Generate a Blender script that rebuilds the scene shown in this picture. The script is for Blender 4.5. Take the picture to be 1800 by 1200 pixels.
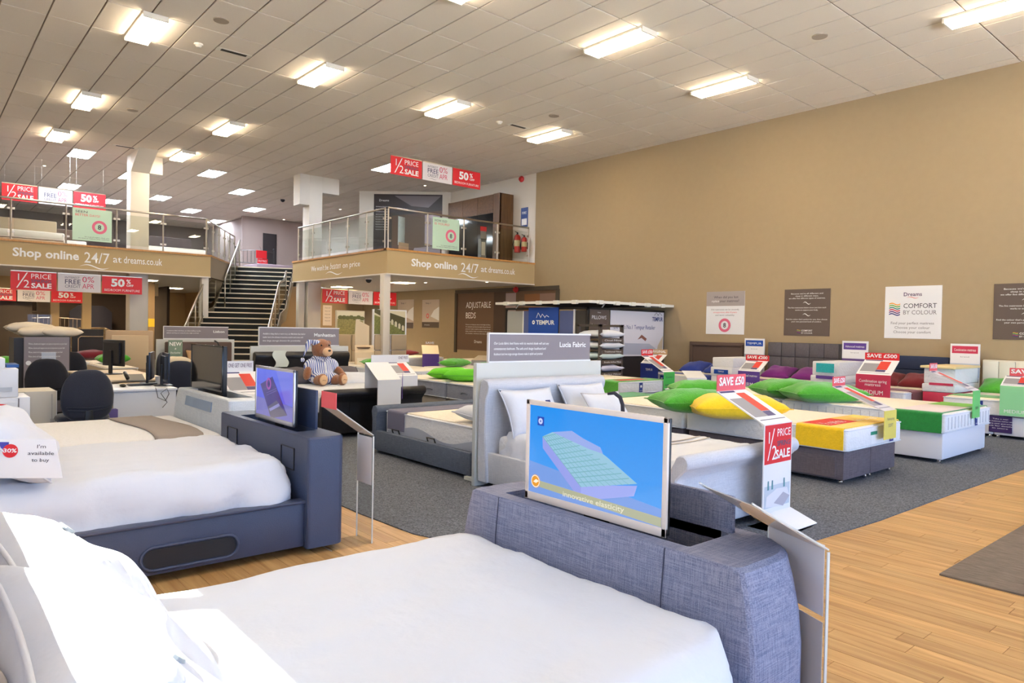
import bpy, bmesh, math, random
import numpy as np
from mathutils import Vector, Matrix, noise
random.seed(7)
S = bpy.context.scene
for _o in list(bpy.data.objects): bpy.data.objects.remove(_o)
COL = S.collection
PI = math.pi
# ------------------------------------------------------------------ camera
H = 1.5
FPX = 1239.0
YAW, PITCH, ROLL = (math.radians(a) for a in (40.62, -1.03, 1.12))
Fv = Vector((math.sin(YAW)*math.cos(PITCH), math.cos(YAW)*math.cos(PITCH), math.sin(PITCH)))
_r = Vector((math.cos(YAW), -math.sin(YAW), 0)); _u = _r.cross(Fv)
Rv = math.cos(ROLL)*_r + math.sin(ROLL)*_u
Uv = -math.sin(ROLL)*_r + math.cos(ROLL)*_u
cam = bpy.data.cameras.new('camera'); cam.sensor_width = 36; cam.lens = 36*FPX/1800; cam.clip_end = 200
co = bpy.data.objects.new('camera', cam); COL.objects.link(co)
co.matrix_world = Matrix(((Rv.x, Uv.x, -Fv.x, 0), (Rv.y, Uv.y, -Fv.y, 0), (Rv.z, Uv.z, -Fv.z, H), (0, 0, 0, 1)))
S.camera = co
# ------------------------------------------------------------------ light
S.view_settings.view_transform = 'Standard'; S.view_settings.look = 'None'; S.view_settings.gamma = 1
S.view_settings.use_curve_mapping = False; S.view_settings.exposure = 0.2
W = bpy.data.worlds.new('sky'); S.world = W; W.use_nodes = True
bg = W.node_tree.nodes['Background']; bg.inputs[0].default_value = (0.40, 0.60, 1.0, 1); bg.inputs[1].default_value = 5.0
sun = bpy.data.lights.new('sun', 'SUN'); sun.energy = 60; sun.angle = 0.006; sun.color = (1, .95, .86)
so = bpy.data.objects.new('sun', sun); COL.objects.link(so)
SUN_D = Vector((0.56, -0.252, -0.79)).normalized()
so.rotation_mode = 'QUATERNION'; so.rotation_quaternion = SUN_D.to_track_quat('-Z', 'Y')
LAMP = 34.0      # radiance of the tubes
S.cycles.max_bounces = 7; S.cycles.diffuse_bounces = 4; S.cycles.transparent_max_bounces = 12
S.cycles.use_fast_gi = False
# ------------------------------------------------------------------ pixel helpers (read positions off the photograph)
def _ray(x, y): return Fv + Rv*((x-900)/FPX) + Uv*((600-y)/FPX)
def gz(x, y, z): d = _ray(x, y); t = (z-H)/d.z; return Vector((d.x*t, d.y*t, z))
def gx(x, y, X): d = _ray(x, y); t = X/d.x; return Vector((X, d.y*t, H+d.z*t))
def gy(x, y, Y): d = _ray(x, y); t = Y/d.y; return Vector((d.x*t, Y, H+d.z*t))
def gd(x, y, D): return Vector((0, 0, H)) + _ray(x, y)*D      # at depth D along the view axis
# ------------------------------------------------------------------ materials
def lin(c):
    return tuple(((v/255)/12.92 if v/255 <= .04045 else ((v/255+.055)/1.055)**2.4) for v in c)
def mat(name, c, rough=.6, metal=0, var=0, vscale=8, bump=0, bscale=60, emit=0, spec=.5, stretch=None, sheen=0, coat=0):
    m = bpy.data.materials.new(name); m.use_nodes = True; nt = m.node_tree; n = nt.nodes; l = nt.links
    b = n['Principled BSDF']; rgb = (*lin(c), 1)
    b.inputs['Base Color'].default_value = rgb; b.inputs['Roughness'].default_value = rough
    b.inputs['Metallic'].default_value = metal; b.inputs['Specular IOR Level'].default_value = spec
    if sheen: b.inputs['Sheen Weight'].default_value = sheen
    if coat: b.inputs['Coat Weight'].default_value = coat
    if emit:
        b.inputs['Emission Color'].default_value = rgb; b.inputs['Emission Strength'].default_value = emit
    if var or bump:
        tc = n.new('ShaderNodeTexCoord'); mp = n.new('ShaderNodeMapping'); l.new(tc.outputs['Object'], mp.inputs[0])
        if stretch: mp.inputs['Scale'].default_value = stretch
    if var:
        nz = n.new('ShaderNodeTexNoise'); nz.inputs['Scale'].default_value = vscale; nz.inputs['Detail'].default_value = 5
        l.new(mp.outputs[0], nz.inputs[0])
        mr = n.new('ShaderNodeMapRange'); mr.inputs[1].default_value = .25; mr.inputs[2].default_value = .75
        mr.inputs[3].default_value = 1-var; mr.inputs[4].default_value = 1+var; l.new(nz.outputs[0], mr.inputs[0])
        mx = n.new('ShaderNodeVectorMath'); mx.operation = 'SCALE'; mx.inputs[0].default_value = rgb[:3]
        l.new(mr.outputs[0], mx.inputs['Scale']); l.new(mx.outputs[0], b.inputs['Base Color'])
    if bump:
        nz2 = n.new('ShaderNodeTexNoise'); nz2.inputs['Scale'].default_value = bscale; nz2.inputs['Detail'].default_value = 3
        l.new(mp.outputs[0], nz2.inputs[0])
        bp = n.new('ShaderNodeBump'); bp.inputs['Strength'].default_value = bump; bp.inputs['Distance'].default_value = .02
        l.new(nz2.outputs[0], bp.inputs['Height']); l.new(bp.outputs[0], b.inputs['Normal'])
    return m
def linen(name, c, c2, scale=260):
    """woven cloth: two crossed streak noises"""
    m = mat(name, c, .9, spec=.2); nt = m.node_tree; n = nt.nodes; l = nt.links; b = n['Principled BSDF']
    tc = n.new('ShaderNodeTexCoord'); outs = []
    for st in ((.04, 1, 1), (1, .04, 1), (1, 1, .04)):
        mp = n.new('ShaderNodeMapping'); mp.inputs['Scale'].default_value = st; l.new(tc.outputs['Object'], mp.inputs[0])
        z = n.new('ShaderNodeTexNoise'); z.inputs['Scale'].default_value = scale; z.inputs['Detail'].default_value = 1
        l.new(mp.outputs[0], z.inputs[0]); outs.append(z)
    a = n.new('ShaderNodeMath'); a.operation = 'ADD'; l.new(outs[0].outputs[0], a.inputs[0]); l.new(outs[1].outputs[0], a.inputs[1])
    a2 = n.new('ShaderNodeMath'); a2.operation = 'ADD'; l.new(a.outputs[0], a2.inputs[0]); l.new(outs[2].outputs[0], a2.inputs[1])
    mr = n.new('ShaderNodeMapRange'); mr.inputs[1].default_value = 1.1; mr.inputs[2].default_value = 1.9; l.new(a2.outputs[0], mr.inputs[0])
    mx = n.new('ShaderNodeMix'); mx.data_type = 'RGBA'; mx.inputs[6].default_value = (*lin(c), 1); mx.inputs[7].default_value = (*lin(c2), 1)
    l.new(mr.outputs[0], mx.inputs[0]); l.new(mx.outputs[2], b.inputs['Base Color'])
    bp = n.new('ShaderNodeBump'); bp.inputs['Strength'].default_value = .3; bp.inputs['Distance'].default_value = .003
    l.new(a2.outputs[0], bp.inputs['Height']); l.new(bp.outputs[0], b.inputs['Normal'])
    return m
def glassmat(name, tint, refl=.12, rough=0.0, dens=1.0):
    m = bpy.data.materials.new(name); m.use_nodes = True; nt = m.node_tree; n = nt.nodes; l = nt.links
    n.remove(n['Principled BSDF'])
    t = n.new('ShaderNodeBsdfTransparent'); t.inputs[0].default_value = (*tint, 1)
    g = n.new('ShaderNodeBsdfGlossy'); g.inputs['Roughness'].default_value = rough
    lw = n.new('ShaderNodeLayerWeight'); lw.inputs[0].default_value = .5
    pw = n.new('ShaderNodeMath'); pw.operation = 'POWER'; pw.inputs[1].default_value = 4; l.new(lw.outputs['Facing'], pw.inputs[0])
    mu = n.new('ShaderNodeMath'); mu.operation = 'MULTIPLY_ADD'; mu.inputs[1].default_value = .55; mu.inputs[2].default_value = refl*.25; l.new(pw.outputs[0], mu.inputs[0])
    mx = n.new('ShaderNodeMixShader'); l.new(mu.outputs[0], mx.inputs[0]); l.new(t.outputs[0], mx.inputs[1]); l.new(g.outputs[0], mx.inputs[2])
    l.new(mx.outputs[0], n['Material Output'].inputs[0]); return m
def woodmat(name, c1, c2, scale=3, axis=(12, .6, 1), rnd=True, rough=.45):
    m = mat(name, c1, rough); nt = m.node_tree; n = nt.nodes; l = nt.links; b = n['Principled BSDF']
    tc = n.new('ShaderNodeTexCoord'); mp = n.new('ShaderNodeMapping'); mp.inputs['Scale'].default_value = axis
    oi = n.new('ShaderNodeObjectInfo')
    add = n.new('ShaderNodeVectorMath'); add.operation = 'ADD'; l.new(tc.outputs['Object'], add.inputs[0])
    sc = n.new('ShaderNodeMath'); sc.operation = 'MULTIPLY'; sc.inputs[1].default_value = 37; l.new(oi.outputs['Random'], sc.inputs[0]); l.new(sc.outputs[0], add.inputs[1])
    l.new(add.outputs[0], mp.inputs[0])
    z = n.new('ShaderNodeTexNoise'); z.inputs['Scale'].default_value = scale; z.inputs['Detail'].default_value = 6; z.inputs['Distortion'].default_value = .6
    l.new(mp.outputs[0], z.inputs[0])
    mx = n.new('ShaderNodeMix'); mx.data_type = 'RGBA'; mx.inputs[6].default_value = (*lin(c1), 1); mx.inputs[7].default_value = (*lin(c2), 1)
    mr = n.new('ShaderNodeMapRange'); mr.inputs[1].default_value = .3; mr.inputs[2].default_value = .7; l.new(z.outputs[0], mr.inputs[0]); l.new(mr.outputs[0], mx.inputs[0])
    if rnd:
        hs = n.new('ShaderNodeHueSaturation'); l.new(mx.outputs[2], hs.inputs['Color'])
        r2 = n.new('ShaderNodeMapRange'); r2.inputs[3].default_value = .86; r2.inputs[4].default_value = 1.12; l.new(oi.outputs['Random'], r2.inputs[0]); l.new(r2.outputs[0], hs.inputs['Value'])
        l.new(hs.outputs[0], b.inputs['Base Color'])
    else: l.new(mx.outputs[2], b.inputs['Base Color'])
    return m
MT = {}
def C(name, *a, **k):
    if name not in MT: MT[name] = mat(name, *a, **k)
    return MT[name]
wall_beige = C('wall_beige', (172, 152, 120), .9, var=.02, bump=.15, bscale=300)
white_paint = C('white_paint', (222, 214, 202), .8)
cream_wall = C('cream_wall', (196, 170, 128), .9)
lilac_wall = C('lilac_wall', (150, 135, 130), .9)
dark_wall = C('dark_wall', (78, 66, 58), .9)
tile_m = C('ceiling_tile', (236, 224, 208), .95, var=.03, vscale=120, bump=.1, bscale=200)
grid_m = C('ceiling_grid', (172, 152, 134), .7)
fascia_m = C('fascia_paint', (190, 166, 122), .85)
oak_m = woodmat('oak_cap', (205, 150, 84), (180, 124, 62), rnd=False)
steel = C('brushed_steel', (190, 180, 165), .3, 1)
chrome = C('chrome', (220, 220, 225), .12, 1)
plank_m = woodmat('oak_plank', (212, 172, 116), (176, 132, 80), scale=2.2, axis=(11, .7, 1))
white_cloth = C('white_cotton', (216, 220, 230), .9, bump=.25, bscale=14, sheen=.1)
white_quilt = C('white_quilt', (232, 232, 234), .9, bump=.6, bscale=26)
cream_quilt = C('cream_quilt', (238, 228, 212), .9, bump=.6, bscale=22)
white_card = C('white_card', (236, 236, 238), .5)
white_lam = C('white_laminate', (226, 228, 234), .35)
black = C('black_plastic', (22, 22, 25), .4)
black_lea = C('black_leather', (27, 27, 32), .32, var=.1, vscale=6, bump=.25, bscale=9)
dark_lea = C('charcoal_leather', (62, 74, 104), .38, var=.06, bump=.2, bscale=180)
grey_cloth = linen('grey_linen', (104, 110, 136), (156, 158, 180))
slate_cloth = linen('slate_linen', (82, 92, 108), (114, 122, 138), 300)
pale_cloth = linen('pale_linen', (190, 194, 204), (216, 218, 226), 300)
white_weave = linen('white_weave', (196, 204, 214), (222, 228, 234), 260)
board_m = C('display_board', (206, 208, 204), .7)
sign_grey = C('sign_grey', (140, 132, 138), .6)
taupe_m = C('taupe_print', (98, 84, 76), .6)
red_m = C('sale_red', (222, 36, 46), .5)
pink_m = C('pale_red', (232, 92, 100), .5)
ink = C('ink_white', (246, 246, 246), .6)
ink_d = C('ink_dark', (58, 56, 70), .6)
ink_g = C('ink_grey', (128, 124, 128), .6)
green_m = C('green_fleece', (76, 168, 40), .95, var=.12, vscale=25, bump=.4, bscale=60, sheen=.4)
green_r = C('green_runner', (30, 138, 56), .95, var=.12, vscale=30, bump=.3, bscale=90, sheen=.4)
lime_p = C('lime_print', (120, 190, 84), .6)
yellow_m = C('yellow_fleece', (250, 204, 20), .95, var=.06, vscale=25, bump=.3, bscale=60, sheen=.3)
blue_m = C('blue_fleece', (30, 56, 150), .95, bump=.3, sheen=.3)
royal_m = C('royal_blue', (14, 72, 170), .5)
navy_m = C('navy_print', (44, 52, 110), .6)
purple_m = C('purple_fleece', (118, 26, 128), .95, bump=.3, sheen=.3)
violet_p = C('violet_print', (92, 60, 150), .5)
maroon_m = C('maroon_fleece', (112, 18, 36), .95, bump=.3, sheen=.3)
glass = glassmat('balustrade_glass', (.90, .92, .89), .14)
acryl = glassmat('clear_acrylic', (.95, .96, .96), .06)
acryl_edge = C('acrylic_edge', (214, 214, 208), .2, emit=0)
# ------------------------------------------------------------------ mesh builder (world coordinates)
class MB:
    def __init__(s): s.v = []; s.f = []; s.sm = False
    def add(s, vs, fs):
        o = len(s.v); s.v += [Vector(v) for v in vs]; s.f += [tuple(i+o for i in f) for f in fs]; return s
    def box(s, x0, x1, y0, y1, z0, z1):
        x0, x1 = sorted((x0, x1)); y0, y1 = sorted((y0, y1)); z0, z1 = sorted((z0, z1))
        return s.add([(x0, y0, z0), (x1, y0, z0), (x1, y1, z0), (x0, y1, z0), (x0, y0, z1), (x1, y0, z1), (x1, y1, z1), (x0, y1, z1)],
                     [(0, 3, 2, 1), (4, 5, 6, 7), (0, 1, 5, 4), (1, 2, 6, 5), (2, 3, 7, 6), (3, 0, 4, 7)])
    def prism(s, pts, d):          # polygon (3-D points) swept by vector d
        n = len(pts); pts = [Vector(p) for p in pts]; d = Vector(d)
        nn = sum(((pts[i]-pts[0]).cross(pts[(i+1) % n]-pts[0]) for i in range(1, n-1)), Vector())
        if nn.dot(d) > 0: pts = pts[::-1]
        return s.add(pts+[p+d for p in pts], [tuple(range(n)), tuple(range(2*n-1, n-1, -1))]+[(i, n+i, n+(i+1) % n, (i+1) % n)[::1] for i in range(n)])
    def tube(s, pts, r, n=8, closed=False):
        pts = [Vector(p) for p in pts]; rings = []; m = len(pts)
        rr = r if isinstance(r, (list, tuple)) else [r]*m
        prev = None
        for i, p in enumerate(pts):
            a = pts[(i-1) % m] if (closed or i > 0) else p; b = pts[(i+1) % m] if (closed or i < m-1) else p
            t = (b-a).normalized()
            if prev is None: x = t.orthogonal().normalized()
            else: x = (prev-t*prev.dot(t)).normalized()
            prev = x; y = t.cross(x)
            rings.append([p+(x*math.cos(2*PI*k/n)+y*math.sin(2*PI*k/n))*rr[i] for k in range(n)])
        vs = [q for g in rings for q in g]; fs = []
        for i in range(m if closed else m-1):
            j = (i+1) % m
            for k in range(n): fs.append((i*n+k, i*n+(k+1) % n, j*n+(k+1) % n, j*n+k))
        if not closed: fs += [tuple(range(n-1, -1, -1)), tuple((m-1)*n+k for k in range(n))]
        return s.add(vs, fs)
    def lathe(s, prof, c, n=16, axis='z'):
        c = Vector(c); vs = []; fs = []
        for (r, h) in prof:
            for k in range(n):
                a = 2*PI*k/n; v = (r*math.cos(a), r*math.sin(a), h)
                if axis == 'x': v = (v[2], v[0], v[1])
                if axis == 'y': v = (v[1], v[2], v[0])
                vs.append(c+Vector(v))
        for i in range(len(prof)-1):
            for k in range(n): fs.append((i*n+k, i*n+(k+1) % n, (i+1)*n+(k+1) % n, (i+1)*n+k))
        fs += [tuple(range(n-1, -1, -1)), tuple((len(prof)-1)*n+k for k in range(n))]
        return s.add(vs, fs)
    def ball(s, c, r, n=14, m=9, fn=None):
        c = Vector(c); r = (r, r, r) if not isinstance(r, (tuple, list)) else r; vs = []; fs = []
        for i in range(m+1):
            t = PI*i/m
            for k in range(n):
                a = 2*PI*k/n; v = Vector((math.sin(t)*math.cos(a), math.sin(t)*math.sin(a), math.cos(t)))
                if fn: v = fn(v)
                vs.append(c+Vector((v.x*r[0], v.y*r[1], v.z*r[2])))
        for i in range(m):
            for k in range(n): fs.append((i*n+k, (i+1)*n+k, (i+1)*n+(k+1) % n, i*n+(k+1) % n))
        return s.add(vs, fs)
    def grid(s, fn, nu, nv, thick=0):
        vs = [Vector(fn(i/nu, j/nv)) for j in range(nv+1) for i in range(nu+1)]
        fs = [(j*(nu+1)+i, j*(nu+1)+i+1, (j+1)*(nu+1)+i+1, (j+1)*(nu+1)+i) for j in range(nv) for i in range(nu)]
        if thick:
            n0 = len(vs); t = Vector(thick) if not isinstance(thick, (int, float)) else Vector((0, 0, -thick))
            vs += [v+t for v in vs]; fs += [tuple(n0+i for i in f[::-1]) for f in fs]
            e = [i for i in range(nu+1)]+[j*(nu+1)+nu for j in range(1, nv+1)]+[nv*(nu+1)+i for i in range(nu-1, -1, -1)]+[j*(nu+1) for j in range(nv-1, 0, -1)]
            for a, b in zip(e, e[1:]+e[:1]): fs.append((b, a, n0+a, n0+b))
        return s.add(vs, fs)
    def xf(s, M): s.v = [M @ v for v in s.v]; return s
    def mesh(s, name, m, loc=(0, 0, 0), bevel=0, seg=2, smooth=False, sub=0):
        me = bpy.data.meshes.new(name); L = Vector(loc)
        me.from_pydata([tuple(v-L) for v in s.v], [], s.f)
        bm = bmesh.new(); bm.from_mesh(me)
        bmesh.ops.remove_doubles(bm, verts=bm.verts, dist=1e-5)
        if bevel:
            ed = [e for e in bm.edges if e.is_manifold and e.calc_face_angle(0) > .6]
            bmesh.ops.bevel(bm, geom=ed, offset=bevel, segments=seg, affect='EDGES', profile=.5, clamp_overlap=True)
        bmesh.ops.recalc_face_normals(bm, faces=bm.faces)
        bm.to_mesh(me); bm.free()
        if smooth or bevel:
            for p in me.polygons: p.use_smooth = True
            if not smooth:
                try: me.set_sharp_from_angle(angle=.7)
                except Exception: pass
        me.materials.append(m); return me
def link(name, me, parent=None, loc=None):
    o = bpy.data.objects.new(name, me); COL.objects.link(o)
    if parent is not None: o.parent = parent
    if loc is not None: o.location = loc
    return o
def thing(name, label, cat, loc=(0, 0, 0), group=None):
    o = bpy.data.objects.new(name, None); COL.objects.link(o); o.location = loc; o.empty_display_size = .1
    o['label'] = label; o['category'] = cat
    if group: o['group'] = group
    return o
def root(o):
    while o.parent: o = o.parent
    return o
def part(t, name, mb, m, label=None, **k):
    me = mb.mesh(name, m, root(t).location, **k); o = link(name, me, t)
    if label: o['label'] = label
    return o
def single(name, mb, m, label, cat, loc, group=None, **k):
    me = mb.mesh(name, m, loc, **k); o = link(name, me, None, loc); o['label'] = label; o['category'] = cat
    if group: o['group'] = group
    return o
def struct(name, mb, m, parent=None, label=None, **k):
    o = link(name, mb.mesh(name, m, (0, 0, 0), **k), parent); 
    if parent is None: o['kind'] = 'structure'
    if label: o['label'] = label
    return o
def dup(o, loc=None, rz=None, label=None, group=None, parent=None):
    c = o.copy(); COL.objects.link(c)
    if parent is not None: c.parent = parent
    if loc is not None: c.location = loc
    if rz is not None: c.rotation_euler = (0, 0, rz)
    if label: c['label'] = label
    if group: c['group'] = group
    for ch in list(o.children): dup(ch, parent=c)
    return c
_tc = {}
def text(t, s, O, U, V, h, m, w=None, align='l', bold=0, shear=0, name='lettering', lift=.003, sp=1.0):
    """s in the plane (O,U,V): cap height h, width forced to w when given"""
    O, U, V = Vector(O), Vector(U).normalized(), Vector(V).normalized(); N = U.cross(V)
    cu = bpy.data.curves.new('t', 'FONT'); cu.body = s; cu.size = 1; cu.offset = bold; cu.shear = shear; cu.resolution_u = 2; cu.space_character = sp
    tmp = bpy.data.objects.new('t', cu); me = bpy.data.meshes.new_from_object(tmp)
    if not me.vertices: return None
    xs = [v.co.x for v in me.vertices]; x0, x1 = min(xs), max(xs); k = h/.70
    kx = k if w is None else w/max(1e-6, x1-x0)
    if w is not None and len(s.strip()) <= 1: kx = k
    off = -x0 if align == 'l' else (-x1 if align == 'r' else -(x0+x1)/2)
    L = root(t).location
    for v in me.vertices:
        p = O + U*((v.co.x+off)*kx) + V*(v.co.y*k) + N*lift - L; v.co = p
    me.materials.clear(); me.materials.append(m); me.name = name
    bpy.data.objects.remove(tmp); bpy.data.curves.remove(cu)
    return link(name, me, t)
def rect(t, O, U, V, a, b, w, h, m, name='print', lift=.0015, th=.001, label=None):
    """flat printed patch: lower-left corner at (a,b) of the plane"""
    O, U, V = Vector(O), Vector(U).normalized(), Vector(V).normalized(); N = U.cross(V)
    p = O+U*a+V*b+N*lift
    return part(t, name, MB().prism([p, p+U*w, p+U*w+V*h, p+V*h], N*-th), m, label)
def poly(t, O, U, V, pts, m, name='print', lift=.0015, label=None):
    O, U, V = Vector(O), Vector(U).normalized(), Vector(V).normalized(); N = U.cross(V)
    return part(t, name, MB().prism([O+U*a+V*b+N*lift for a, b in pts], N*-.001), m, label)
def ring(t, O, U, V, ca, cb, r0, r1, m, n=24, name='print', lift=.002):
    O, U, V = Vector(O), Vector(U).normalized(), Vector(V).normalized(); N = U.cross(V); mb = MB(); vs = []; fs = []
    for k in range(n):
        a = 2*PI*k/n
        for r in (r0, r1): vs.append(O+U*(ca+r*math.cos(a))+V*(cb+r*math.sin(a))+N*lift)
    for k in range(n): j = (k+1) % n; fs.append((2*k, 2*k+1, 2*j+1, 2*j))
    return part(t, name, mb.add(vs, fs), m)
def swash(t, O, U, V, a, b, w, m, name='flourish', th=.012):
    pts = [(a+w*i/14, b+th*1.6*math.sin(i/14*2*PI)) for i in range(15)]
    tp = [(x, y+th*.5*math.sin(i/14*PI)+.001) for i, (x, y) in enumerate(pts)]
    bt = [(x, y-th*.5*math.sin(i/14*PI)-.001) for i, (x, y) in enumerate(pts)]
    return poly(t, O, U, V, bt+tp[::-1], m, name)
AX, AY, AZ = Vector((1, 0, 0)), Vector((0, 1, 0)), Vector((0, 0, 1))
# ================================================================== STRUCTURE
ZC, ZM, ZU = 6.27, 3.52, 2.86      # ceiling, mezzanine floor, soffit
XW, XL, YF, YB = 14.52, -1.4, -5.5, 41.0
struct('wall_right', MB().box(XW, XW+.2, YF, 15.94, 0, ZC+.1), wall_beige)
wr2 = struct('wall_right_upper', MB().box(XW, XW+.2, 15.94, YB, ZM, ZC+.1), white_paint)
struct('wall_right_lower', MB().box(XW, XW+.2, 15.94, YB, 0, ZM), wall_beige)
struct('wall_back', MB().box(XL, XW, YB, YB+.2, 0, ZC+.1), cream_wall)
# left wall: solid with glazed openings; front wall: shopfront glazing
wl = MB()
ops = [(3.05, 4.55)]
wl.box(XL-.2, XL, YF, 1.7, 0, ZC+.1); wl.box(XL-.2, XL, 4.15, YB, 0, ZC+.1); wl.box(XL-.2, XL, 1.7, 4.15, 3.89, ZC+.1); wl.box(XL-.2, XL, 1.7, 4.15, 0, 2.2)
struct('wall_left', wl, white_paint)
wf = struct('window_1', MB().box(XL-.12, XL-.04, 3.29, 3.40, 2.2, 3.89).box(XL-.12, XL-.04, 1.7, 1.76, 2.2, 3.89).box(XL-.12, XL-.04, 4.09, 4.15, 2.2, 3.89), white_paint)
struct('pane', MB().box(XL-.09, XL-.08, 1.76, 4.09, 2.2, 3.89), glass, wf)
struct('wall_front', MB().box(XL, XW, YF-.2, YF, 4.1, ZC+.1), white_paint)
wf2 = MB()
for i in range(9): wf2.box(XL+i*2.18, XL+i*2.18+.08, YF-.12, YF-.04, 0, 4.1)
wf2.box(XL, XW, YF-.12, YF-.04, 2.6, 2.68)
w2 = struct('window_2', wf2, white_paint)
shop_glass = glassmat('shop_glass', (.95, .97, .98), .1)
struct('pane', MB().box(XL, XW, YF-.09, YF-.08, 0, 4.1), shop_glass, w2)
# pavement outside catches the daylight
struct('pavement', MB().box(XL-14, XW+10, YF-30, YB, -.3, -.22), C('paving', (206, 209, 214), .9, var=.06))
# ---- ceiling with tiles
cl = struct('ceiling', MB().box(XL, XW, YF, YB, ZC+.012, ZC+.12), grid_m)
tile_me = MB().box(-.289, .289, -.589, .589, -.012, .006).mesh('ceiling_tile', tile_m, bevel=.004, seg=1)
for p in tile_me.polygons: p.use_smooth = False
def cell_open(cx, cy): return False
def vis(p, mx=60, my=60):
    d = Vector(p)-Vector((0, 0, H)); c = d.dot(Fv)
    if c < .3: return None
    x = 900+FPX*d.dot(Rv)/c; y = 600-FPX*d.dot(Uv)/c
    return (c, x, y) if -mx < x < 1800+mx and -my < y < 1200+my else None
cells = []
for i in range(-24, 6):
    for j in range(-9, 31):
        cx = 11.243+.6*i+.3; cy = 4.824+1.2*j+.6
        if cx-.3 < XL or cx-.3 > XW-.05 or cy-.6 < YF or cy > YB: continue
        v = vis((cx, cy, ZC), 120, 120); cells.append((v[0] if v else 99, cx, cy))
cells.sort(); rest = MB(); near = 0
for d, cx, cy in cells:
    w = min(.289, XW-cx)
    if near < 298 and w > .288 and d < 90:
        o = link('ceiling_tile', tile_me, cl, (cx, cy, ZC)); near += 1
    else: rest.box(cx-.289, cx+w, cy-.589, cy+.589, ZC-.012, ZC+.006)
o = struct('ceiling_tile_field', rest, tile_m, cl); o['kind'] = 'stuff'
# ---- floor: planks, carpet, mat
fl = struct('floor', MB().box(XL, XW, YF, YB, -.2, -.012), C('subfloor', (150, 108, 64), .8))
pl_me = [MB().box(-.0585, .0585, -L/2+.0012, L/2-.0012, -.012, 0).mesh('plank', plank_m) for L in (.9, 1.2)]
pk = []; restp = MB()
for i in range(-26, 97):
    x = .06+i*.12; y = -5.4+random.random()*1.2
    while y < 8.5:
        L = random.choice((0, 1)); l = (.9, 1.2)[L]; yc = y+l/2; y += l
        carpeted = (x > 2.95 and yc-l/2 > 4.3) or (x > 5.2 and yc-l/2 > 2.4) or yc-l/2 > 6.2
        if carpeted or x > 14.4: continue
        v = vis((x, yc, 0), 80, 60)
        hid = (x < 2.0 and yc > .9) or x < 1.6
        pk.append((v[0] if (v and not hid) else 99, x, yc, L))
pk.sort(); 
for k, (d, x, yc, L) in enumerate(pk):
    if k < 298: link('plank', pl_me[L], fl, (x, yc, 0))
    else: l = (.9, 1.2)[L]; restp.box(x-.0585, x+.0585, yc-l/2+.0012, yc+l/2-.0012, -.012, 0)
o = struct('plank_field', restp, plank_m, fl); o['kind'] = 'stuff'
cm = mat('carpet_loop', (108, 112, 120), .97, spec=.1, var=.7, vscale=75, bump=.5, bscale=140)
edge = [(2.74, 6.15), (2.74, 5.0), (2.78, 4.3), (3.0, 3.62), (3.35, 3.15), (3.8, 2.8), (4.3, 2.58), (4.98, 2.42), (6.0, 2.36), (7.5, 2.34), (9.65, 2.28), (XW, 2.1)]
cp = MB().prism([(x, y, .0) for x, y in edge]+[(XW, YB, 0), (XL, YB, 0), (XL, 6.15, 0)], (0, 0, .008))
struct('carpet', cp, cm)
mm = mat('entrance_mat', (128, 116, 104), .97, var=.25, vscale=60, bump=.6, bscale=90, spec=.1, stretch=(1, .2, 1))
single('entrance_mat', MB().box(4.94, 13.2, -1.9, 1.58, 0, .012), mm, 'large taupe ribbed entrance mat inset on the oak floor at right', 'mat', (8, 0, 0))
# ---- mezzanines
def fascia(name, a, b, z0=ZU, z1=ZM, th=.12):
    """a,b = 2-D ends; body behind the line (left of a->b)"""
    a = Vector((*a, 0)); b = Vector((*b, 0)); n = Vector((-(b-a).y, (b-a).x, 0)).normalized()
    return MB().prism([a+AZ*z0, b+AZ*z0, b+n*th+AZ*z0, a+n*th+AZ*z0], (0, 0, z1-z0-.05))
YR, XR = 15.94, 9.37
YLm = 21.85
struct('mezzanine_right', MB().prism([(XR+.1, YR+.1, ZU), (XW, YR+.1, ZU), (XW, YB, ZU), (XR+3.2, YB, ZU), (12.4, 24.8, ZU), (XR+.1, 21.8, ZU)], (0, 0, ZM-ZU-.05)), white_paint)
LE = (6.85, YLm); LS = (8.85, 25.3)
struct('mezzanine_left', MB().prism([(XL, YLm+.1, ZU), (LE[0]-.05, YLm+.1, ZU), (LS[0], LS[1], ZU), (11.2, 27.6, ZU), (12.4, YB, ZU), (XL, YB, ZU)], (0, 0, ZM-ZU-.05)), white_paint)
struct('mezzanine_carpet', MB().prism([(XL, YLm+.1, ZM-.05), (LE[0]-.05, YLm+.1, ZM-.05), (LS[0], LS[1], ZM-.05), (11.3, 27.5, ZM-.05), (12.5, 25.0, ZM-.05), (XR+.1, 21.8, ZM-.05), (XR+.1, YR+.1, ZM-.05), (XW, YR+.1, ZM-.05), (XW, YB, ZM-.05), (XL, YB, ZM-.05)], (0, 0, .03)), C('dark_carpet', (112, 100, 94), .95))
f1 = struct('trim_1', fascia('f', (XR, YR), (XW, YR)), fascia_m)
f2 = struct('trim_2', fascia('f', (XR, 21.8), (XR, YR+.122)), fascia_m)
f3 = struct('trim_3', fascia('f', (XL, YLm), LE), fascia_m)
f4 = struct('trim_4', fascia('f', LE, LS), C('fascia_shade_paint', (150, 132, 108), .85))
struct('trim_5', MB().box(XR-.03, XW, YR-.03, YR+.14, ZM-.05, ZM).box(XR-.03, XR+.14, YR, 21.8, ZM-.05, ZM), oak_m)
struct('trim_6', MB().box(XL, LE[0]+.02, YLm-.03, YLm+.14, ZM-.05, ZM).prism([(LE[0], YLm-.03, ZM-.05), (LS[0]+.03, LS[1], ZM-.05), (LS[0]-.12, LS[1]+.06, ZM-.05), (LE[0]-.1, YLm+.14, ZM-.05)], (0, 0, .05)), oak_m)
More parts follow.
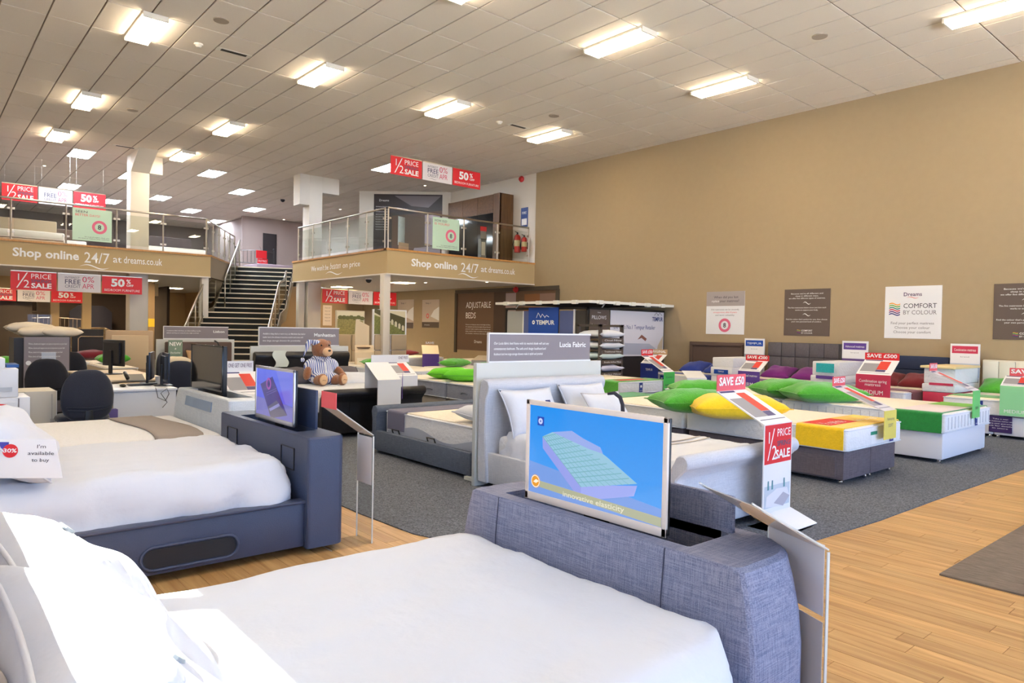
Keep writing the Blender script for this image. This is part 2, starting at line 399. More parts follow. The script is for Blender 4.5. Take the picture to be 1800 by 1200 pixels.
struct('trim_7', MB().box(XR-.02, XW, YR-.02, YR, ZU-.02, ZU+.015).box(XR-.02, XR, YR, 21.8, ZU-.02, ZU+.015).box(XL, LE[0], YLm-.02, YLm, ZU-.02, ZU+.015), white_paint)
# lettering on the fascias
def shop_text(o, O, U, W_, h):
    text(o, 'Shop online', O, U, AZ, h, ink, W_*.415, bold=.028)
    text(o, '24/7', Vector(O)+Vector(U)*W_*.45-AZ*h*.25, U, AZ, h*1.35, ink, W_*.17, bold=.004)
    text(o, 'at', Vector(O)+Vector(U)*W_*.645, U, AZ, h*.9, ink, W_*.06, bold=.005)
    text(o, 'dreams.co.uk', Vector(O)+Vector(U)*W_*.72, U, AZ, h*.9, ink, W_*.28, bold=.006)
    swash(o, Vector(O)-AZ*h*.75, U, AZ, W_*.42, 0, W_*.2, ink, th=.03)
p0 = gy(723, 467, YR); p1 = gy(905, 483, YR)
shop_text(f1, (p0.x, YR, p0.z), AX, p1.x-p0.x, .19)
p0 = gy(22, 449, YLm); p1 = gy(285, 465, YLm)
shop_text(f3, (p0.x, YLm, p0.z), AX, p1.x-p0.x, .21)
p0 = gx(547, 477, XR); p1 = gx(633, 468, XR)
L_ = p0.y-p1.y; O_ = Vector((XR, p0.y, p0.z)); U_ = -AY
text(f2, "We won't be", O_, U_, AZ, .15, ink, L_*.38, bold=.012)
text(f2, 'beaten', O_+U_*L_*.41, U_, AZ, .19, ink, L_*.22, shear=.35)
text(f2, 'on price', O_+U_*L_*.67, U_, AZ, .15, ink, L_*.33, bold=.012)
swash(f2, O_-AZ*.12, U_, AZ, L_*.32, 0, L_*.34, ink, th=.03)
# ---- pillars
def pillar(name, cx, cy, wx, wy, z0, z1, lab, m=white_paint):
    return struct(name, MB().box(cx-wx/2, cx+wx/2, cy-wy/2, cy+wy/2, z0, z1), m, bevel=.008)
pillar('pillar', 5.03, 22.55, .48, .48, 0, ZC, '')
# bracket heads
struct('pillar_head', MB().box(5.27, 5.62, 22.31, 22.79, ZC-.5, ZC).prism([(4.79, 22.31, 5.75), (4.79, 22.31, ZC), (4.79, 21.35, ZC), (4.79, 22.0, 5.95)][::-1], (.48, 0, 0)), white_paint)
q = gd(553, 450, 22.6); PRX, PRY = q.x, q.y
pillar('pillar', PRX, PRY+.2, .44, .48, 0, ZC, '')
struct('pillar_head', MB().box(PRX-.22-.32, PRX-.22, PRY-.04, PRY+.44, 5.3, ZC).box(PRX+.22, PRX+.8, PRY-.04, PRY+.44, 5.75, ZC), white_paint)
q = gy(681, 480, YR); pillar('post', q.x+.03, YR+.15, .2, .2, 0, ZU, '')
q = gx(527, 497, XR); pillar('post', XR+.14, 21.5, .2, .2, 0, ZU, '')
pillar('post', 6.72, YLm+.16, .2, .2, 0, ZU, '')
# ---- back structure, lower floor
struct('partition_lower_left', MB().box(-2, 2.35, 27.4, 27.55, 0, ZU).box(2.35, 6.8, 27.4, 27.55, 2.42, ZU).box(3.55, 3.8, 27.4, 27.55, 0, 2.42).box(4.45, 4.72, 27.4, 27.55, 0, 2.42).box(6.1, 6.5, 27.4, 27.55, 0, 2.42), cream_wall)
struct('room_dark_back', MB().box(-2, 7.6, 33.5, 33.6, 0, ZU).box(7.5, 7.6, 29.0, 33.5, 0, ZU), dark_wall)
struct('partition_lower_mid', MB().box(7.3, 9.9, 35.0, 35.1, 0, ZU).box(9.85, 9.95, 32, 35, 0, ZU), cream_wall)
struct('wall_lower_back', MB().box(11.0, XW, 26.6, 26.7, 0, ZU), C('taupe_wall', (150, 124, 92), .9))
struct('partition_lower_right', MB().box(9.6, 12.6, 24.4, 24.5, 0, ZU), C('taupe_wall', (150, 124, 92), .9))
# ---- upstairs partitions
pa = gz(632, 335, ZC); pb = gz(793, 337, ZC)
a = Vector((pa.x, pa.y, 0)); b = Vector((pb.x, pb.y, 0)); dU = (b-a).normalized(); dn = Vector((-dU.y, dU.x, 0))
pt = struct('partition_upper_right', MB().prism([a+AZ*ZM, b+AZ*ZM, b+dn*.15+AZ*ZM, a+dn*.15+AZ*ZM], (0, 0, ZC-ZM)), white_paint)
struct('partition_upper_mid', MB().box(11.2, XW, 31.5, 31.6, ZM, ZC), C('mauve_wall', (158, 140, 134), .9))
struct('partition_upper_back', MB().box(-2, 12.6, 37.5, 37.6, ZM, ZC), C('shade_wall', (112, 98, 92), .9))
struct('partition_upper_left', MB().box(11.4, 11.5, 31.6, 37.5, ZM, ZC), C('mauve_wall', (158, 140, 134), .9))
# ================================================================== LIGHT FITTINGS
warm = C('lamp_warm', (255, 236, 205), .5, emit=LAMP)
cool = C('lamp_cool', (225, 238, 255), .5, emit=LAMP*4.2)
fit_m = C('fitting_white', (235, 228, 215), .5)
t0 = thing('ceiling_light', 'x', 'ceiling light', (0, 0, ZC))
part(t0, 'housing', MB().box(-.18, .18, -.62, .62, ZC-.05, ZC-.013), fit_m, bevel=.004, seg=1)
for sx in (-1, 1):
    d = part(t0, 'diffuser', MB().box(sx*.09-.075, sx*.09+.075, -.60, .60, ZC-.095, ZC-.055), warm)
for sy in (-1, 1): part(t0, 'end_cap', MB().box(-.18, .18, sy*.60, sy*.63, ZC-.10, ZC-.02), fit_m)
names = {0: 'nearest', 1: 'second', 2: 'third', 3: 'farthest'}
LX = [2.9, 5.9, 8.83, 11.87]; LY = [3.3, 7.75, 12.6, 17.62, 21.4]
colw = ['leftmost column', 'second column from left', 'third column from left', 'column nearest the beige wall']
first = True
for i, x in enumerate(LX):
    for j, y in enumerate(LY):
        if (i >= 2 and j >= 3): continue
        if i == 2 and j == 0 or i < 2 and j == 0: pass
        v = vis((x, y, ZC), 250, 250)
        row = ['first row', 'second row', 'third row', 'fourth row', 'fifth row'][j]
        lab = 'twin-tube warm ceiling light, %s, %s from the camera' % (colw[i], row)
        if first: t0.location = (x, y, ZC); t0['label'] = lab; t0['group'] = 'twin tube ceiling lights'; first = False
        else: dup(t0, (x, y, ZC), label=lab, group='twin tube ceiling lights')
# louvred troffers
t0 = thing('louvre_light', 'x', 'ceiling light', (0, 0, ZC))
part(t0, 'frame', MB().box(-.29, -.27, -.59, .59, ZC-.03, ZC-.012).box(.27, .29, -.59, .59, ZC-.03, ZC-.012).box(-.29, .29, -.59, -.57, ZC-.03, ZC-.012).box(-.29, .29, .57, .59, ZC-.03, ZC-.012), fit_m)
for k in range(4): part(t0, 'tube', MB().box(-.235+k*.135, -.175+k*.135, -.57, .57, ZC-.024, ZC-.014), cool)
part(t0, 'louvre', MB().box(-.27, .27, -.41, -.405, ZC-.03, ZC-.014).box(-.27, .27, -.2, -.195, ZC-.03, ZC-.014).box(-.27, .27, 0, .005, ZC-.03, ZC-.014).box(-.27, .27, .2, .205, ZC-.03, ZC-.014).box(-.27, .27, .4, .405, ZC-.03, ZC-.014), steel)
tro = [(3.95, 24.0, 'leftmost and nearest over the left mezzanine'), (4.05, 29.1, 'above the left hanging banners'), (5.65, 26.4, 'just left of the left pillar head'), (7.55, 28.9, 'second right of the left pillar'), (7.55, 23.9, 'right of the left pillar head, nearest there'), (9.35, 26.3, 'midway between the two pillars'), (9.4, 31.3, 'far back, right of the left pillar'), (11.2, 33.7, 'farthest back, above the stair head'), (11.2, 28.9, 'above the top of the staircase'), (10.8, 18.9, 'beside the red sale banner at right'), (6.0, 31.5, 'far back, behind the left pillar')]
for k, (x, y, w) in enumerate(tro):
    lab = 'square louvred cool white ceiling light '+w
    x = 11.243+.6*round((x-11.243-.3)/.6)+.3; y = 4.824+1.2*round((y-4.824-.6)/1.2)+.6
    if k == 0: t0.location = (x, y, ZC); t0['label'] = lab; t0['group'] = 'louvred lights over the mezzanine'
    else: dup(t0, (x, y, ZC), label=lab, group='louvred lights over the mezzanine')
# small ceiling items
for px, py, w in ((389, 34, 'near the leftmost ceiling light at the top of the photo'), (233, 192, 'between two lights on the left'), (1441, 62, 'high at right above the beige wall'), (974, 202, 'above the centre right of the hall')):
    p = gz(px, py, ZC); single('ceiling_speaker', MB().lathe([(.115, -.028), (.12, -.012)], p, 20), C('speaker_grey', (176, 160, 142), .8), 'round flush grey ceiling speaker '+w, 'speaker', tuple(p), 'ceiling speakers')
for px, py, w in ((349, 76, 'beside the air vent'), (878, 213, 'left of the small vent in the middle')):
    p = gz(px, py, ZC); t = thing('smoke_detector', 'small white smoke detector on the ceiling '+w, 'smoke detector', tuple(p))
    part(t, 'base', MB().lathe([(.07, -.035), (.075, -.012)], p, 16), fit_m); part(t, 'head', MB().lathe([(.03, -.07), (.05, -.05), (.055, -.033)], p, 16), fit_m)
for px, py, w in ((411, 91, 'near the top left of the hall'), (911, 221, 'in the middle of the hall'), (220, 257, 'in front of the left pillar')):
    p = gz(px, py, ZC); t = thing('air_vent', 'narrow slotted air vent in a ceiling tile '+w, 'air vent', tuple(p), 'slotted air vents')
    part(t, 'frame', MB().box(p.x-.3, p.x+.3, p.y-.075, p.y+.075, ZC-.018, ZC-.012), fit_m)
    part(t, 'slot', MB().box(p.x-.22, p.x+.22, p.y-.045, p.y+.045, ZC-.021, ZC-.017), C('vent_dark', (60, 54, 48), .6))
for px, py, z, w in ((497, 352, ZC, 'hanging from the upper ceiling behind the right pillar'), (648, 493, ZU, 'under the right mezzanine')):
    p = gz(px, py, z-.06); t = thing('security_camera', 'small black dome security camera '+w, 'camera', (p.x, p.y, z))
    part(t, 'mount', MB().lathe([(.1, -.03), (.1, 0)], (p.x, p.y, z), 14), fit_m); part(t, 'dome', MB().ball((p.x, p.y, z-.04), (.085, .085, .09)), black, smooth=True)
# downlights
dl = ['above the railing right of the picture panel upstairs', 'right of the red banners over the mezzanine', 'right of the right pillar', 'left of the right pillar', 'left of the left pillar, over the banners', 'under the right mezzanine, left one', 'under the right mezzanine, right one']
for px, py, z, w in ((705, 438-80, ZC, ''), (747, 325, ZC, ''), (598, 367, ZC, ''), (499, 385, ZC, ''), (78, 290, ZC, ''), (748, 496, ZU, ''), (856, 495, ZU, '')):
    p = gz(px, py, z); 
    if p.length > 45: continue
    t = thing('downlight', 'tiny round ceiling downlight '+dl.pop(0), 'downlight', tuple(p), 'small round downlights')
    zz = z-.012 if z == ZC else z
    part(t, 'bezel', MB().lathe([(.06, -.012), (.065, 0)], (p.x, p.y, zz), 14), fit_m); part(t, 'lamp', MB().lathe([(.035, -.016), (.035, -.012)], (p.x, p.y, zz), 12), C('spot_warm', (255, 236, 205), .5, emit=14))
# wall washers on the lower wall (real spot lamps of the place)
for y in (22.6, 25.0):
    L = bpy.data.lights.new('wall_spot', 'SPOT'); L.energy = 1100; L.spot_size = 1.3; L.spot_blend = .8; L.color = (1, .82, .55); L.shadow_soft_size = .05
    o = bpy.data.objects.new('wall_spot', L); COL.objects.link(o); o.location = (XW-.6, y, ZU-.08); o.rotation_euler = (0, math.radians(25), 0)
for x, y in ((7.2, 33.6), (4.0, 31.0)):  # added fill lamps without fittings, they lift the dark lower back rooms
    L = bpy.data.lights.new('lower_fill', 'SPOT'); L.energy = 1100; L.spot_size = 2.0; L.spot_blend = .8; L.color = (1, .82, .55); L.shadow_soft_size = .08
    o = bpy.data.objects.new('lower_fill', L); COL.objects.link(o); o.location = (x, y, ZU-.08)
# light panels added to the soffits to brighten the lower floor
t0 = None
for x, y, w in ((11.5, 18.6, 'under the right mezzanine, nearer'), (11.5, 22.6, 'under the right mezzanine, farther'), (2.6, 24.6, 'under the left mezzanine, at left'), (5.9, 25.2, 'under the left mezzanine, right of the pillar'), (8.0, 30.0, 'under the left mezzanine, near the back'), (3.0, 30.8, 'inside the dark lower room'), (5.6, 30.8, 'inside the dark lower room, right one')):
    lab = 'added square cream ceiling light panel '+w
    if t0 is None:
        t0 = thing('added_soffit_light', lab, 'ceiling light', (x, y, ZU), 'added light panels under the mezzanines')
        part(t0, 'frame', MB().box(x-.3, x+.3, y-.3, y+.3, ZU-.02, ZU-.001), fit_m); part(t0, 'diffuser', MB().box(x-.27, x+.27, y-.27, y+.27, ZU-.026, ZU-.02), C('soffit_fill', (255, 226, 180), .5, emit=80))
    else: dup(t0, (x, y, ZU), label=lab)
# ================================================================== STAIRCASE
A2 = Vector((.485, .875, 0)).normalized(); B2 = Vector((.875, -.485, 0)).normalized()
p = gd(514, 474, 25.3); P0 = Vector((p.x, p.y, 0)); RIS = ZM/21
dist = []; d = 0
for k in range(21):
    dist.append(d); d += .28 + (1.0 if k == 9 else 0)
tread_m = C('tread_dark', (30, 32, 32), .8); nose_m = C('nosing', (228, 214, 190), .5)
st = thing('staircase', 'wide dark staircase with pale nosings climbing between the two mezzanines', 'staircase', (P0.x, P0.y, 0))
WS = 2.12
for k in range(21):
    z = ZM-RIS*k; f = P0-A2*dist[k]; dn_ = (dist[k+1] if k < 20 else dist[k]+.28)-dist[k]
    L_, R_ = f-B2*WS, f
    part(st, 'riser', MB().prism([L_+AZ*(z-RIS), R_+AZ*(z-RIS), R_+AZ*(z-.035), L_+AZ*(z-.035)], A2*.03), tread_m)
    part(st, 'nosing', MB().prism([L_-A2*.02+AZ*(z-.036), R_-A2*.02+AZ*(z-.036), R_-A2*.02+AZ*z, L_-A2*.02+AZ*z], A2*.06), nose_m)
    if k: part(st, 'tread', MB().prism([L_+AZ*(z-.03), R_+AZ*(z-.03), R_+A2*(dist[k]-dist[k-1])+AZ*(z-.03), L_+A2*(dist[k]-dist[k-1])+AZ*(z-.03)], (0, 0, .028)), tread_m)
for off, nm in ((-WS-.03, 'stringer'), (.03, 'stringer')):
    a = P0+B2*off; pts = [a+AZ*(ZM-.02), a+AZ*(ZM-.4), a-A2*dist[9]+AZ*(ZM-RIS*9-.4), a-A2*dist[10]+AZ*(ZM-RIS*10-.35), a-A2*dist[20]+AZ*.0, a-A2*dist[20]+AZ*(.17), a-A2*dist[10]+AZ*(ZM-RIS*10), a-A2*dist[9]+AZ*(ZM-RIS*9)]
    part(st, 'stringer', MB().prism(pts, B2*.04), C('stringer', (120, 108, 90), .6))
def stair_rail(lab, off, k0, k1, step=3, endpost=True):
    def pt_(k): return P0+B2*off-A2*(dist[k])+AZ*(ZM-RIS*k)
    ks = [k for k in range(k0, k1+1) if (k-k0) % step == 0 or k == k1]
    t = part(st, 'handrail', MB().tube([pt_(k)+AZ*.92 for k in range(k0, k1+1)], .028, 8), steel, lab, smooth=True)
    for k in ks: part(t, 'post', MB().tube([pt_(k)+AZ*.0, pt_(k)+AZ*.92], .022, 8), steel, smooth=True)
    for a, b in zip(ks, ks[1:]):
        A_, B_ = pt_(a), pt_(b)
        part(t, 'glass_panel', MB().prism([A_+AZ*.12, B_+AZ*.12, B_+AZ*.84, A_+AZ*.84], B2*.01), glass)
    return t
stair_rail('steel stair handrail with glass infill along the upper flight, left', -WS+.32, 0, 9)
stair_rail('steel stair handrail along the left outer edge of the lower flight', -WS-.02, 8, 20)
stair_rail('steel stair handrail along the right edge of the lower flight', .0, 7, 20)
# ================================================================== BALUSTRADES
def balustrade(lab, pts, hgt=1.05, rail=True, cat='balustrade'):
    t = thing('glass_balustrade', lab, cat, tuple(pts[0]), 'mezzanine balustrades')
    pts = [Vector(p) for p in pts]
    part(t, 'handrail', MB().tube([p+AZ*hgt for p in pts], .026, 8), steel, smooth=True)
    for p in pts: part(t, 'post', MB().tube([p, p+AZ*(hgt-.02)], .022, 8).lathe([(.05, 0), (.05, .012)], p, 10), steel, smooth=False)
    for a, b in zip(pts, pts[1:]):
        u = (b-a).normalized(); n = Vector((-u.y, u.x, 0))
        part(t, 'glass_panel', MB().prism([a+u*.06+AZ*.09, b-u*.06+AZ*.09, b-u*.06+AZ*(hgt-.12), a+u*.06+AZ*(hgt-.12)], n*.012), glass)
        for q, s in ((a, 1), (b, -1)):
            for z in (.2, hgt-.26): part(t, 'clamp', MB().box(-.03, .03, -.02, .02, -.025, .025).xf(Matrix.Translation(q+u*s*.05+AZ*z)), steel)
    return t
def ypts(xs, Y, ytop=None): return [gy(x, 400, Y) for x in xs]
rp = [Vector((XR+.06, YR+.06, ZM))]+[Vector((gy(x, 430, YR+.06).x, YR+.06, ZM)) for x in (751, 815, 874, 929)]
balustrade('glass balustrade with steel posts along the front of the right mezzanine', rp)
rp = [Vector((XR+.06, gx(x, 430, XR+.06).y, ZM)) for x in (644, 610.5, 579.5, 550, 524.5)]
rp = [Vector((XR+.06, YR+.22, ZM))]+rp
balustrade('glass balustrade along the stair side of the right mezzanine', rp)
lp = [Vector((gy(x, 400, YLm+.06).x, YLm+.06, ZM)) for x in (363, 287, 205, 116, 19, -90)]
lp[0].x = min(lp[0].x, LE[0]-.06)
balustrade('glass balustrade along the front of the left mezzanine', lp)
d2 = (Vector((*LS, 0))-Vector((*LE, 0)));
balustrade('short glass balustrade angled back beside the stair head on the left', [Vector((*LE, ZM))+Vector((-.08, .12, 0))+d2*k/5 for k in range(6)])
# posters fixed on the balustrades
def badge(t, O, U, V, ca, cb, r, pink=C('badge_pink', (226, 110, 140), .5)):
    ring(t, O, U, V, ca, cb, r*.62, r, pink)
    text(t, '8', Vector(O)+Vector(U)*ca+Vector(V)*(cb-r*.32), U, V, r*.66, ink_d, align='c', bold=.02)
    for k in range(18):
        a = 2*PI*k/18; rr = r*.81
        c = Vector(O)+Vector(U)*(ca+rr*math.cos(a))+Vector(V)*(cb+rr*math.sin(a)); u = Vector(U)*math.cos(a)+Vector(V)*math.sin(a); v = -Vector(U)*math.sin(a)+Vector(V)*math.cos(a)
        if k % 9 != 4: rect(t, c, v, -u, -r*.06, -r*.1, r*.1, r*.2, ink, 'badge_letter', lift=-.004)
mint = C('mint_card', (196, 226, 202), .5)
def pos(px0, py0, px1, py1, Y):
    a = gy(px0, py1, Y); b = gy(px1, py0, Y); return a.x, b.x, a.z, b.z
for (l1, l2, lab, c0, c1, Y) in (('SEEN', 'BETTER DAYS?', 'mint poster reading seen better days on the left glass balustrade', (127, 367), (197, 431), YLm+.03), ('HOW OLD', 'IS YOURS?', 'mint poster reading how old is yours on the right glass balustrade', (760, 382), (808, 442), YR+.03)):
    a = gy(c0[0], c1[1]-3, Y); b = gy(c1[0], c0[1], Y); x0, x1, z0 = a.x, b.x, ZM+.12; z1 = ZM+.98; w = x1-x0; h = z1-z0
    t = thing('poster', lab, 'poster', (x0, Y, z0)); O = Vector((x0, Y, z0))
    part(t, 'card', MB().box(x0, x1, Y, Y+.006, z0, z1), mint)
    text(t, l1, O+AX*w*.07+AZ*h*.86, AX, AZ, h*.07, ink_d, w*.3 if l1 == 'SEEN' else w*.45); text(t, l2, O+AX*w*.07+AZ*h*.76, AX, AZ, h*.07, pink_m, w*.62 if l1 == 'SEEN' else w*.55)
    badge(t, O, AX, AZ, w*.68, h*.45, h*.21)
    text(t, "It's a good night's sleep you", O+AX*w*.93+AZ*h*.11, AX, AZ, h*.03, ink_d, w*.62, 'r'); text(t, "it's time to replace your mattress", O+AX*w*.93+AZ*h*.06, AX, AZ, h*.03, ink_d, w*.78, 'r')
# ================================================================== HANGING BANNERS
banner_w = C('banner_white', (226, 220, 222), .6); berry = C('berry', (206, 60, 104), .5); slate_i = C('slate_ink', (86, 84, 110), .5)
def banners(x0, Y, z0, pw, h, zt, where, kinds=(0, 1, 2), gap=.03, grp=None):
    for i, kd in enumerate(kinds):
        x = x0+i*(pw+gap); O = Vector((x, Y, z0))
        lab = ('red half price spring sale banner ', 'white interest free credit banner ', 'red 50% off bedroom furniture banner ')[kd]+where
        t = thing('sale_banner', lab, 'banner', (x, Y, z0), grp)
        pn = part(t, 'panel', MB().box(x, x+pw, Y, Y+.012, z0, z0+h), (red_m, banner_w, red_m)[kd])
        part(t, 'top_rail', MB().box(x, x+pw, Y-.004, Y+.016, z0+h-.01, z0+h+.012), steel)
        for k in (.08, .92): part(t, 'hanging_wire', MB().tube([(x+pw*k, Y+.006, z0+h), (x+pw*k, Y+.006, zt)], .0015, 5), fit_m)
        if kd == 0:
            text(pn, '1', O+AX*pw*.17+AZ*h*.5, AX, AZ, h*.36, ink, align='c'); text(pn, '2', O+AX*pw*.34+AZ*h*.12, AX, AZ, h*.42, ink, align='c')
            poly(pn, O, AX, AZ, [(pw*.12, h*.1), (pw*.15, h*.1), (pw*.37, h*.93), (pw*.34, h*.93)], ink)
            text(pn, 'PRICE', O+AX*pw*.44+AZ*h*.63, AX, AZ, h*.26, ink, pw*.44); text(pn, 'SPRING', O+AX*pw*.44+AZ*h*.41, AX, AZ, h*.17, slate_i, pw*.44, bold=.015); text(pn, 'SALE', O+AX*pw*.44+AZ*h*.12, AX, AZ, h*.26, ink, pw*.45, bold=.03)
        elif kd == 1:
            text(pn, 'INTEREST', O+AX*pw*.16+AZ*h*.73, AX, AZ, h*.12, slate_i, pw*.34); text(pn, 'FREE', O+AX*pw*.16+AZ*h*.43, AX, AZ, h*.26, slate_i, pw*.36, bold=.01); text(pn, 'CREDIT', O+AX*pw*.16+AZ*h*.22, AX, AZ, h*.16, slate_i, pw*.36)
            text(pn, '0%', O+AX*pw*.56+AZ*h*.56, AX, AZ, h*.32, berry, pw*.28); text(pn, 'APR', O+AX*pw*.56+AZ*h*.2, AX, AZ, h*.28, berry, pw*.28)
            swash(pn, O, AX, AZ, pw*.22, h*.12, pw*.25, slate_i, th=.006)
        else:
            text(pn, '50', O+AX*pw*.22+AZ*h*.42, AX, AZ, h*.42, ink, pw*.34, bold=.04); text(pn, '%', O+AX*pw*.60+AZ*h*.6, AX, AZ, h*.24, ink, pw*.17, bold=.02); text(pn, 'OFF', O+AX*pw*.60+AZ*h*.43, AX, AZ, h*.12, ink, pw*.18, bold=.02)
            text(pn, 'BEDROOM FURNITURE', O+AX*pw*.06+AZ*h*.13, AX, AZ, h*.13, ink, pw*.88)
def ban_px(xl, xr, yt, yb, Y, zt, where, kinds=(0, 1, 2)):
    a = gy(xl, yt, Y); b = gy(xr, yt, Y); n = len(kinds); zb = gy(xl, yb, Y).z
    pw = (b.x-a.x-(n-1)*.03)/n; banners(a.x, Y, zb, pw, a.z-zb, zt, where, kinds)
ban_px(687, 845, 272, 305, 15.5, ZC-.01, 'hanging from the high ceiling before the right mezzanine')
ban_px(18.5, 250, 475, 508, 21.99, ZU, 'hung below the front edge of the left mezzanine')
ban_px(3, 186, 320, 350, 24.0, ZC-.01, 'hanging above the left mezzanine balustrade')
ban_px(-32, 145, 505, 527, 26.5, ZU, 'hung second behind, under the left mezzanine')
ban_px(567, 697, 507, 532, 20.5, ZU, 'hung under the right mezzanine')
# ================================================================== WALL POSTERS (beige wall, facing -X)
UW = -AY        # reading direction on the beige wall
def wall_poster(lab, ya, yb, z0, z1, base, X=XW, name='poster'):
    t = thing(name, lab, 'poster', (X, ya, z0)); t = part(t, 'board', MB().box(X-.012, X-.001, yb, ya, z0, z1), base)
    return t, Vector((X-.012, ya, z0)), ya-yb, z1-z0
def pz(x0, y0, x1, y1, X=XW): a = gx(x0, y0, X); b = gx(x1, y1, X); return a.y, b.y, a.z, b.z
cbc = [(248, 170, 50), (110, 180, 60), (40, 140, 130), (200, 50, 80), (90, 40, 120), (40, 50, 130)]
def waves(t, O, U, V, a, b, w, h):
    for k, c in enumerate(cbc):
        m = C('wave_%d' % k, c, .5); y = b+h*(1-k/6)-h/12; pts = [(a+w*i/10, y+h*.07*math.sin(i/10*2*PI)) for i in range(11)]
        poly(t, O, U, V, [(x, q-h*.045) for x, q in pts]+[(x, q+h*.045) for x, q in pts[::-1]], m)
y0, y1, z1, z0 = pz(1243, 513, 1308, 588)
t, O, w, h = wall_poster('white and grey poster asking when you last replaced your mattress', y0, y1, z0, z1, white_card)
rect(t, O, UW, AZ, 0, h*.66, w, h*.34, C('poster_grey', (168, 158, 156), .6))
text(t, 'When did you last', O+UW*w*.2+AZ*h*.84, UW, AZ, h*.055, ink_d, w*.64); text(t, 'replace', O+UW*w*.14+AZ*h*.75, UW, AZ, h*.055, ink, w*.2, shear=.3); text(t, 'your mattress?', O+UW*w*.36+AZ*h*.75, UW, AZ, h*.055, ink_d, w*.5)
for k, s in enumerate(('Old mattresses can be uncomfy,', 'unsupportive after 8 years', 'and worn unhealthy')): text(t, s, O+UW*w*.5+AZ*h*(.56-.065*k), UW, AZ, h*.035, ink_g if k != 1 else pink_m, w*(.74-.12*k), 'c')
badge(t, O, UW, AZ, w*.5, h*.21, h*.16)
def taupe_poster(x0, yt, x1, yb, lab, wfull=None):
    y0, y1, z1, z0 = pz(x0, yt, x1, yb)
    if wfull: y1 = y0-wfull
    t, O, w, h = wall_poster(lab, y0, y1, z0, z1, taupe_m)
    for k, (s, f) in enumerate((("Because we're all different and", .7), ('sleep in different ways,', .5), ('we offer five different types of mattress.', .8))): text(t, s, O+UW*w*.5+AZ*h*(.89-.05*k), UW, AZ, h*.028, ink, w*f, 'c')
    swash(t, O, UW, AZ, w*.42, h*.7, w*.17, ink, th=.015)
    for k, (s, f) in enumerate((('The five mattresses below show you how each', .84), ('works to support your body.', .5))): text(t, s, O+UW*w*.5+AZ*h*(.59-.05*k), UW, AZ, h*.028, ink, w*f, 'c')
    swash(t, O, UW, AZ, w*.42, h*.45, w*.17, ink, th=.015)
    for k, (s, f) in enumerate((("Find the colour that's perfect for you, then choose", .9), ('your own personal level of comfort.', .66))): text(t, s, O+UW*w*.5+AZ*h*(.34-.05*k), UW, AZ, h*.028, ink, w*f, 'c')
    waves(t, O, UW, AZ, w*.3, h*.05, w*.08, h*.08); text(t, 'COMFORT', O+UW*w*.4+AZ*h*.095, UW, AZ, h*.035, ink, w*.24, bold=.01); text(t, 'BY COLOUR', O+UW*w*.4+AZ*h*.045, UW, AZ, h*.03, ink, w*.24)
taupe_poster(1380, 509, 1458, 591, 'square dark taupe poster left of the white Comfort by Colour poster'.replace('Comfort by Colour', 'colour logo'))
taupe_poster(1748, 499, 1830, 598, 'square dark taupe poster cut by the right edge of the photo', .99)
y0, y1, z1, z0 = pz(1557, 504, 1654, 596)
t, O, w, h = wall_poster('square white poster with a six-colour wave logo on the beige wall', y0, y1, z0, z1, white_card)
text(t, 'Dreams', O+UW*w*.5+AZ*h*.81, UW, AZ, h*.07, C('plum_ink', (70, 40, 90), .5), w*.32, 'c', bold=.01); swash(t, O, UW, AZ, w*.4, h*.78, w*.2, red_m, th=.008)
waves(t, O, UW, AZ, w*.08, h*.44, w*.2, h*.24)
text(t, 'COMFORT', O+UW*w*.34+AZ*h*.58, UW, AZ, h*.09, ink_d, w*.58); text(t, 'BY COLOUR', O+UW*w*.34+AZ*h*.46, UW, AZ, h*.08, ink_g, w*.58)
for k, (s, f) in enumerate((('Find your perfect mattress', .76), ('Choose your colour', .62), ('Choose your comfort', .66))): text(t, s, O+UW*w*.5+AZ*h*(.27-.085*k), UW, AZ, h*.05, ink_g, w*f, 'c')
# lower back wall posters
for x0, yt, x1, yb, lab in ((743, 527, 772, 576, 'pale poster with a dark foot, on the lit wall left of the adjustable beds board'), (700, 527, 727, 577, 'pale poster with a dark foot, hidden in part by the white-framed picture panel'), (568, 536, 583, 572, 'narrow pale poster by the pillar under the right mezzanine')):
    y0, y1, z1, z0 = pz(x0, yt, x1, yb)
    if x0 == 568:
        a = gy(x0, yt, 24.38); b = gy(x1, yb, 24.38); t = thing('poster', lab, 'poster', (a.x, 24.38, b.z)); O = Vector((a.x, 24.38, b.z)); w = b.x-a.x; h = a.z-b.z; U = AX
        part(t, 'board', MB().box(a.x, b.x, 24.38, 24.39, b.z, a.z), C('poster_cream', (196, 180, 164), .6))
        for k in range(5): text(t, 'Sleep well', O+U*w*.5+AZ*h*(.85-.16*k), U, AZ, h*.05, ink_d, w*.6, 'c')
        continue
    t, O, w, h = wall_poster(lab, y0, y1, z0, z1, C('poster_cream', (206, 190, 176), .6)); rect(t, O, UW, AZ, 0, 0, w, h*.2, taupe_m)
    text(t, 'Step 1', O+UW*w*.35+AZ*h*.85, UW, AZ, h*.06, ink_d, w*.3, 'c'); poly(t, O, UW, AZ, [(w*.5, h*.4), (w, h*.25), (w, h*.75), (w*.7, h*.62)], ink)
    ring(t, O, UW, AZ, w*.33, h*.42, h*.05, h*.09, pink_m, 12); text(t, 'Dreams', O+UW*w*.3+AZ*h*.08, UW, AZ, h*.04, ink, w*.3, 'c')
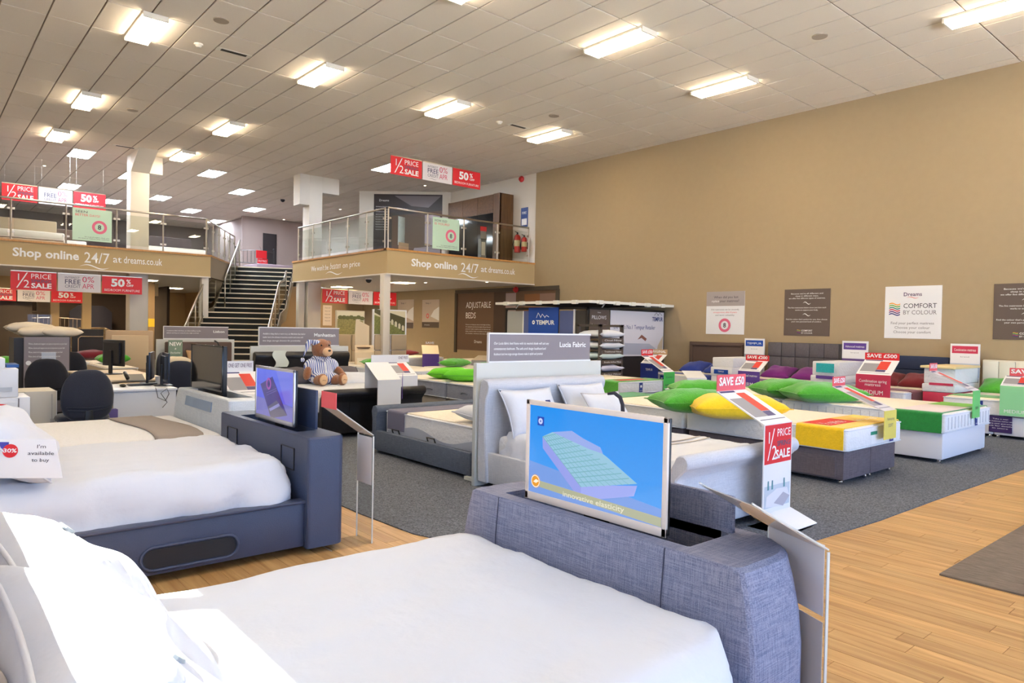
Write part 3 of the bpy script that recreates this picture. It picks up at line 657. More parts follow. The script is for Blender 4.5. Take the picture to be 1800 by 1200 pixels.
# adjustable beds board
y0, y1, z1, z0 = pz(805, 517, 979, 507, XW); z0 = .75
t, O, w, h = wall_poster('huge brown adjustable beds board with a dark frame on the beige wall', y0, y1, z0, 2.68, C('board_brown', (104, 78, 62), .6), name='wall_board')
part(t, 'frame', MB().box(XW-.05, XW, y1-.1, y0+.1, 2.68, 2.8).box(XW-.05, XW, y0, y0+.12, z0-.1, 2.7).box(XW-.05, XW, y1-.12, y1, z0-.1, 2.7), C('board_frame', (70, 62, 52), .5))
k = 1.93
text(t, 'ADJUSTABLE', O+UW*.5+AZ*(h-.5), UW, AZ, .2, ink, 1.35, bold=.005); text(t, 'BEDS', O+UW*.5+AZ*(h-.85), UW, AZ, .2, ink, .55, bold=.005)
for i, s in enumerate(('How can we help you want to feel right at home.', 'Our adjustable beds take the weight off your feet and', 'give your body complete rest so that you can', 'sleep, read or relax in comfort at the touch', 'of a button, whatever the time of day.')): text(t, s, O+UW*.5+AZ*(h-1.08-.075*i), UW, AZ, .035, ink, 1.35)
text(t, 'Dreams', O+UW*1.0+AZ*(h-1.68), UW, AZ, .1, ink, .4)
for a, b, z, hh, c in ((2.0, 2.6, .1, h-.1, (70, 52, 44)), (2.6, 3.1, h-1.0, .95, (170, 150, 150)), (3.5, 4.2, h-1.6, 1.5, (136, 88, 56)), (4.2, w-.05, h-1.5, 1.4, (140, 112, 100))): rect(t, O, UW, AZ, a, z, b-a, hh, C('photo_%d' % (a*10), c, .6))
# fire bells, sign, extinguishers
for (x, y, X, lab) in ((918, 315, XW, 'small red fire alarm sounder high on the white upper wall'), (908, 509, XW-.05, 'small red fire alarm sounder over the adjustable beds board')):
    p = gx(x, y, X); t = thing('fire_alarm', lab, 'fire alarm', tuple(p)); part(t, 'sounder', MB().lathe([(.09, 0), (.1, -.04), (.06, -.1)], p, 14, 'x'), C('alarm_red', (190, 30, 30), .4)); part(t, 'base', MB().lathe([(.07, .0), (.07, .02)], p, 12, 'x'), C('alarm_red', (190, 30, 30), .4))
p = gx(922, 382, XW); t = thing('safety_sign', 'small blue instruction sign above the fire extinguishers', 'sign', tuple(p)); part(t, 'plate', MB().box(XW-.01, XW, p.y-.16, p.y+.16, p.z-.3, p.z+.3), C('sign_blue', (40, 70, 140), .4)); rect(t, Vector((XW-.01, p.y+.12, p.z-.24)), UW, AZ, 0, 0, .24, .2, ink); text(t, 'FIRE', Vector((XW-.01, p.y+.1, p.z+.1)), UW, AZ, .08, ink, .2)
for (x, r, hh, lab) in ((909, .1, .62, 'larger red fire extinguisher behind the end of the glass balustrade'), (921, .085, .5, 'smaller red fire extinguisher nearest the corner of the right mezzanine')):
    q = gx(x, 446, XW-.16); q.z = ZM+.35
    t = thing('fire_extinguisher', lab, 'fire extinguisher', tuple(q)); rd = C('ext_red', (200, 34, 30), .3)
    part(t, 'cylinder', MB().lathe([(r*.9, 0), (r, .03), (r, hh*.75), (r*.75, hh*.85), (r*.3, hh*.9)], q, 16), rd, smooth=True)
    part(t, 'valve', MB().lathe([(r*.25, hh*.9), (r*.25, hh)], q, 10), black); part(t, 'lever', MB().tube([q+AZ*hh, q+Vector((0, .12, hh+.04))], .012, 6), black)
    part(t, 'hose', MB().tube([q+AZ*hh*.95, q+Vector((-.02, .1, hh*.8)), q+Vector((-r, .09, hh*.4)), q+Vector((-r, .05, hh*.15))], .014, 6), black, smooth=True)
    part(t, 'label', MB().lathe([(r+.002, hh*.3), (r+.002, hh*.6)], q, 16), C('ext_label', (220, 200, 150), .5))
    part(t, 'bracket', MB().box(q.x+r*.8, XW, q.y-.03, q.y+.03, q.z+.1, q.z+hh*.6), black)
# wardrobe on the right mezzanine
wd = woodmat('walnut', (112, 78, 46), (82, 54, 30), scale=2.5, axis=(.5, 6, 6), rnd=False, rough=.35)
wdv = woodmat('walnut_upright', (118, 82, 48), (84, 56, 32), scale=2.5, axis=(6, 6, .5), rnd=False, rough=.35)
x0 = 13.95; ya, yb = 17.0, 19.7; zt = ZM+2.2
t = thing('wardrobe', 'large walnut sliding wardrobe with dark glass doors on the right mezzanine', 'wardrobe', (14.2, 18.4, ZM))
part(t, 'body', MB().box(x0+.03, XW-.01, ya+.03, yb-.03, ZM, zt-.02), dark_wall); part(t, 'side_panel', MB().box(x0, XW-.02, ya-.03, ya+.04, ZM, zt), wdv); part(t, 'side_panel', MB().box(x0, XW-.02, yb-.04, yb+.03, ZM, zt), wdv)
part(t, 'pilaster', MB().box(x0-.01, x0+.05, ya-.03, ya+.28, ZM, zt), wdv)
for i in range(3):
    a = ya+.3+i*.8; part(t, 'door', MB().box(x0, x0+.03, a, a+.79, ZM+1.62, zt-.01), wd); part(t, 'door', MB().box(x0+.005, x0+.03, a, a+.79, ZM+.05, ZM+1.61), C('dark_glass', (24, 24, 26), .08))
# big photo poster on the angled partition
O = Vector((a, b, 0)) if False else None
pa_ = Vector((pa.x, pa.y, 0)); 
def onpart(px, py):
    d = _ray(px, py); n = dn; tt = (pa_-Vector((0, 0, H))).dot(n)/d.dot(n); return Vector((0, 0, H))+d*tt
n_out = -dn
c00 = onpart(656, 450); c10 = onpart(776, 450); c01 = onpart(656, 341)
O = Vector((c00.x, c00.y, ZM+.1)) + n_out*.02; w = (c10-c00).dot(dU); h = c01.z-ZM-.1
t = thing('photo_panel', 'large dark bedroom photo panel on the white angled partition upstairs', 'poster', tuple(O))
part(t, 'board', MB().prism([O, O+dU*w, O+dU*w+AZ*h, O+AZ*h], n_out*-.015), C('photo_dark', (58, 52, 54), .5))
P_ = lambda pts, c, nm: poly(t, O, dU, AZ, [(a_*w, b_*h) for a_, b_ in pts], C(nm, c, .5))
P_([(.27, .0), (1, 0), (1, .78), (.27, .7)], (92, 70, 58), 'ph_room'); P_([(.3, .98), (.98, .98), (.8, .82), (.55, .84)], (120, 112, 116), 'ph_ceil'); P_([(.36, .3), (.46, .3), (.46, .68), (.36, .7)], (206, 212, 206), 'ph_window')
for k_ in range(10): text(t, 'fitted bedroom furniture made', O+dU*w*.03+AZ*h*(.82-.035*k_), dU, AZ, h*.014, ink, w*.2)
text(t, 'Dreams', O+dU*w*.08+AZ*h*.9, dU, AZ, h*.03, ink, w*.14)
poly(t, O, dU, AZ, [(w*.37, h*.12), (w*.52, h*.1), (w*.52, h*.32), (w*.37, h*.34)], C('ph_drawers', (176, 138, 100), .5), lift=.003); poly(t, O, dU, AZ, [(w*.55, h*.08), (w*.98, h*.05), (w*.98, h*.3), (w*.6, h*.26)], C('ph_bed', (150, 140, 146), .5), lift=.003); poly(t, O, dU, AZ, [(w*.75, h*.3), (w*.97, h*.3), (w*.97, h*.72), (w*.75, h*.72)], C('ph_curtain', (180, 168, 176), .5), lift=.003)
# ================================================================== BED PARTS
label_blue = C('label_blue', (40, 62, 140), .5)
def mattress(lab, x0, x1, y0, y1, z0, z1, body=None, tag=None, top=None, grp=None, tufts=False):
    """tag = ('-Y'|'-X', position along the face)"""
    body = body or white_quilt
    t = thing('mattress', lab, 'mattress', ((x0+x1)/2, (y0+y1)/2, z0), grp)
    part(t, 'body', MB().box(x0, x1, y0, y1, z0+.005, z1-.012), body, bevel=.035, seg=3)
    part(t, 'top_panel', MB().box(x0+.03, x1-.03, y0+.03, y1-.03, z1-.03, z1), top or cream_quilt, bevel=.014, seg=2)
    r = .035
    def loop(z):
        pts = []
        for (cx, cy, a0) in ((x1-r, y1-r, 0), (x0+r, y1-r, 90), (x0+r, y0+r, 180), (x1-r, y0+r, 270)):
            for k in range(4): a = math.radians(a0+k*30); pts.append((cx+(r+.004)*math.cos(a), cy+(r+.004)*math.sin(a), z))
        return pts
    for z in (z1-.022, z0+.02): part(t, 'piping', MB().tube(loop(z), .007, 6, closed=True), white_cloth)
    if tufts:
        mb = MB()
        n = int((y1-y0)/.11)
        for k in range(n):
            y = y0+.08+k*(y1-y0-.16)/(n-1)
            mb.tube([(x0-.002, y, z0+.05), (x0-.002, y, z1-.05)], .006, 4)
        n = int((x1-x0)/.11)
        for k in range(n):
            x = x0+.08+k*(x1-x0-.16)/(n-1)
            mb.tube([(x, y0-.002, z0+.05), (x, y0-.002, z1-.05)], .006, 4)
        part(t, 'side_stitching', mb, C('stitch', (206, 206, 212), .9))['kind'] = 'stuff'
    if tag:
        f, a = tag; hh = z1-z0
        t0_ = t
        if f == '-Y': O = Vector((x0+a, y0-.004, z0+hh*.12)); U = AX
        else: O = Vector((x0-.004, y1-a, z0+hh*.12)); U = -AY
        lb = rect(t, O, U, AZ, 0, 0, .1, hh*.74, label_blue, 'brand_label'); 
        ring(lb, O, U, AZ, .05, hh*.46, .0, .026, ink, 12, 'label_motif', lift=.004)
        text(lb, 'bed', O+U*.05+AZ*hh*.08, U, AZ, .02, ink, .06, 'c', lift=.005)
    return t
def divan(lab, x0, x1, y0, y1, z1, m, split='y', drawers=(), z0=.05, feet=True, grp=None, seams=True, keyhole=None):
    t = thing('divan_base', lab, 'bed base', ((x0+x1)/2, (y0+y1)/2, 0), grp)
    if split == 'x':
        xm = (x0+x1)/2; part(t, 'half_base', MB().box(x0, xm-.003, y0, y1, z0, z1), m, bevel=.015); part(t, 'half_base', MB().box(xm+.003, x1, y0, y1, z0, z1), m, bevel=.015)
        cs = [(xm-.05, y0+.04), (xm+.05, y0+.04)]
    elif split == 'y':
        ym = (y0+y1)/2; part(t, 'half_base', MB().box(x0, x1, y0, ym-.003, z0, z1), m, bevel=.015); part(t, 'half_base', MB().box(x0, x1, ym+.003, y1, z0, z1), m, bevel=.015)
        cs = [(x0+.04, ym-.05), (x0+.04, ym+.05)]
    else: part(t, 'base', MB().box(x0, x1, y0, y1, z0, z1), m, bevel=.015); cs = []
    for (f, a, b) in drawers:
        if f == '-X': part(t, 'drawer', MB().box(x0-.008, x0+.02, a, b, z0+.015, z1-.05), m, bevel=.006, seg=1)
        else: part(t, 'drawer', MB().box(a, b, y0-.008, y0+.02, z0+.015, z1-.05), m, bevel=.006, seg=1)
    for (cx, cy) in [(x0+.05, y0+.05), (x1-.05, y0+.05), (x0+.05, y1-.05), (x1-.05, y1-.05)]+cs:
        part(t, 'castor', MB().lathe([(.018, 0), (.022, .012), (.022, .03), (.012, z0+.004)], (cx, cy, .0), 10).tube([(cx-.018, cy, .02), (cx+.018, cy, .02)], .02, 8), chrome)
    return t
def pillow_mb(w, d, h, seed=0, nu=16, nv=12, crease=.012, pinch=.10):
    """lying pillow centred on the origin, w along X, d along Y"""
    mb = MB(); rnd = Vector((seed*3.7, seed*1.3, seed*5.1))
    def P(i, j, s):
        u = -1+2*i/nu; v = -1+2*j/nv
        ou = u*(1-pinch*(1-v*v)); ov = v*(1-pinch*(1-u*u))
        k = max(0, (1-abs(u)**3.2))*max(0, (1-abs(v)**3.2)); z = h/2*k**.55
        q = Vector((ou*w/2, ov*d/2, 0))
        nz = noise.noise(q*5+rnd)*crease*2.2*min(1, k*3)+noise.noise(Vector((q.x*9, q.y*22, 0))+rnd)*crease*.55*min(1, k*3)
        return Vector((q.x+nz*.3, q.y, s*z+nz*(1 if s > 0 else .3)))
    vs = []; idx = {}
    for s in (1, -1):
        for j in range(nv+1):
            for i in range(nu+1): idx[(s, i, j)] = len(vs); vs.append(P(i, j, s))
    fs = []
    for j in range(nv):
        for i in range(nu):
            fs.append((idx[1, i, j], idx[1, i+1, j], idx[1, i+1, j+1], idx[1, i, j+1])); fs.append((idx[-1, i, j], idx[-1, i, j+1], idx[-1, i+1, j+1], idx[-1, i+1, j]))
    return mb.add(vs, fs)
_ps = [0]
def pillow(lab, c, w, d, h, m, rz=0, tilt=0, roll=0, grp=None, piping=None, cat='pillow', name='pillow', crease=.012, flat=True, fine=1):
    _ps[0] += 1
    M = Matrix.Translation(Vector(c)) @ Matrix.Rotation(math.radians(rz), 4, 'Z') @ Matrix.Rotation(math.radians(tilt), 4, 'X') @ Matrix.Rotation(math.radians(roll), 4, 'Y')
    mb = pillow_mb(w, d, h, _ps[0], nu=int(20*fine), nv=int(16*fine), crease=crease).xf(M)
    if not piping: return single(name, mb, m, lab, cat, tuple(c), grp, smooth=True)
    t = thing(name, lab, cat, tuple(c), grp); part(t, 'cover', mb, m, smooth=True)
    pts = []
    for k in range(48):
        s = k/48*4; e = int(s); f = -1+2*(s-e); u, v = ((f, -1), (1, f), (-f, 1), (-1, -f))[e]
        pts.append(M @ Vector((u*(1-.10*(1-v*v))*w/2, v*(1-.10*(1-u*u))*d/2, 0)))
    part(t, 'piping', MB().tube(pts, .006, 6, closed=True), piping, smooth=True)
    return t
def runner(lab, x0, x1, ya, yb, zt, drop0, drop1, m, axis='x', name='bed_runner', th=.012, grp=None, extra=None):
    """cloth across the bed: spans x0..x1 with side drops; ya..yb its width (axis 'y': spans y)"""
    R_ = .03; prof = [(x0-.012, zt-drop0)] + [(x0-.012+R_*(1-math.cos(a)), zt+.006-R_+R_*math.sin(a)) for a in (0, .5, 1.05, 1.57)] + [(x0+(x1-x0)*k/6, zt+.006) for k in range(1, 6)] + [(x1+.012-R_*(1-math.cos(a)), zt+.006-R_+R_*math.sin(a)) for a in (1.57, 1.05, .5, 0)] + [(x1+.012, zt-drop1)]
    n = len(prof)
    def fn(u, v):
        i = min(n-1, int(round(u*(n-1)))); a, z = prof[i]; b = ya+(yb-ya)*v
        return (a, b, z) if axis == 'x' else (b, a, z)
    mb = MB(); top = [[Vector(fn(i/(n-1), j/3)) for i in range(n)] for j in range(4)]
    cen = Vector(((x0+x1)/2, (ya+yb)/2, zt-.25)) if axis == 'x' else Vector(((ya+yb)/2, (x0+x1)/2, zt-.25))
    vs = [v for r in top for v in r]; N0 = len(vs)
    def inw(v):
        if axis == 'x': d = Vector((1 if v.x < x0+.01 else (-1 if v.x > x1-.01 else 0), 0, -1 if v.z > zt-.02 else 0))
        else: d = Vector((0, 1 if v.y < x0+.01 else (-1 if v.y > x1-.01 else 0), -1 if v.z > zt-.02 else 0))
        return v+d.normalized()*-th*0 + d.normalized()*.009
    vs += [inw(v) for v in vs]; fs = []
    for j in range(3):
        for i in range(n-1): a = j*n+i; fs += [(a, a+1, a+n+1, a+n), (N0+a, N0+a+n, N0+a+n+1, N0+a+1)]
    for i in range(n-1): fs += [(i, N0+i, N0+i+1, i+1), (3*n+i, 3*n+i+1, N0+3*n+i+1, N0+3*n+i)]
    for j in range(3): fs += [(j*n, (j+1)*n, N0+(j+1)*n, N0+j*n), (j*n+n-1, N0+j*n+n-1, N0+(j+1)*n+n-1, (j+1)*n+n-1)]
    mb.add(vs, fs); c = (x0 if axis == 'x' else ya, ya if axis == 'x' else x0, zt)
    if not extra: return single(name, mb, m, lab, 'bed runner', c, grp, smooth=False)
    t = thing(name, lab, 'bed runner', c, grp); part(t, 'cloth', mb, m); extra(t); return t
# ---- generic price stand (front face towards -Y in its own frame)
red_head = {}
def price_stand(lab, pos, rz, w, h, front, head='SAVE', head_m=None, head_size=(None, .1), card=.36, rise=.2, lines=(), lean=0, upright_m=None, cat='price display', base=False, back=False, z0=0, name='price_stand', sheet=True):
    head_m = head_m or red_m
    t = thing(name, lab, cat, tuple(pos)); t.rotation_euler = (0, 0, math.radians(rz)); L0 = Vector(pos)
    P = lambda x, y, z: L0+Vector((x, y, z))
    hw = w/2
    fp = part(t, 'front_panel', MB().box(L0.x-hw, L0.x+hw, L0.y-.004, L0.y+.004, L0.z+z0, L0.z+h), front)
    a0, a1 = P(-hw, 0, h), P(-hw, card, h+rise)
    sc = part(t, 'sloped_card', MB().prism([P(-hw, 0, h), P(hw, 0, h), P(hw, card, h+rise), P(-hw, card, h+rise)], (0, .004, -.008)), upright_m or white_card)
    U = AX; V = Vector((0, card, rise)).normalized(); ln = math.hypot(card, rise)
    if sheet:
        rect(sc, a0, U, V, w*.05, ln*.2, w*.45, ln*.55, C('photo_grey', (150, 150, 156), .5), 'photo'); rect(sc, a0, U, V, w*.5, ln*.35, w*.3, ln*.55, C('photo_red', (218, 66, 52), .5), 'offer_strip')
        rect(sc, a0, U, V, w*.04, ln*.93, w*.5, ln*.05, navy_m, 'strip'); rect(sc, a0, U, V, w*.5, ln*.2, w*.28, ln*.14, C('photo_violet', (80, 76, 120), .5), 'patch'); rect(sc, a0, U, V, w*.06, ln*.1, w*.88, ln*.02, C('rule', (120, 124, 140), .5), 'rule')
    if head:
        hwid = (head_size[0] or w)/2; hh = head_size[1]
        hd = part(t, 'header', MB().box(L0.x-hwid, L0.x+hwid, L0.y+card-.003, L0.y+card+.003, L0.z+h+rise, L0.z+h+rise+hh), head_m)
        c = ink if head_m is not white_card else pink_m
        text(hd, head, P(0, card-.003, h+rise+hh*.34), AX, AZ, hh*.5, c, hwid*1.75, 'c', bold=.03)
    for (s, fz, fh, fw, mm_) in lines: text(fp, s, P(0, -.004, h*fz), AX, AZ, fh, mm_, w*fw, 'c')
    if back: part(t, 'back_panel', MB().prism([P(-hw, card, z0), P(hw, card, z0), P(hw, card, h+rise), P(-hw, card, h+rise)], (0, .006, 0)), upright_m or white_card)
    if base: part(t, 'foot', MB().prism([P(-hw, -.2, 0), P(hw, -.2, 0), P(hw, .12, 0), P(-hw, .12, 0)], (0, 0, .008)), base)
    return t
# ================================================================== RIGHT-HAND DIVANS (heads meet at Y = 5)
taupe_cloth = linen('taupe_linen', (92, 84, 90), (122, 112, 116), 320); ivory = C('ivory_base', (226, 226, 232), .7, bump=.1, bscale=200); grey_base = linen('cool_grey_linen', (150, 152, 160), (182, 184, 192), 320)
divan('dark taupe divan base with a drawer, under the yellow-runner mattress', 7.07, 8.33, 3.14, 4.98, .335, taupe_cloth, 'x', [('-X', 3.22, 4.1)])
mattress('white mattress on the dark taupe divan, with the yellow runner', 7.03, 8.37, 3.10, 4.99, .337, .575, tag=('-Y', 1.02))
def yr(t):
    O = Vector((7.5, 3.14, .585)); rect(t, Vector((7.05, 3.3, .582)), AX, AY, .06, .0, .62, .3, red_m, 'red_band'); text(t, '½ price', Vector((7.15, 3.34, .583)), AX, AY, .14, ink, .42)
    text(t, 'feels just right', Vector((7.75, 3.3, .582)), AX, AY, .08, ink, .5, shear=.3)
runner('yellow fleece runner with a red band across the foot of the mattress', 7.03, 8.37, 3.13, 3.62, .575, .215, .215, yellow_m, extra=yr)
rect(bpy.data.objects['mattress'], Vector((7.03, 3.1, .4)), AX, AZ, .55, .07, .16, .035, C('teal_tag', (40, 150, 120), .5), 'price_tag'); rect(bpy.data.objects['mattress'], Vector((7.03, 3.1, .4)), AX, AZ, .57, -.02, .12, .085, white_card, 'price_tag')
pc = gz(1300, 722, .60)
pillow('yellow fleece pillow lying on the mattress with the yellow runner', tuple(gz(1290, 714, .69)), 1.1, 0.55, 0.27, yellow_m, rz=-34, piping=yellow_m)
divan('dark divan base hidden below the mattress with two green pillows', 7.07, 8.33, 5.06, 6.95, .335, taupe_cloth, 'y')
mattress('white mattress head to head behind the yellow-runner one', 7.03, 8.37, 5.03, 6.98, .337, .575)
pillow('green fleece pillow just behind the yellow pillow', tuple(gz(1222, 704, .72)), 1.0, 0.6, 0.27, green_m, rz=-30, piping=green_m)
pillow('green fleece pillow half hidden by the save fifty header', tuple(gz(1226, 682, .69)), 0.8, 0.5, 0.24, green_m, rz=-36, piping=green_m)
runner('green printed runner over the far foot, behind the green pillows', 7.03, 8.37, 6.4, 6.9, .575, .2, .2, green_r)
divan('white divan base under the mattress with the dark green runner', 9.26, 10.82, 2.97, 4.96, .36, ivory, 'y')
g1 = mattress('tufted white mattress on the white divan with the green runner', 9.22, 10.86, 2.93, 4.98, .362, .605, tag=('-Y', 1.02), tufts=True)
def gr_(t):
    rect(t, Vector((9.27, 2.99, .6125)), AX, AY, .0, .0, 1.0, .5, C('runner_print', (232, 218, 222), .8), 'print_band'); rect(t, Vector((9.27, 2.99, .6125)), AX, AY, 1.0, .06, .56, .44, lime_p, 'lime_patch')
runner('dark green fleece runner across the foot of the tufted mattress', 9.22, 10.86, 2.97, 3.5, .605, .235, .235, green_r, extra=gr_)
divan('white divan base behind, below the two large green pillows', 9.26, 10.82, 5.03, 6.95, .36, ivory, 'y')
mattress('tufted white mattress carrying two large green pillows', 9.22, 10.86, 5.01, 6.98, .362, .605, tufts=True)
pillow('large green pillow nearest, lying across the two middle mattresses', tuple(gz(1447, 690, .72)), 1.05, 0.6, 0.27, green_m, rz=-34, piping=green_m)
pillow('large green pillow behind, left of the nearest one', tuple(gz(1388, 683, .72)), 1.05, 0.6, 0.27, green_m, rz=-30, piping=green_m)
# row R3
divan('white divan base of the bed in front of the pillow rack', 9.87, 11.18, 8.47, 10.2, .33, ivory, 'y')
mattress('white mattress with a lime runner, in front of the pillow rack', 9.83, 11.22, 8.43, 10.22, .332, .57, tag=('-Y', .55))
def lr(t): rect(t, Vector((9.9, 8.5, .577)), AX, AY, .15, .1, .8, .2, red_m, 'red_band')
runner('lime and red runner over the foot of the mattress by the rack', 9.83, 11.22, 8.46, 8.95, .57, .22, .22, green_m, extra=lr)
pillow('green pillow at the head of the bed by the pillow rack', (10.3, 9.85, .66), .6, .45, .15, green_m, rz=5)
# wall beds: heads against the beige wall
def wallbed(y0, y1, pm, plab, rm, rlab, mlab, dlab, xf=12.45, seed=0, tagpos=.45, hx=14.32):
    divan(dlab, xf+.03, hx, y0+.03, y1-.03, .33, ivory, 'y')
    mattress(mlab, xf, hx, y0, y1, .332, .58, tag=('-X', tagpos))
    for k, (f, l) in enumerate(((.27, 'left'), (.74, 'right'))):
        pillow(plab % l, (hx-.3, y1+(y0-y1)*f, .69), .5, .66, .2, pm, rz=0, roll=-22, crease=.014)
    if rm: runner(rlab, y0, y1, xf+.25, xf+.75, .58, .22, .22, rm, axis='y')
wallbed(8.7, 10.1, blue_m, 'dark blue pillow against the brown headboard, %s one', blue_m, 'blue runner on the bed with the brown headboard', 'white mattress under the blue pillows', 'white divan under the blue-pillow mattress', xf=12.6)
wallbed(6.58, 8.02, purple_m, 'purple pillow against the panelled grey headboard, %s one', purple_m, 'purple runner on the bed with the grey headboard', 'white mattress under the purple pillows', 'white divan under the purple-pillow mattress')
wallbed(4.56, 5.86, maroon_m, 'maroon pillow against the navy headboard, %s one', maroon_m, 'maroon runner on the bed with the navy headboard', 'white mattress under the maroon pillows', 'white divan under the maroon-pillow mattress')
wallbed(2.62, 4.0, green_m, 'green pillow against the cream headboard, %s one', green_m, 'green runner on the bed with the cream headboard', 'white mattress under the green pillow at the right edge', 'pale grey divan at the right edge with a purple notice', xf=12.42)
# purple notice on the front of the last divan
q0 = gx(1738, 758, 12.44); q1 = gx(1780, 733, 12.44)
t = thing('notice', 'purple notice card hanging on the front of the rightmost divan', 'notice', (12.43, q0.y, q0.z)); part(t, 'card', MB().box(12.425, 12.44, q1.y, q0.y, q0.z, q1.z), C('plum', (58, 36, 96), .5), bevel=.006, seg=1)
for k in range(5): text(t, ('Take a seat', 'this mattress comes with', 'a five year guarantee', 'ask for details', 'in store')[k], Vector((12.425, (q0.y+q1.y)/2, q1.z-.05-.035*k)), UW, AZ, .016, ink, (.2, .34, .34, .3, .2)[k], 'c')
# headboards
def headboard(lab, y0, y1, zt, m, build):
    t = thing('headboard', lab, 'headboard', (XW-.05, (y0+y1)/2, 0)); part(t, 'panel', MB().box(XW-.12, XW-.02, y0, y1, .25, zt), m, bevel=.015)
    for y in (y0+.25, y1-.25): part(t, 'strut', MB().box(XW-.07, XW-.04, y-.03, y+.03, 0, .3), black)
    build(t); return t
brown_hb = C('brown_suede', (92, 74, 66), .85, bump=.1, bscale=120); grey_hb = linen('grey_hb', (84, 80, 84), (112, 108, 112), 300); navy_hb = C('navy_weave', (36, 48, 78), .8, bump=.15, bscale=150); cream_hb = C('cream_leatherette', (226, 220, 204), .5)
def hb1(t):
    y0, y1, z1 = 8.66, 10.18, 1.28
    for a, b, c, d in ((y0+.05, y1-.05, z1-.09, z1-.04), (y0+.05, y0+.11, .3, z1-.04), (y1-.11, y1-.05, .3, z1-.04)): part(t, 'border', MB().box(XW-.15, XW-.11, a, b, c, d), brown_hb, bevel=.012)
headboard('brown suede headboard with a raised border', 8.66, 10.18, 1.28, brown_hb, hb1)
def hb2(t):
    for i in range(5):
        for j in range(3): part(t, 'square_pad', MB().box(XW-.15, XW-.11, 6.54+i*.313+.004, 6.54+(i+1)*.313-.004, .4+j*.307+.004, .4+(j+1)*.307-.004), grey_hb, bevel=.014)
headboard('dark grey headboard of padded squares', 6.52, 8.12, 1.32, grey_hb, hb2)
def hb3(t):
    for j in range(3): part(t, 'pad', MB().box(XW-.15, XW-.11, 4.55, 5.89, .36+j*.26+.004, .36+(j+1)*.26-.004), navy_hb, bevel=.012)
headboard('navy blue headboard with horizontal padded bands', 4.54, 5.9, 1.13, navy_hb, hb3)
def hb4(t):
    for i in range(6): part(t, 'pad', MB().box(XW-.15, XW-.11, 2.56+i*.243+.003, 2.56+(i+1)*.243-.003, .3, 1.1), cream_hb, bevel=.012)
headboard('cream headboard with vertical padded channels', 2.54, 4.03, 1.12, cream_hb, hb4)
# tall display towers between the wall beds
def tower(lab, ya, yb, head, hm, box_y, bx, box_z, blk, picm, title):
    t = thing('display_tower', lab, 'display', (XW-.15, (ya+yb)/2, 0))
    part(t, 'back_board', MB().box(XW-.24, XW-.21, ya, yb, 0, 1.39), white_card); O = Vector((XW-.24, yb, 0)); w = yb-ya
    rect(t, O, UW, AZ, w*.06, 1.22, w*.88, .13, hm, 'title_band'); text(t, title, O+UW*w*.5+AZ*1.26, UW, AZ, .045, ink, w*.74, 'c', lift=.004)
    text(t, 'brand', O+UW*w*.5+AZ*1.15, UW, AZ, .02, ink_g, w*.3, 'c'); 
    rect(t, O, UW, AZ, 0, .8, w, .24, picm, 'photo')
    part(t, 'photo_face', MB().ball((XW-.235, yb-w*.4, .93), (.004, .09, .07)), C('photo_skin', (220, 170, 146), .6), smooth=True); part(t, 'photo_hair', MB().ball((XW-.233, yb-w*.33, .95), (.004, .09, .075)), C('photo_hair', (84, 58, 50), .6), smooth=True)
    return t
tower('tall white display board with a blue title, by the brown headboard', 8.14, 8.62, None, royal_m, 0, 0, 0, None, C('pic_grey', (150, 160, 172), .6), 'TEMPUR')
tower('tall white display board with a violet title, left of the navy headboard', 5.94, 6.44, None, violet_p, 0, 0, 0, None, C('pic_violet', (110, 80, 140), .6), 'Advanced mattress')
tower('tall white display board with a crimson title, left of the cream headboard', 4.04, 4.5, None, C('crimson', (204, 52, 86), .5), 0, 0, 0, None, C('pic_blue', (190, 200, 216), .6), 'Combination mattress')
def sample(lab, x0, x1, y0, y1, z0, zs, m, plint, plm, extra):
    t = thing('mattress_sample', lab, 'display', ((x0+x1)/2, (y0+y1)/2, 0)); part(t, 'plinth', MB().box(x0, x1, y0+.02, y1-.02, 0, z0), plint, bevel=.008)
    z = z0
    for k, hh in enumerate(zs): part(t, 'layer', MB().box(x0+k*.05, x1, y0+k*.01, y1-k*.01, z+.002, z+hh), m[k], bevel=.02); z += hh
    extra(t, z); return t
def e1(t, z): rect(t, Vector((12.98, 8.6, .58)), UW, AZ, .06, .06, .34, .09, royal_m, 'brand_strip'); text(t, 'TEMPUR', Vector((12.98, 8.37, .67)), UW, AZ, .035, ink, .14, 'c', lift=.004)
sample('stack of white foam samples with a blue strip by the brown headboard', 13.0, 14.2, 8.12, 8.64, .58, (.2, .2), (white_quilt, white_quilt), ivory, 0, e1)
teal = C('teal_gel', (40, 170, 176), .4, var=.2, vscale=60)
def e2(t, z): rect(t, Vector((13.0, 6.42, .78)), UW, AZ, .08, .02, .34, .17, teal, 'gel_window'); rect(t, Vector((13.0, 6.42, .66)), UW, AZ, .08, .02, .34, .06, violet_p, 'brand_strip')
sample('white mattress sample with a turquoise gel window by the grey headboard', 13.02, 14.2, 5.92, 6.46, .6, (.14, .26), (white_quilt, white_quilt), ivory, 0, e2)
def e3(t, z): part(t, 'cream_top', MB().box(12.98, 14.2, 4.0, 4.54, z, z+.04), C('wadding', (236, 214, 160), .8), bevel=.01); rect(t, Vector((13.0, 4.5, .7)), UW, AZ, .1, .0, .36, .04, C('crimson', (204, 52, 86), .5), 'brand_strip')
sample('white mattress sample with a cream wadding top by the navy headboard', 13.02, 14.2, 4.02, 4.52, .58, (.14, .26), (white_quilt, white_quilt), C('crimson', (204, 52, 86), .5), 0, e3)
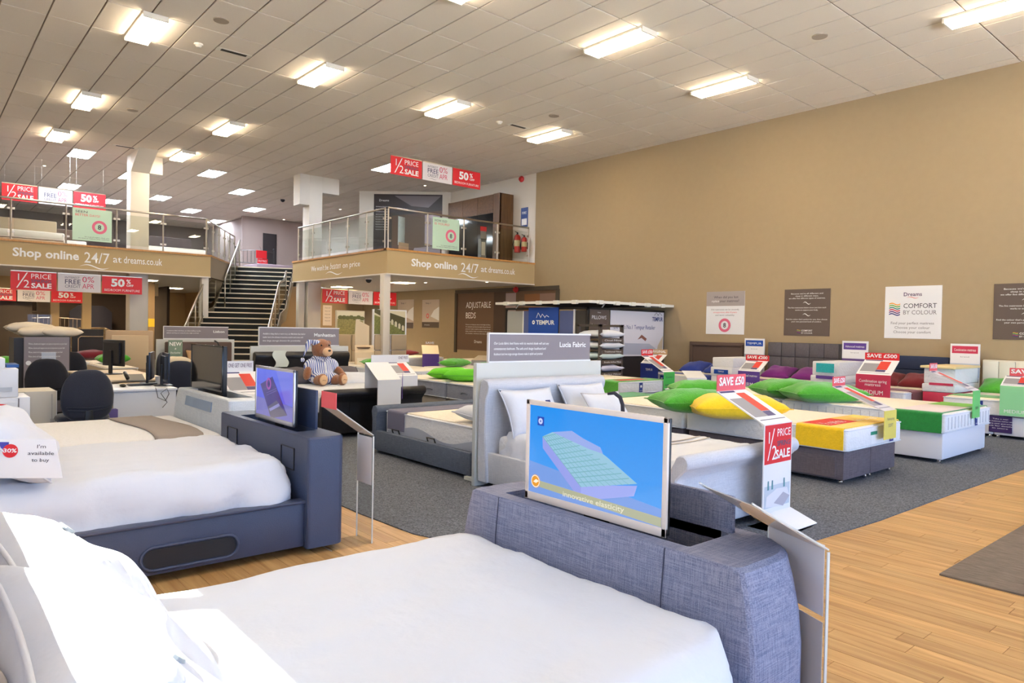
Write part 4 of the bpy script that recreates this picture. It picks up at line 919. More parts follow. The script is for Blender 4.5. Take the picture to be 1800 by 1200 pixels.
# ================================================================== DUVET / COVER
def cover_mb(x0, x1, y0, y1, z, drop, r=.10, nx=60, ny=44, amp=.008, seed=0, sides='nfh', corner=.22):
    """cotton cover draped over a mattress; drop below z at the edges; corner = plan radius"""
    o = Vector((seed*9.1, seed*4.3, 0)); mb = MB(); cx, cy = (x0+x1)/2, (y0+y1)/2; hx, hy = (x1-x0)/2, (y1-y0)/2
    def fn(u, v):
        # polar-like warp: a rounded square grid; the outer rings hang down
        a, b = 2*u-1, 2*v-1; m = max(abs(a), abs(b)); t = min(1.0, m/.86)
        if m > 1e-6: ua, ub = a/m, b/m
        else: ua = ub = 0
        # squircle corner
        L = math.hypot(ua, ub); k = (abs(ua)**8+abs(ub)**8)**(1/8.0) if m > 0 else 1
        px = ua/k*t*hx; py = ub/k*t*hy
        inner_x = max(0, hx-r); inner_y = max(0, hy-r)
        zz = z; 
        ex = max(0, abs(px)-inner_x)/r; ey = max(0, abs(py)-inner_y)/r; e = min(1, math.hypot(ex, ey))
        zz -= r*(1-math.sqrt(max(0, 1-e*e)))
        if m > .86:
            f = (m-.86)/.14; zz = z-r-(drop-r)*f
            flare = .02*math.sin(f*1.5)
            px += math.copysign(flare, px)*abs(ua)**4; py += math.copysign(flare, py)*abs(ub)**4
        q = Vector((px, py, zz))
        n1 = noise.noise(Vector((q.x*1.6, q.y*5.0, q.z*2))*1.6+o); n2 = noise.noise(Vector((q.x*3, q.y*11, q.z*6))*1.7+o); n3 = noise.noise(Vector((q.x*14, q.y*14, q.z*5))+o)
        w = amp*(1.2*n1+.8*n2+.35*n3)*(1+1.2*(m > .7)*(m-.7)/.3)
        out = Vector((ua*(abs(ua) > .8), ub*(abs(ub) > .8), 0)) if m > .86 else Vector((0, 0, 1))
        if out.length > 0: out.normalize()
        q += out*w*(1.6 if m > .86 else 1)
        return (cx+q.x, cy+q.y, q.z)
    return mb.grid(fn, nx, ny)
def loft(rings, closed_top=True):
    mb = MB(); n = len(rings[0]); vs = [Vector(p) for r in rings for p in r]; fs = []
    for i in range(len(rings)-1):
        for k in range(n): j = (k+1) % n; fs.append((i*n+k, i*n+j, (i+1)*n+j, (i+1)*n+k))
    fs.append(tuple(range(n-1, -1, -1)))
    if closed_top: fs.append(tuple((len(rings)-1)*n+k for k in range(n)))
    return mb.add(vs, fs)
def arc(cx, cy, rx, ry, a0, a1, n=6): return [(cx+rx*math.cos(math.radians(a0+(a1-a0)*k/n)), cy+ry*math.sin(math.radians(a0+(a1-a0)*k/n))) for k in range(n+1)]
def tv_footboard(t, xi, xo, y0, y1, zt, m, rc=.18, flare=.05, slot=None, name='footboard', ri=.03):
    """hollow-topped footboard: inner face at xi, outer at xo; slot=(x0,x1,y0,y1)"""
    def outline(s, z):
        a = arc(xo-rc-s*.3, y0+rc+s, rc, rc, -90, 0, 6); b = arc(xo-rc-s*.3, y1-rc-s, rc, rc, 0, 90, 6); c = arc(xi+ri+s*.2, y1-ri-s, ri, ri, 90, 180, 3); d = arc(xi+ri+s*.2, y0+ri+s, ri, ri, 180, 270, 3)
        return [(x, y, z) for x, y in a+b+c+d]
    rings = [outline(0, .04), outline(0, zt*.6), outline(flare*.18, zt*.75), outline(flare*.5, zt*.88), outline(flare*.85, zt-.012), outline(flare+.012, zt)]
    o = outline(flare+.012, zt); sx0, sx1, sy0, sy1 = slot; n = len(o)
    def toslot(p, z): return (min(max(p[0], sx0), sx1), min(max(p[1], sy0), sy1), z)
    inner = []
    cxm, cym = (sx0+sx1)/2, (sy0+sy1)/2
    for p in o:
        dx, dy = p[0]-cxm, p[1]-cym; k = min((sx1-sx0)/2/abs(dx) if abs(dx) > 1e-6 else 9, (sy1-sy0)/2/abs(dy) if abs(dy) > 1e-6 else 9); inner.append((cxm+dx*k, cym+dy*k, zt))
    rings += [inner, [(x, y, zt-.3) for x, y, z in inner]]
    return part(t, name, loft(rings), m, smooth=False)
def television(lab, X, y0, y1, z0, z1, frame_m, scr, content=None, th=.03, bez=.022, rz=0, stand=True, logo=True):
    """screen faces -X"""
    t = thing('television', lab, 'television', (X, (y0+y1)/2, z0)); 
    fr = MB().box(X, X+.012, y0, y1, z0, z0+bez*1.4).box(X, X+.012, y0, y1, z1-bez, z1).box(X, X+.012, y0, y0+bez, z0, z1).box(X, X+.012, y1-bez, y1, z0, z1)
    part(t, 'bezel', MB().box(X, X+.012, y0, y1, z0, z0+bez*1.5), frame_m, bevel=.003); part(t, 'bezel', MB().box(X, X+.012, y0, y1, z1-bez, z1), frame_m, bevel=.003)
    part(t, 'bezel', MB().box(X, X+.012, y0, y0+bez, z0, z1), frame_m, bevel=.003); part(t, 'bezel', MB().box(X, X+.012, y1-bez, y1, z0, z1), frame_m, bevel=.003)
    scr_o = part(t, 'screen', MB().box(X+.004, X+.01, y0+bez-.002, y1-bez+.002, z0+bez*1.4, z1-bez+.002), scr)
    part(t, 'back_casing', MB().box(X+.012, X+th, y0+.004, y1-.004, z0+.004, z1-.004).prism([(X+th, y0+.12, z0+.05), (X+th, y1-.12, z0+.05), (X+th, y1-.12, z1-.1), (X+th, y0+.12, z1-.1)], (.02, 0, 0)), black, bevel=.004)
    part(t, 'lift_bracket', MB().box(X+th+.01, X+th+.03, (y0+y1)/2-.06, (y0+y1)/2+.06, z0-.28, z0+.2), black)
    if content: content(scr_o, Vector((X+.004, y1-bez, z0+bez*1.4)), -AY, (y1-y0)-2*bez, (z1-z0)-bez*2.4)
    return t
def em(name, c, e=1.0, gl=True):
    m = C(name, c, .12 if gl else .4, emit=e); b = m.node_tree.nodes['Principled BSDF']; b.inputs['Base Color'].default_value = (.01, .01, .012, 1); b.inputs['Roughness'].default_value = .08; return m
def em_grad(name, c0, c1, e=1.0, axis='Z', lo=.8, hi=1.2):
    m = em(name, c0, e); nt = m.node_tree; n = nt.nodes; l = nt.links; b = n['Principled BSDF']
    tc = n.new('ShaderNodeTexCoord'); sp = n.new('ShaderNodeSeparateXYZ'); l.new(tc.outputs['Object'], sp.inputs[0]); mr = n.new('ShaderNodeMapRange'); mr.inputs[1].default_value = lo; mr.inputs[2].default_value = hi; l.new(sp.outputs[axis], mr.inputs[0])
    mx = n.new('ShaderNodeMix'); mx.data_type = 'RGBA'; mx.inputs[6].default_value = (*lin(c0), 1); mx.inputs[7].default_value = (*lin(c1), 1); l.new(mr.outputs[0], mx.inputs[0]); l.new(mx.outputs[2], b.inputs['Emission Color']); return m
def bezel_m(): return C('champagne_bezel', (232, 218, 208), .3)
# ---------------------------------------------------------------- bed 1 (front)
t = thing('tv_bed_frame', 'blue-grey linen television bed frame nearest the camera', 'bed frame', (1.0, 1.8, 0))
B1 = dict(xi=1.955, xo=2.40, y0=1.12, y1=2.62)
tv_footboard(t, 1.955, 2.40, 1.12, 2.62, .765, grey_cloth, rc=.2, flare=.06, slot=(2.035, 2.30, 1.42, 2.40))
part(t, 'slot_lining', MB().box(2.03, 2.305, 1.41, 2.41, .46, .47), black)
part(t, 'flap', MB().box(2.30, 2.325, 1.42, 2.42, .72, .90), grey_cloth, bevel=.008)
part(t, 'side_rail', MB().box(0, 1.96, 1.08, 1.14, .05, .4), grey_cloth, bevel=.012); part(t, 'side_rail', MB().box(0, 1.96, 2.53, 2.59, .05, .4), grey_cloth, bevel=.012)
part(t, 'headboard', MB().box(-.16, -.06, 1.0, 2.68, .05, 1.36), grey_cloth, bevel=.03)
part(t, 'control_box', MB().box(2.08, 2.28, 2.2, 2.38, .5, .66), black, bevel=.01)
for yy in (1.47, 2.36): part(t, 'seam', MB().tube([(1.951, yy, .2), (1.951, yy, .6), (1.966, yy, .762)], .0025, 5), C('seam_dark', (70, 72, 92), .9))
t = thing('mattress', 'front mattress on the linen television bed', 'mattress', (1.0, 1.8, .28)); part(t, 'body', MB().box(-.02, 1.9, 1.16, 2.5, .28, .57), white_quilt, bevel=.05, seg=3)
single('bed_cover', cover_mb(-.04, 1.955, 1.09, 2.58, .598, .24, seed=1, amp=.006), white_cloth, 'white cotton bed cover on the front bed, patched with sunlight', 'bed cover', (1.0, 1.8, .6), smooth=True)
def scr1(t, O, U, w, h):
    g = lambda pts, nm, c, e=.9, lift=.001: poly(t, O, U, AZ, [(a*w, b*h) for a, b in pts], em(nm, c, e), 'screen_picture', lift)
    g([(0, 0), (1, 0), (1, .18), (0, .36)], 's1_floor', (122, 158, 226)); 
    g([(.115, .66), (.44, .20), (.44, .055), (.12, .53)], 's1_side', (150, 160, 232), lift=.002); g([(.44, .055), (.82, .24), (.84, .35), (.44, .22)], 's1_end', (160, 172, 240), lift=.002)
    g([(.115, .66), (.44, .20), (.84, .37), (.62, .58), (.36, .76), (.2, .73)], 's1_top', (150, 196, 220), lift=.0022)
    for k in range(11):
        f = k/11; g([(.115+.325*f, .66-.46*f), (.12+.325*f, .652-.46*f), (.27+.57*f, .735-.365*f), (.265+.57*f, .742-.365*f)], 's1_line', (120, 176, 190), lift=.003)
    for k in range(9):
        f = k/9; g([(.115+.14*f, .66+.08*f), (.12+.14*f, .66+.08*f), (.445+.39*f, .2+.16*f), (.44+.39*f, .2+.16*f)], 's1_line', (120, 176, 190), lift=.003)
    g([(.2, .73), (.36, .78), (.45, .72), (.58, .66), (.6, .6), (.5, .62)], 's1_mist', (150, 170, 232), lift=.0032)
    g([(.1, .155), (1, .10), (1, .01), (.1, .085)], 's1_band', (176, 178, 150), lift=.0034)
    text(t, 'innovative elasticity', O+U*w*.3+AZ*h*.055, U, AZ, h*.055, em('s1_text', (216, 212, 190), 1), w*.46, lift=.0045, bold=.01)
    ring(t, O, U, AZ, w*.065, h*.14, 0, h*.075, em('s1_orange', (224, 150, 40), 1), 20, 'screen_logo', .004); ring(t, O, U, AZ, w*.065, h*.14, h*.06, h*.07, em('s1_white', (240, 230, 210), 1), 20, 'screen_logo', .005)
    poly(t, O, U, AZ, [(w*.045, h*.13), (w*.07, h*.12), (w*.095, h*.15), (w*.07, h*.165)], em('s1_white', (240, 230, 210), 1), 'screen_logo', .005)
    rect(t, O, U, AZ, w*.07, h*.78, w*.055, h*.1, em('s1_navy', (40, 70, 170), 1), 'screen_logo', .002); ring(t, O, U, AZ, w*.0975, h*.83, h*.01, h*.035, em('s1_lav', (190, 200, 240), 1), 14, 'screen_logo', .003)
television('large champagne-framed television in the front bed playing a blue mattress picture', 2.05, 1.53, 2.285, .765, 1.195, bezel_m(), em_grad('screen_blue', (84, 158, 236), (34, 140, 232), .95, 'Z', .0, .4), scr1)
# pillows of bed 1
pill = [('plump white buttoned pillow in sunlight, farther one on the front bed', (.32, 2.10, .81), .70, .46, .22, 94, 43, white_cloth), ('plump white buttoned pillow in sunlight, nearer one on the front bed', (.30, 1.42, .83), .74, .48, .24, 90, 43, white_cloth),
        ('beige pillow behind the white ones on the front bed, farther one', (.05, 2.2, .84), .72, .48, .17, 92, 70, C('beige_cotton', (206, 196, 188), .9, bump=.2, bscale=12)), ('beige pillow behind the white ones on the front bed, nearer one', (.05, 1.44, .85), .72, .48, .17, 90, 70, C('beige_cotton', (206, 196, 188), .9))]
for lab, c, w, d, h, rz, tl, m in pill:
    o = pillow(lab, c, w, d, h, m, rz=rz, tilt=tl, crease=.016, piping=m, fine=2)
    if 'white buttoned' in lab:
        M = Matrix.Translation(Vector(c)) @ Matrix.Rotation(math.radians(rz), 4, 'Z') @ Matrix.Rotation(math.radians(tl), 4, 'X')
        for u, v in ((-.25, .12), (.0, .12), (.25, .12)): part(o, 'button', MB().lathe([(.0, .006), (.022, .005), (.025, 0), (.02, -.004)], (u*w, v*d, h*.465), 16).xf(M), C('button_grey', (150, 156, 160), .4))
# ---------------------------------------------------------------- bed 2 (charcoal leather)
t = thing('tv_bed_frame', 'charcoal leather television bed frame with a side recess, second bed', 'bed frame', (1.0, 5.1, 0))
tv_footboard(t, 1.975, 2.24, 4.31, 6.0, .765, dark_lea, rc=.06, flare=.0, slot=(2.03, 2.17, 4.62, 5.7), ri=.02)
part(t, 'slot_lining', MB().box(2.02, 2.18, 4.6, 5.72, .46, .47), black)
part(t, 'flap', MB().box(2.185, 2.205, 4.66, 5.68, .76, 1.04), dark_lea, bevel=.006)
for ya, yb in ((4.52, 4.74), (5.60, 5.82)):
    for (a, b, c, d) in ((ya, yb, .52, .525), (ya, yb, .665, .67), (ya, ya+.005, .52, .67), (yb-.005, yb, .52, .67)): part(t, 'speaker_seam', MB().box(1.968, 1.978, a, b, c, d), black)
part(t, 'rail_cap', MB().box(-.1, 1.98, 4.34, 4.44, .335, .352), C('rail_blue', (66, 72, 96), .4), bevel=.004)
rl = MB()
part(t, 'side_rail', MB().box(-.1, .62, 4.355, 4.43, .05, .333), dark_lea, bevel=.008); part(t, 'side_rail', MB().box(.625, 1.98, 4.355, 4.43, .05, .333), dark_lea, bevel=.008)
ca = gy(285, 985, 4.35); cb = gy(410, 963, 4.35)
def stadium(x0, x1, z0, z1, y, n=8):
    r = (z1-z0)/2; zc = (z0+z1)/2
    return [(x1-r+r*math.cos(a), y, zc+r*math.sin(a)) for a in [(-PI/2+PI*k/n) for k in range(n+1)]]+[(x0+r+r*math.cos(a), y, zc+r*math.sin(a)) for a in [(PI/2+PI*k/n) for k in range(n+1)]]
sx0, sx1 = ca.x-.1, cb.x+.02
part(t, 'recess', MB().prism(stadium(sx0, sx1, .09, .2, 4.352), (0, .004, 0)), C('recess_dark', (30, 36, 46), .5)); part(t, 'recess_rim', MB().tube(stadium(sx0-.012, sx1+.012, .078, .212, 4.352), .010, 6, closed=True), dark_lea, smooth=True)
part(t, 'side_rail', MB().box(-.1, 1.98, 5.9, 5.97, .05, .35), dark_lea, bevel=.008); part(t, 'headboard', MB().box(-.2, -.1, 4.3, 6.0, .05, 1.15), dark_lea, bevel=.03)
t = thing('mattress', 'mattress on the charcoal leather bed', 'mattress', (1.0, 5.1, .28)); part(t, 'body', MB().box(-.05, 1.93, 4.5, 5.86, .28, .58), white_quilt, bevel=.06, seg=3)
single('bed_cover', cover_mb(-.08, 1.955, 4.415, 5.9, .615, .265, seed=2, r=.14, amp=.014), white_cloth, 'creased white cotton cover on the charcoal leather bed', 'bed cover', (1.0, 5.1, .6), smooth=True)
def scr2(t, O, U, w, h):
    g = lambda pts, nm, c, e=.8, lift=.001: poly(t, O, U, AZ, [(a*w, b*h) for a, b in pts], em(nm, c, e), 'screen_picture', lift)
    g([(0, 0), (1, 0), (1, .32), (0, .38)], 's2_low', (112, 112, 190)); g([(.55, 1), (1, 1), (1, .3), (.8, .35)], 's2_light', (110, 120, 225))
    g([(.12, .66), (.45, .86), (.86, .12), (.50, -.0), (.42, .0)], 's2_tag', (62, 52, 128), lift=.002); g([(.33, .2), (.58, .38), (.86, .12), (.5, 0), (.42, 0)], 's2_tag2', (92, 90, 118), lift=.0022)
    ring(t, O, U, AZ, w*.36, h*.7, h*.08, h*.13, em('s2_ring', (160, 70, 170), .8), 18, 'screen_picture', .003); text(t, '8', O+U*w*.36+AZ*h*.66, U, AZ, h*.07, em('s2_eight', (24, 30, 90), .8), align='c', lift=.004, bold=.02)
    g([(.38, .17), (.64, .33), (.67, .28), (.41, .12)], 's2_card', (140, 140, 200), lift=.003)
    for k in range(2): g([(.3, .5-.05*k), (.58, .64-.05*k), (.58, .63-.05*k), (.3, .49-.05*k)], 's2_line', (112, 100, 170), lift=.003)
television('silver-framed television in the charcoal leather bed showing a violet picture', 2.06, 4.74, 5.47, .775, 1.18, C('silver_bezel', (206, 206, 214), .25, .5), em_grad('screen_violet', (78, 84, 216), (84, 104, 224), .85, 'Z', 0, .4), scr2)
# bagged pillow with the tag
t = pillow('bagged white pillow with a price tag card at the head of the leather bed', (.46, 4.82, .80), .8, .5, .26, white_cloth, rz=80, tilt=40, crease=.02, piping=white_cloth)
M = Matrix.Translation(Vector((.46, 4.82, .80))) @ Matrix.Rotation(math.radians(80), 4, 'Z') @ Matrix.Rotation(math.radians(40), 4, 'X')
from mathutils.bvhtree import BVHTree
_cv = [c_ for c_ in t.children if c_.name.startswith('cover')][0]; _bv = BVHTree.FromPolygons([v.co+t.location for v in _cv.data.vertices], [tuple(p.vertices) for p in _cv.data.polygons])
def _hit(px, py):
    h_ = _bv.ray_cast(Vector((0, 0, H)), _ray(px, py).normalized())[0]
    return h_ if h_ is not None else gd(px, py, 3.85)
_a, _b, _c = _hit(10, 822), _hit(66, 822), _hit(36, 785)
Uq = (_b-_a).normalized(); _n = Uq.cross((_c-_a)).normalized(); 
if _n.dot(Vector((0, 0, H))-_a) < 0: _n = -_n
Vq = _n.cross(Uq); Oq = _a - Uq*.10 - Vq*.05 + _n*.045
tg = thing('price_tag', 'white price tag card with a red thirty percent disc on the bagged pillow', 'price tag', tuple(Oq))
part(tg, 'card', MB().prism([Oq, Oq+Uq*.38, Oq+Uq*.33+Vq*.2, Oq-Uq*.02+Vq*.2], Uq.cross(Vq)*.003), white_card)
Ot = Oq+Uq.cross(Vq)*.003
text(tg, "I'm", Ot+Uq*.27+Vq*.155, Uq, Vq, .018, ink_d, .04, 'c'); text(tg, 'available', Ot+Uq*.27+Vq*.12, Uq, Vq, .018, ink_d, .12, 'c'); text(tg, 'to buy', Ot+Uq*.27+Vq*.085, Uq, Vq, .018, ink_d, .08, 'c')
ring(tg, Ot, Uq, Vq, .13, .14, 0, .035, red_m, 20, 'disc', .003); text(tg, '30%', Ot+Uq*.13+Vq*.132, Uq, Vq, .02, ink, .06, 'c', lift=.005, bold=.02); rect(tg, Ot, Uq, Vq, .03, .14, .09, .045, C('tag_blue', (70, 70, 170), .5), 'blue_flash')
pillow('plain white pillow behind the bagged one on the leather bed', (.16, 5.45, .78), .7, .48, .2, white_cloth, rz=88, tilt=40)
# ---------------------------------------------------------------- bed 3 (white weave)
t = thing('tv_bed_frame', 'white woven television bed frame, third from the camera', 'bed frame', (1.2, 7.0, 0))
tv_footboard(t, 2.10, 2.5, 6.14, 7.85, .83, white_weave, rc=.1, flare=.1, slot=(2.19, 2.4, 6.4, 7.5), ri=.03)
part(t, 'slot_lining', MB().box(2.18, 2.41, 6.39, 7.51, .52, .53), black)
part(t, 'speaker_panel', MB().prism([(2.105, 6.65, .685), (2.105, 7.42, .685), (2.118, 7.42, .775), (2.118, 6.65, .775)], (-.012, 0, 0)), C('speaker_cloth', (150, 168, 192), .9))
part(t, 'side_rail', MB().box(0, 2.1, 6.1, 6.16, .05, .36), white_weave, bevel=.01); part(t, 'side_rail', MB().box(0, 2.1, 7.74, 7.8, .05, .36), white_weave, bevel=.01)
part(t, 'headboard', MB().box(-.15, -.02, 6.1, 7.8, .05, 1.1), white_weave, bevel=.03)
t = thing('mattress', 'white mattress on the white woven bed', 'mattress', (1.0, 7.0, .28)); part(t, 'body', MB().box(.0, 2.06, 6.19, 7.70, .28, .555), white_quilt, bevel=.045, seg=3)
single('bed_runner', MB().grid(lambda u, v: (1.52+.05*math.sin(v*5)+.38*u, 6.17+1.56*v, .566+.003*noise.noise(Vector((u*4, v*9, 3)))-(.03 if v < .02 or v > .98 else 0)), 10, 24, thick=.006), C('taupe_throw', (156, 146, 140), .95, bump=.2, bscale=150), 'plain taupe bed runner across the white woven bed', 'bed runner', (1.7, 6.9, .56), smooth=True)
pillow('white pillow at the head of the white woven bed', (.35, 6.9, .68), .7, .48, .18, white_cloth, rz=88, tilt=20)
television('switched-off black television in the white woven bed', 2.24, 6.78, 7.74, .80, 1.285, C('gloss_black', (16, 20, 26), .15), C('dead_screen', (12, 14, 20), .04, spec=.8), None, th=.05, bez=.014)
part(root(bpy.data.objects['television.002']), 'aerial', MB().tube([(2.28, 7.0, 1.285), (2.28, 7.03, 1.31), (2.28, 7.12, 1.325)], .008, 6), black)
# ---------------------------------------------------------------- acrylic price holders (face +X)
def acrylic(lab, pos, w, h, back, rise, head, sheets, hm, rz=90):
    t = thing('acrylic_sign_holder', lab, 'sign holder', tuple(pos)); t.rotation_euler = (0, 0, math.radians(rz)); L0 = Vector(pos); P = lambda x, y, z: L0+Vector((x, y, z)); hw = w/2
    part(t, 'foot', MB().box(L0.x-hw, L0.x+hw, L0.y-.02, L0.y+.3, 0, .005), acryl); 
    part(t, 'foot_edge', MB().tube([P(-hw, .3, .003), P(hw, .3, .003)], .003, 4), acryl_edge)
    part(t, 'upright', MB().box(L0.x-hw, L0.x+hw, L0.y-.003, L0.y+.003, 0, h), acryl)
    for s in (-1, 1): part(t, 'bright_edge', MB().box(L0.x+s*hw-.002, L0.x+s*hw+.002, L0.y-.005, L0.y+.005, 0, h), acryl_edge)
    part(t, 'sloped_pocket', MB().prism([P(-hw, 0, h), P(hw, 0, h), P(hw, back, h+rise), P(-hw, back, h+rise)], (0, .002, .006)), acryl)
    part(t, 'sloped_sheet', MB().prism([P(-hw+.01, .004, h+.004), P(hw-.01, .004, h+.004), P(hw-.01, back-.01, h+rise-.004), P(-hw+.01, back-.01, h+rise-.004)], (0, 0, .002)), C('sheet_cream', (236, 224, 212), .6))
    part(t, 'pocket_edge', MB().tube([P(-hw, 0, h+.008), P(-hw, back, h+rise+.008)], .004, 4), acryl_edge); part(t, 'pocket_edge', MB().tube([P(hw, 0, h+.008), P(hw, back, h+rise+.008)], .004, 4), acryl_edge)
    for (a, b, m_) in sheets: part(t, 'paper_insert', MB().box(L0.x-hw+.012, L0.x+hw-.006, L0.y+.004, L0.y+.006, a, b), m_)
    if head: part(t, 'header', MB().box(L0.x-hw, L0.x+hw, L0.y+back, L0.y+back+.004, h+rise, h+rise+.11), hm); text(t, 'SAVE', P(hw*.0, back-.001, h+rise+.04), AX, AZ, .03, ink, w*.8, 'c', bold=.02)
    return t
paper = C('paper_back', (224, 222, 226), .7)
acrylic('clear acrylic sign holder with a red header at the foot of the leather bed', (2.44, 4.40, 0), .22, .74, .28, .2, True, [(.40, .73, paper)], pink_m)
acrylic('clear acrylic sign holder with a blank white sheet at the right of the front bed', (2.385, 1.215, 0), .31, .78, .3, .17, False, [(.56, .80, paper), (.1, .54, C('paper_cream', (214, 210, 206), .7))], pink_m, rz=66)
# ================================================================== PARTITION BOARDS WITH NAME SIGNS
def board_sign(lab, slab, xl, xr, Y, zt, sx0, sx1, sz0, sz1, name, lines, mm_=sign_grey):
    t = thing('display_partition', lab, 'partition', ((xl+xr)/2, Y, 0)); part(t, 'board', MB().box(xl, xr, Y, Y+.05, 0, zt), board_m, bevel=.004); part(t, 'foot', MB().box(xl+.1, xl+.16, Y+.05, Y+.3, 0, .04), board_m); part(t, 'foot', MB().box(xr-.16, xr-.1, Y+.05, Y+.3, 0, .04), board_m)
    s = thing('name_sign', slab, 'sign', ((sx0+sx1)/2, Y, sz0)); w = sx1-sx0; h = sz1-sz0; O = Vector((sx0, Y+.005, sz0))
    sp_ = part(s, 'panel', MB().box(sx0, sx1, Y+.005, Y+.025, sz0, sz1), mm_); part(s, 'frame_strip', MB().box(sx0-.008, sx1+.008, Y, Y+.03, sz1, sz1+.015), white_card); part(s, 'frame_strip', MB().box(sx0-.008, sx1+.008, Y, Y+.03, zt, sz0), white_card); part(s, 'frame_strip', MB().box(sx0-.01, sx0, Y, Y+.03, zt, sz1+.01), white_card)
    text(sp_, name, O+AX*w*(.67 if len(name) > 7 else .76)+AZ*h*.52, AX, AZ, h*.2, ink, w*(.28 if len(name) > 7 else .18), bold=.02)
    for k, l in enumerate(lines): text(sp_, l, O+AX*w*.04+AZ*h*(.62-.2*k), AX, AZ, h*.09, ink, w*(.52-.03*k), shear=.25, bold=.008)
a = gy(861, 590, 5.25); b = gy(1038, 590, 5.25)
board_sign('pale grey partition board behind the pale fabric sleigh bed', 'grey name sign reading Lucia Fabric above the pale sleigh bed', 4.07, 5.80, 5.25, 1.17, a.x, b.x, 1.185, 1.445, 'Lucia Fabric', ('Our Lucia fabric bed frame with its neutral shade will suit any', 'contemporary bedroom. The soft scroll design headboard and', 'footboard and two large storage drawers make it stylish and practical.'))
a = gy(456, 590, 11.0); b = gy(596, 590, 11.0)
board_sign('pale grey partition board behind the black leather bed with the bear', 'grey name sign reading Manhattan above the black leather bed', 4.07, 5.74, 11.0, 1.15, a.x, b.x, 1.165, 1.44, 'Manhattan', ('Available in deep black or warm ivory, our Manhattan faux leather', 'leather bed is the ultimate in luxurious comfort and comes with', 'two large storage drawers for practicality.'))
YL3 = 16.4; a = gy(288, 590, YL3); b = gy(401, 590, YL3); c = gy(275, 600, YL3); d = gy(412, 600, YL3)
board_sign('pale grey partition board before the staircase', 'grey name sign reading Lisbon in front of the staircase', c.x, d.x, YL3, gy(300, 596, YL3).z, a.x, b.x, gy(300, 595, YL3).z+.01, gy(300, 574, YL3).z, 'Lisbon', ('A sumptuous fabric bed frame, our Lisbon bedframe has fine', 'delicate stitching and comes for you a high scroll end.'))
# ================================================================== SLEIGH BEDS
def sleigh(lab, x0, x1, yf, yh, zf, zh, m, rail=.34, seat=None, seams=()):
    t = thing('sleigh_bed_frame', lab, 'bed frame', ((x0+x1)/2, (yf+yh)/2, 0))
    def prof(zt, th=.09, r=.055, out=.06):
        p = [(0, .06), (-.005, zt*.25), (.01, zt*.55), (.012, zt-3*r)]
        for k in range(9): a = math.radians(-60-k*30); 
        c = (-out*.35, zt-r); pts = p[:]
        pts += [(c[0]+r*math.cos(math.radians(a)), c[1]+r*math.sin(math.radians(a))) for a in (250, 215, 180, 145, 110, 75, 40, 5)]
        pts += [(th*.8, zt-2.2*r), (th, zt*.55), (th, .06)]
        return pts
    pf = prof(zf, .1, .062, .08); part(t, 'footboard', MB().prism([(x0, yf+a, z) for a, z in pf], (x1-x0, 0, 0)), m, bevel=.01, seg=1)
    ph = prof(zh, .1, .07, .05)
    part(t, 'headboard', MB().prism([(x0-.02, yh-a, z) for a, z in [(-.02, .06), (-.03, zh*.3), (-.03, zh*.8), (.0, zh-.03), (.05, zh), (.11, zh-.02), (.135, zh-.07), (.12, zh-.13), (.085, zh-.2), (.08, zh*.5), (.11, .06)]], (x1-x0+.04, 0, 0)), m, bevel=.01, seg=1)
    for x in (x0+.01, x1-.07): part(t, 'side_rail', MB().box(x, x+.06, yf+.08, yh-.08, .06, rail), m, bevel=.012)
    for x in (x0+.08, x1-.08):
        for y in (yf+.05, yh-.05): part(t, 'foot', MB().lathe([(.022, 0), (.03, .06)], (x, y, 0), 10), black)
    for sx in seams: part(t, 'seam', MB().tube([(sx, yf-.005, .1), (sx, yf+.004, zf*.5), (sx, yf+.006, zf-.17)], .003, 4), m)
    return t
sleigh('pale grey linen sleigh bed frame with scrolled ends', 4.10, 5.66, 2.97, 5.2, .64, 1.03, pale_cloth, seams=())
t = thing('mattress', 'white mattress in the pale linen sleigh bed', 'mattress', (4.9, 4.1, .2)); part(t, 'body', MB().box(4.18, 5.58, 3.1, 5.06, .2, .5), white_quilt, bevel=.05, seg=3)
bc = single('bed_cover', cover_mb(4.165, 5.6, 3.085, 5.08, .545, .26, seed=4, r=.09, amp=.008), white_cloth, 'white duvet with thin stitched lines in the pale sleigh bed', 'bed cover', (4.9, 4.1, .5), smooth=True)
for k, yy in enumerate((3.62, 3.72)): single('stitched_band', MB().grid(lambda u, v: (4.3+1.2*u, yy+.03*math.sin(u*7)+.018*v, .556), 20, 1, thick=.004), C('band_beige', (186, 178, 166), .9), 'thin beige stitched band across the sleigh bed duvet, %s one' % ('nearer' if k == 0 else 'farther'), 'trim', (4.9, yy, .55))
for lab, c, w, d, h, rz, tl in (('white pillow with a blue label propped at the left of the sleigh headboard', (4.5, 4.93, .72), .66, .48, .18, 180, -62), ('white pillow propped at the right of the sleigh headboard', (5.28, 4.95, .74), .66, .48, .18, 180, -62), ('white cushion lying forward on the left of the sleigh bed', (4.72, 4.62, .64), .56, .42, .15, 170, -30)):
    o = pillow(lab, c, w, d, h, white_cloth, rz=rz, tilt=tl, piping=white_cloth, crease=.016)
    if 'blue label' in lab: rect(o, Vector((4.56, 4.80, .80)), AX, Vector((0, .5, .87)), 0, 0, .06, .04, navy_m, 'sewn_label')
o = pillow('white square cushion with a grey stripe on the sleigh bed', (5.16, 4.55, .72), .5, .44, .15, white_cloth, rz=176, tilt=-52, piping=C('stripe_grey', (190, 188, 192), .9))
part(o, 'black_strap', MB().tube([(5.05, 4.48, .90), (5.10, 4.44, .91), (5.14, 4.40, .87), (5.155, 4.38, .80), (5.15, 4.37, .72)], [.012, .018, .02, .02, .02], 8), C('strap', (40, 42, 54), .7), smooth=True)
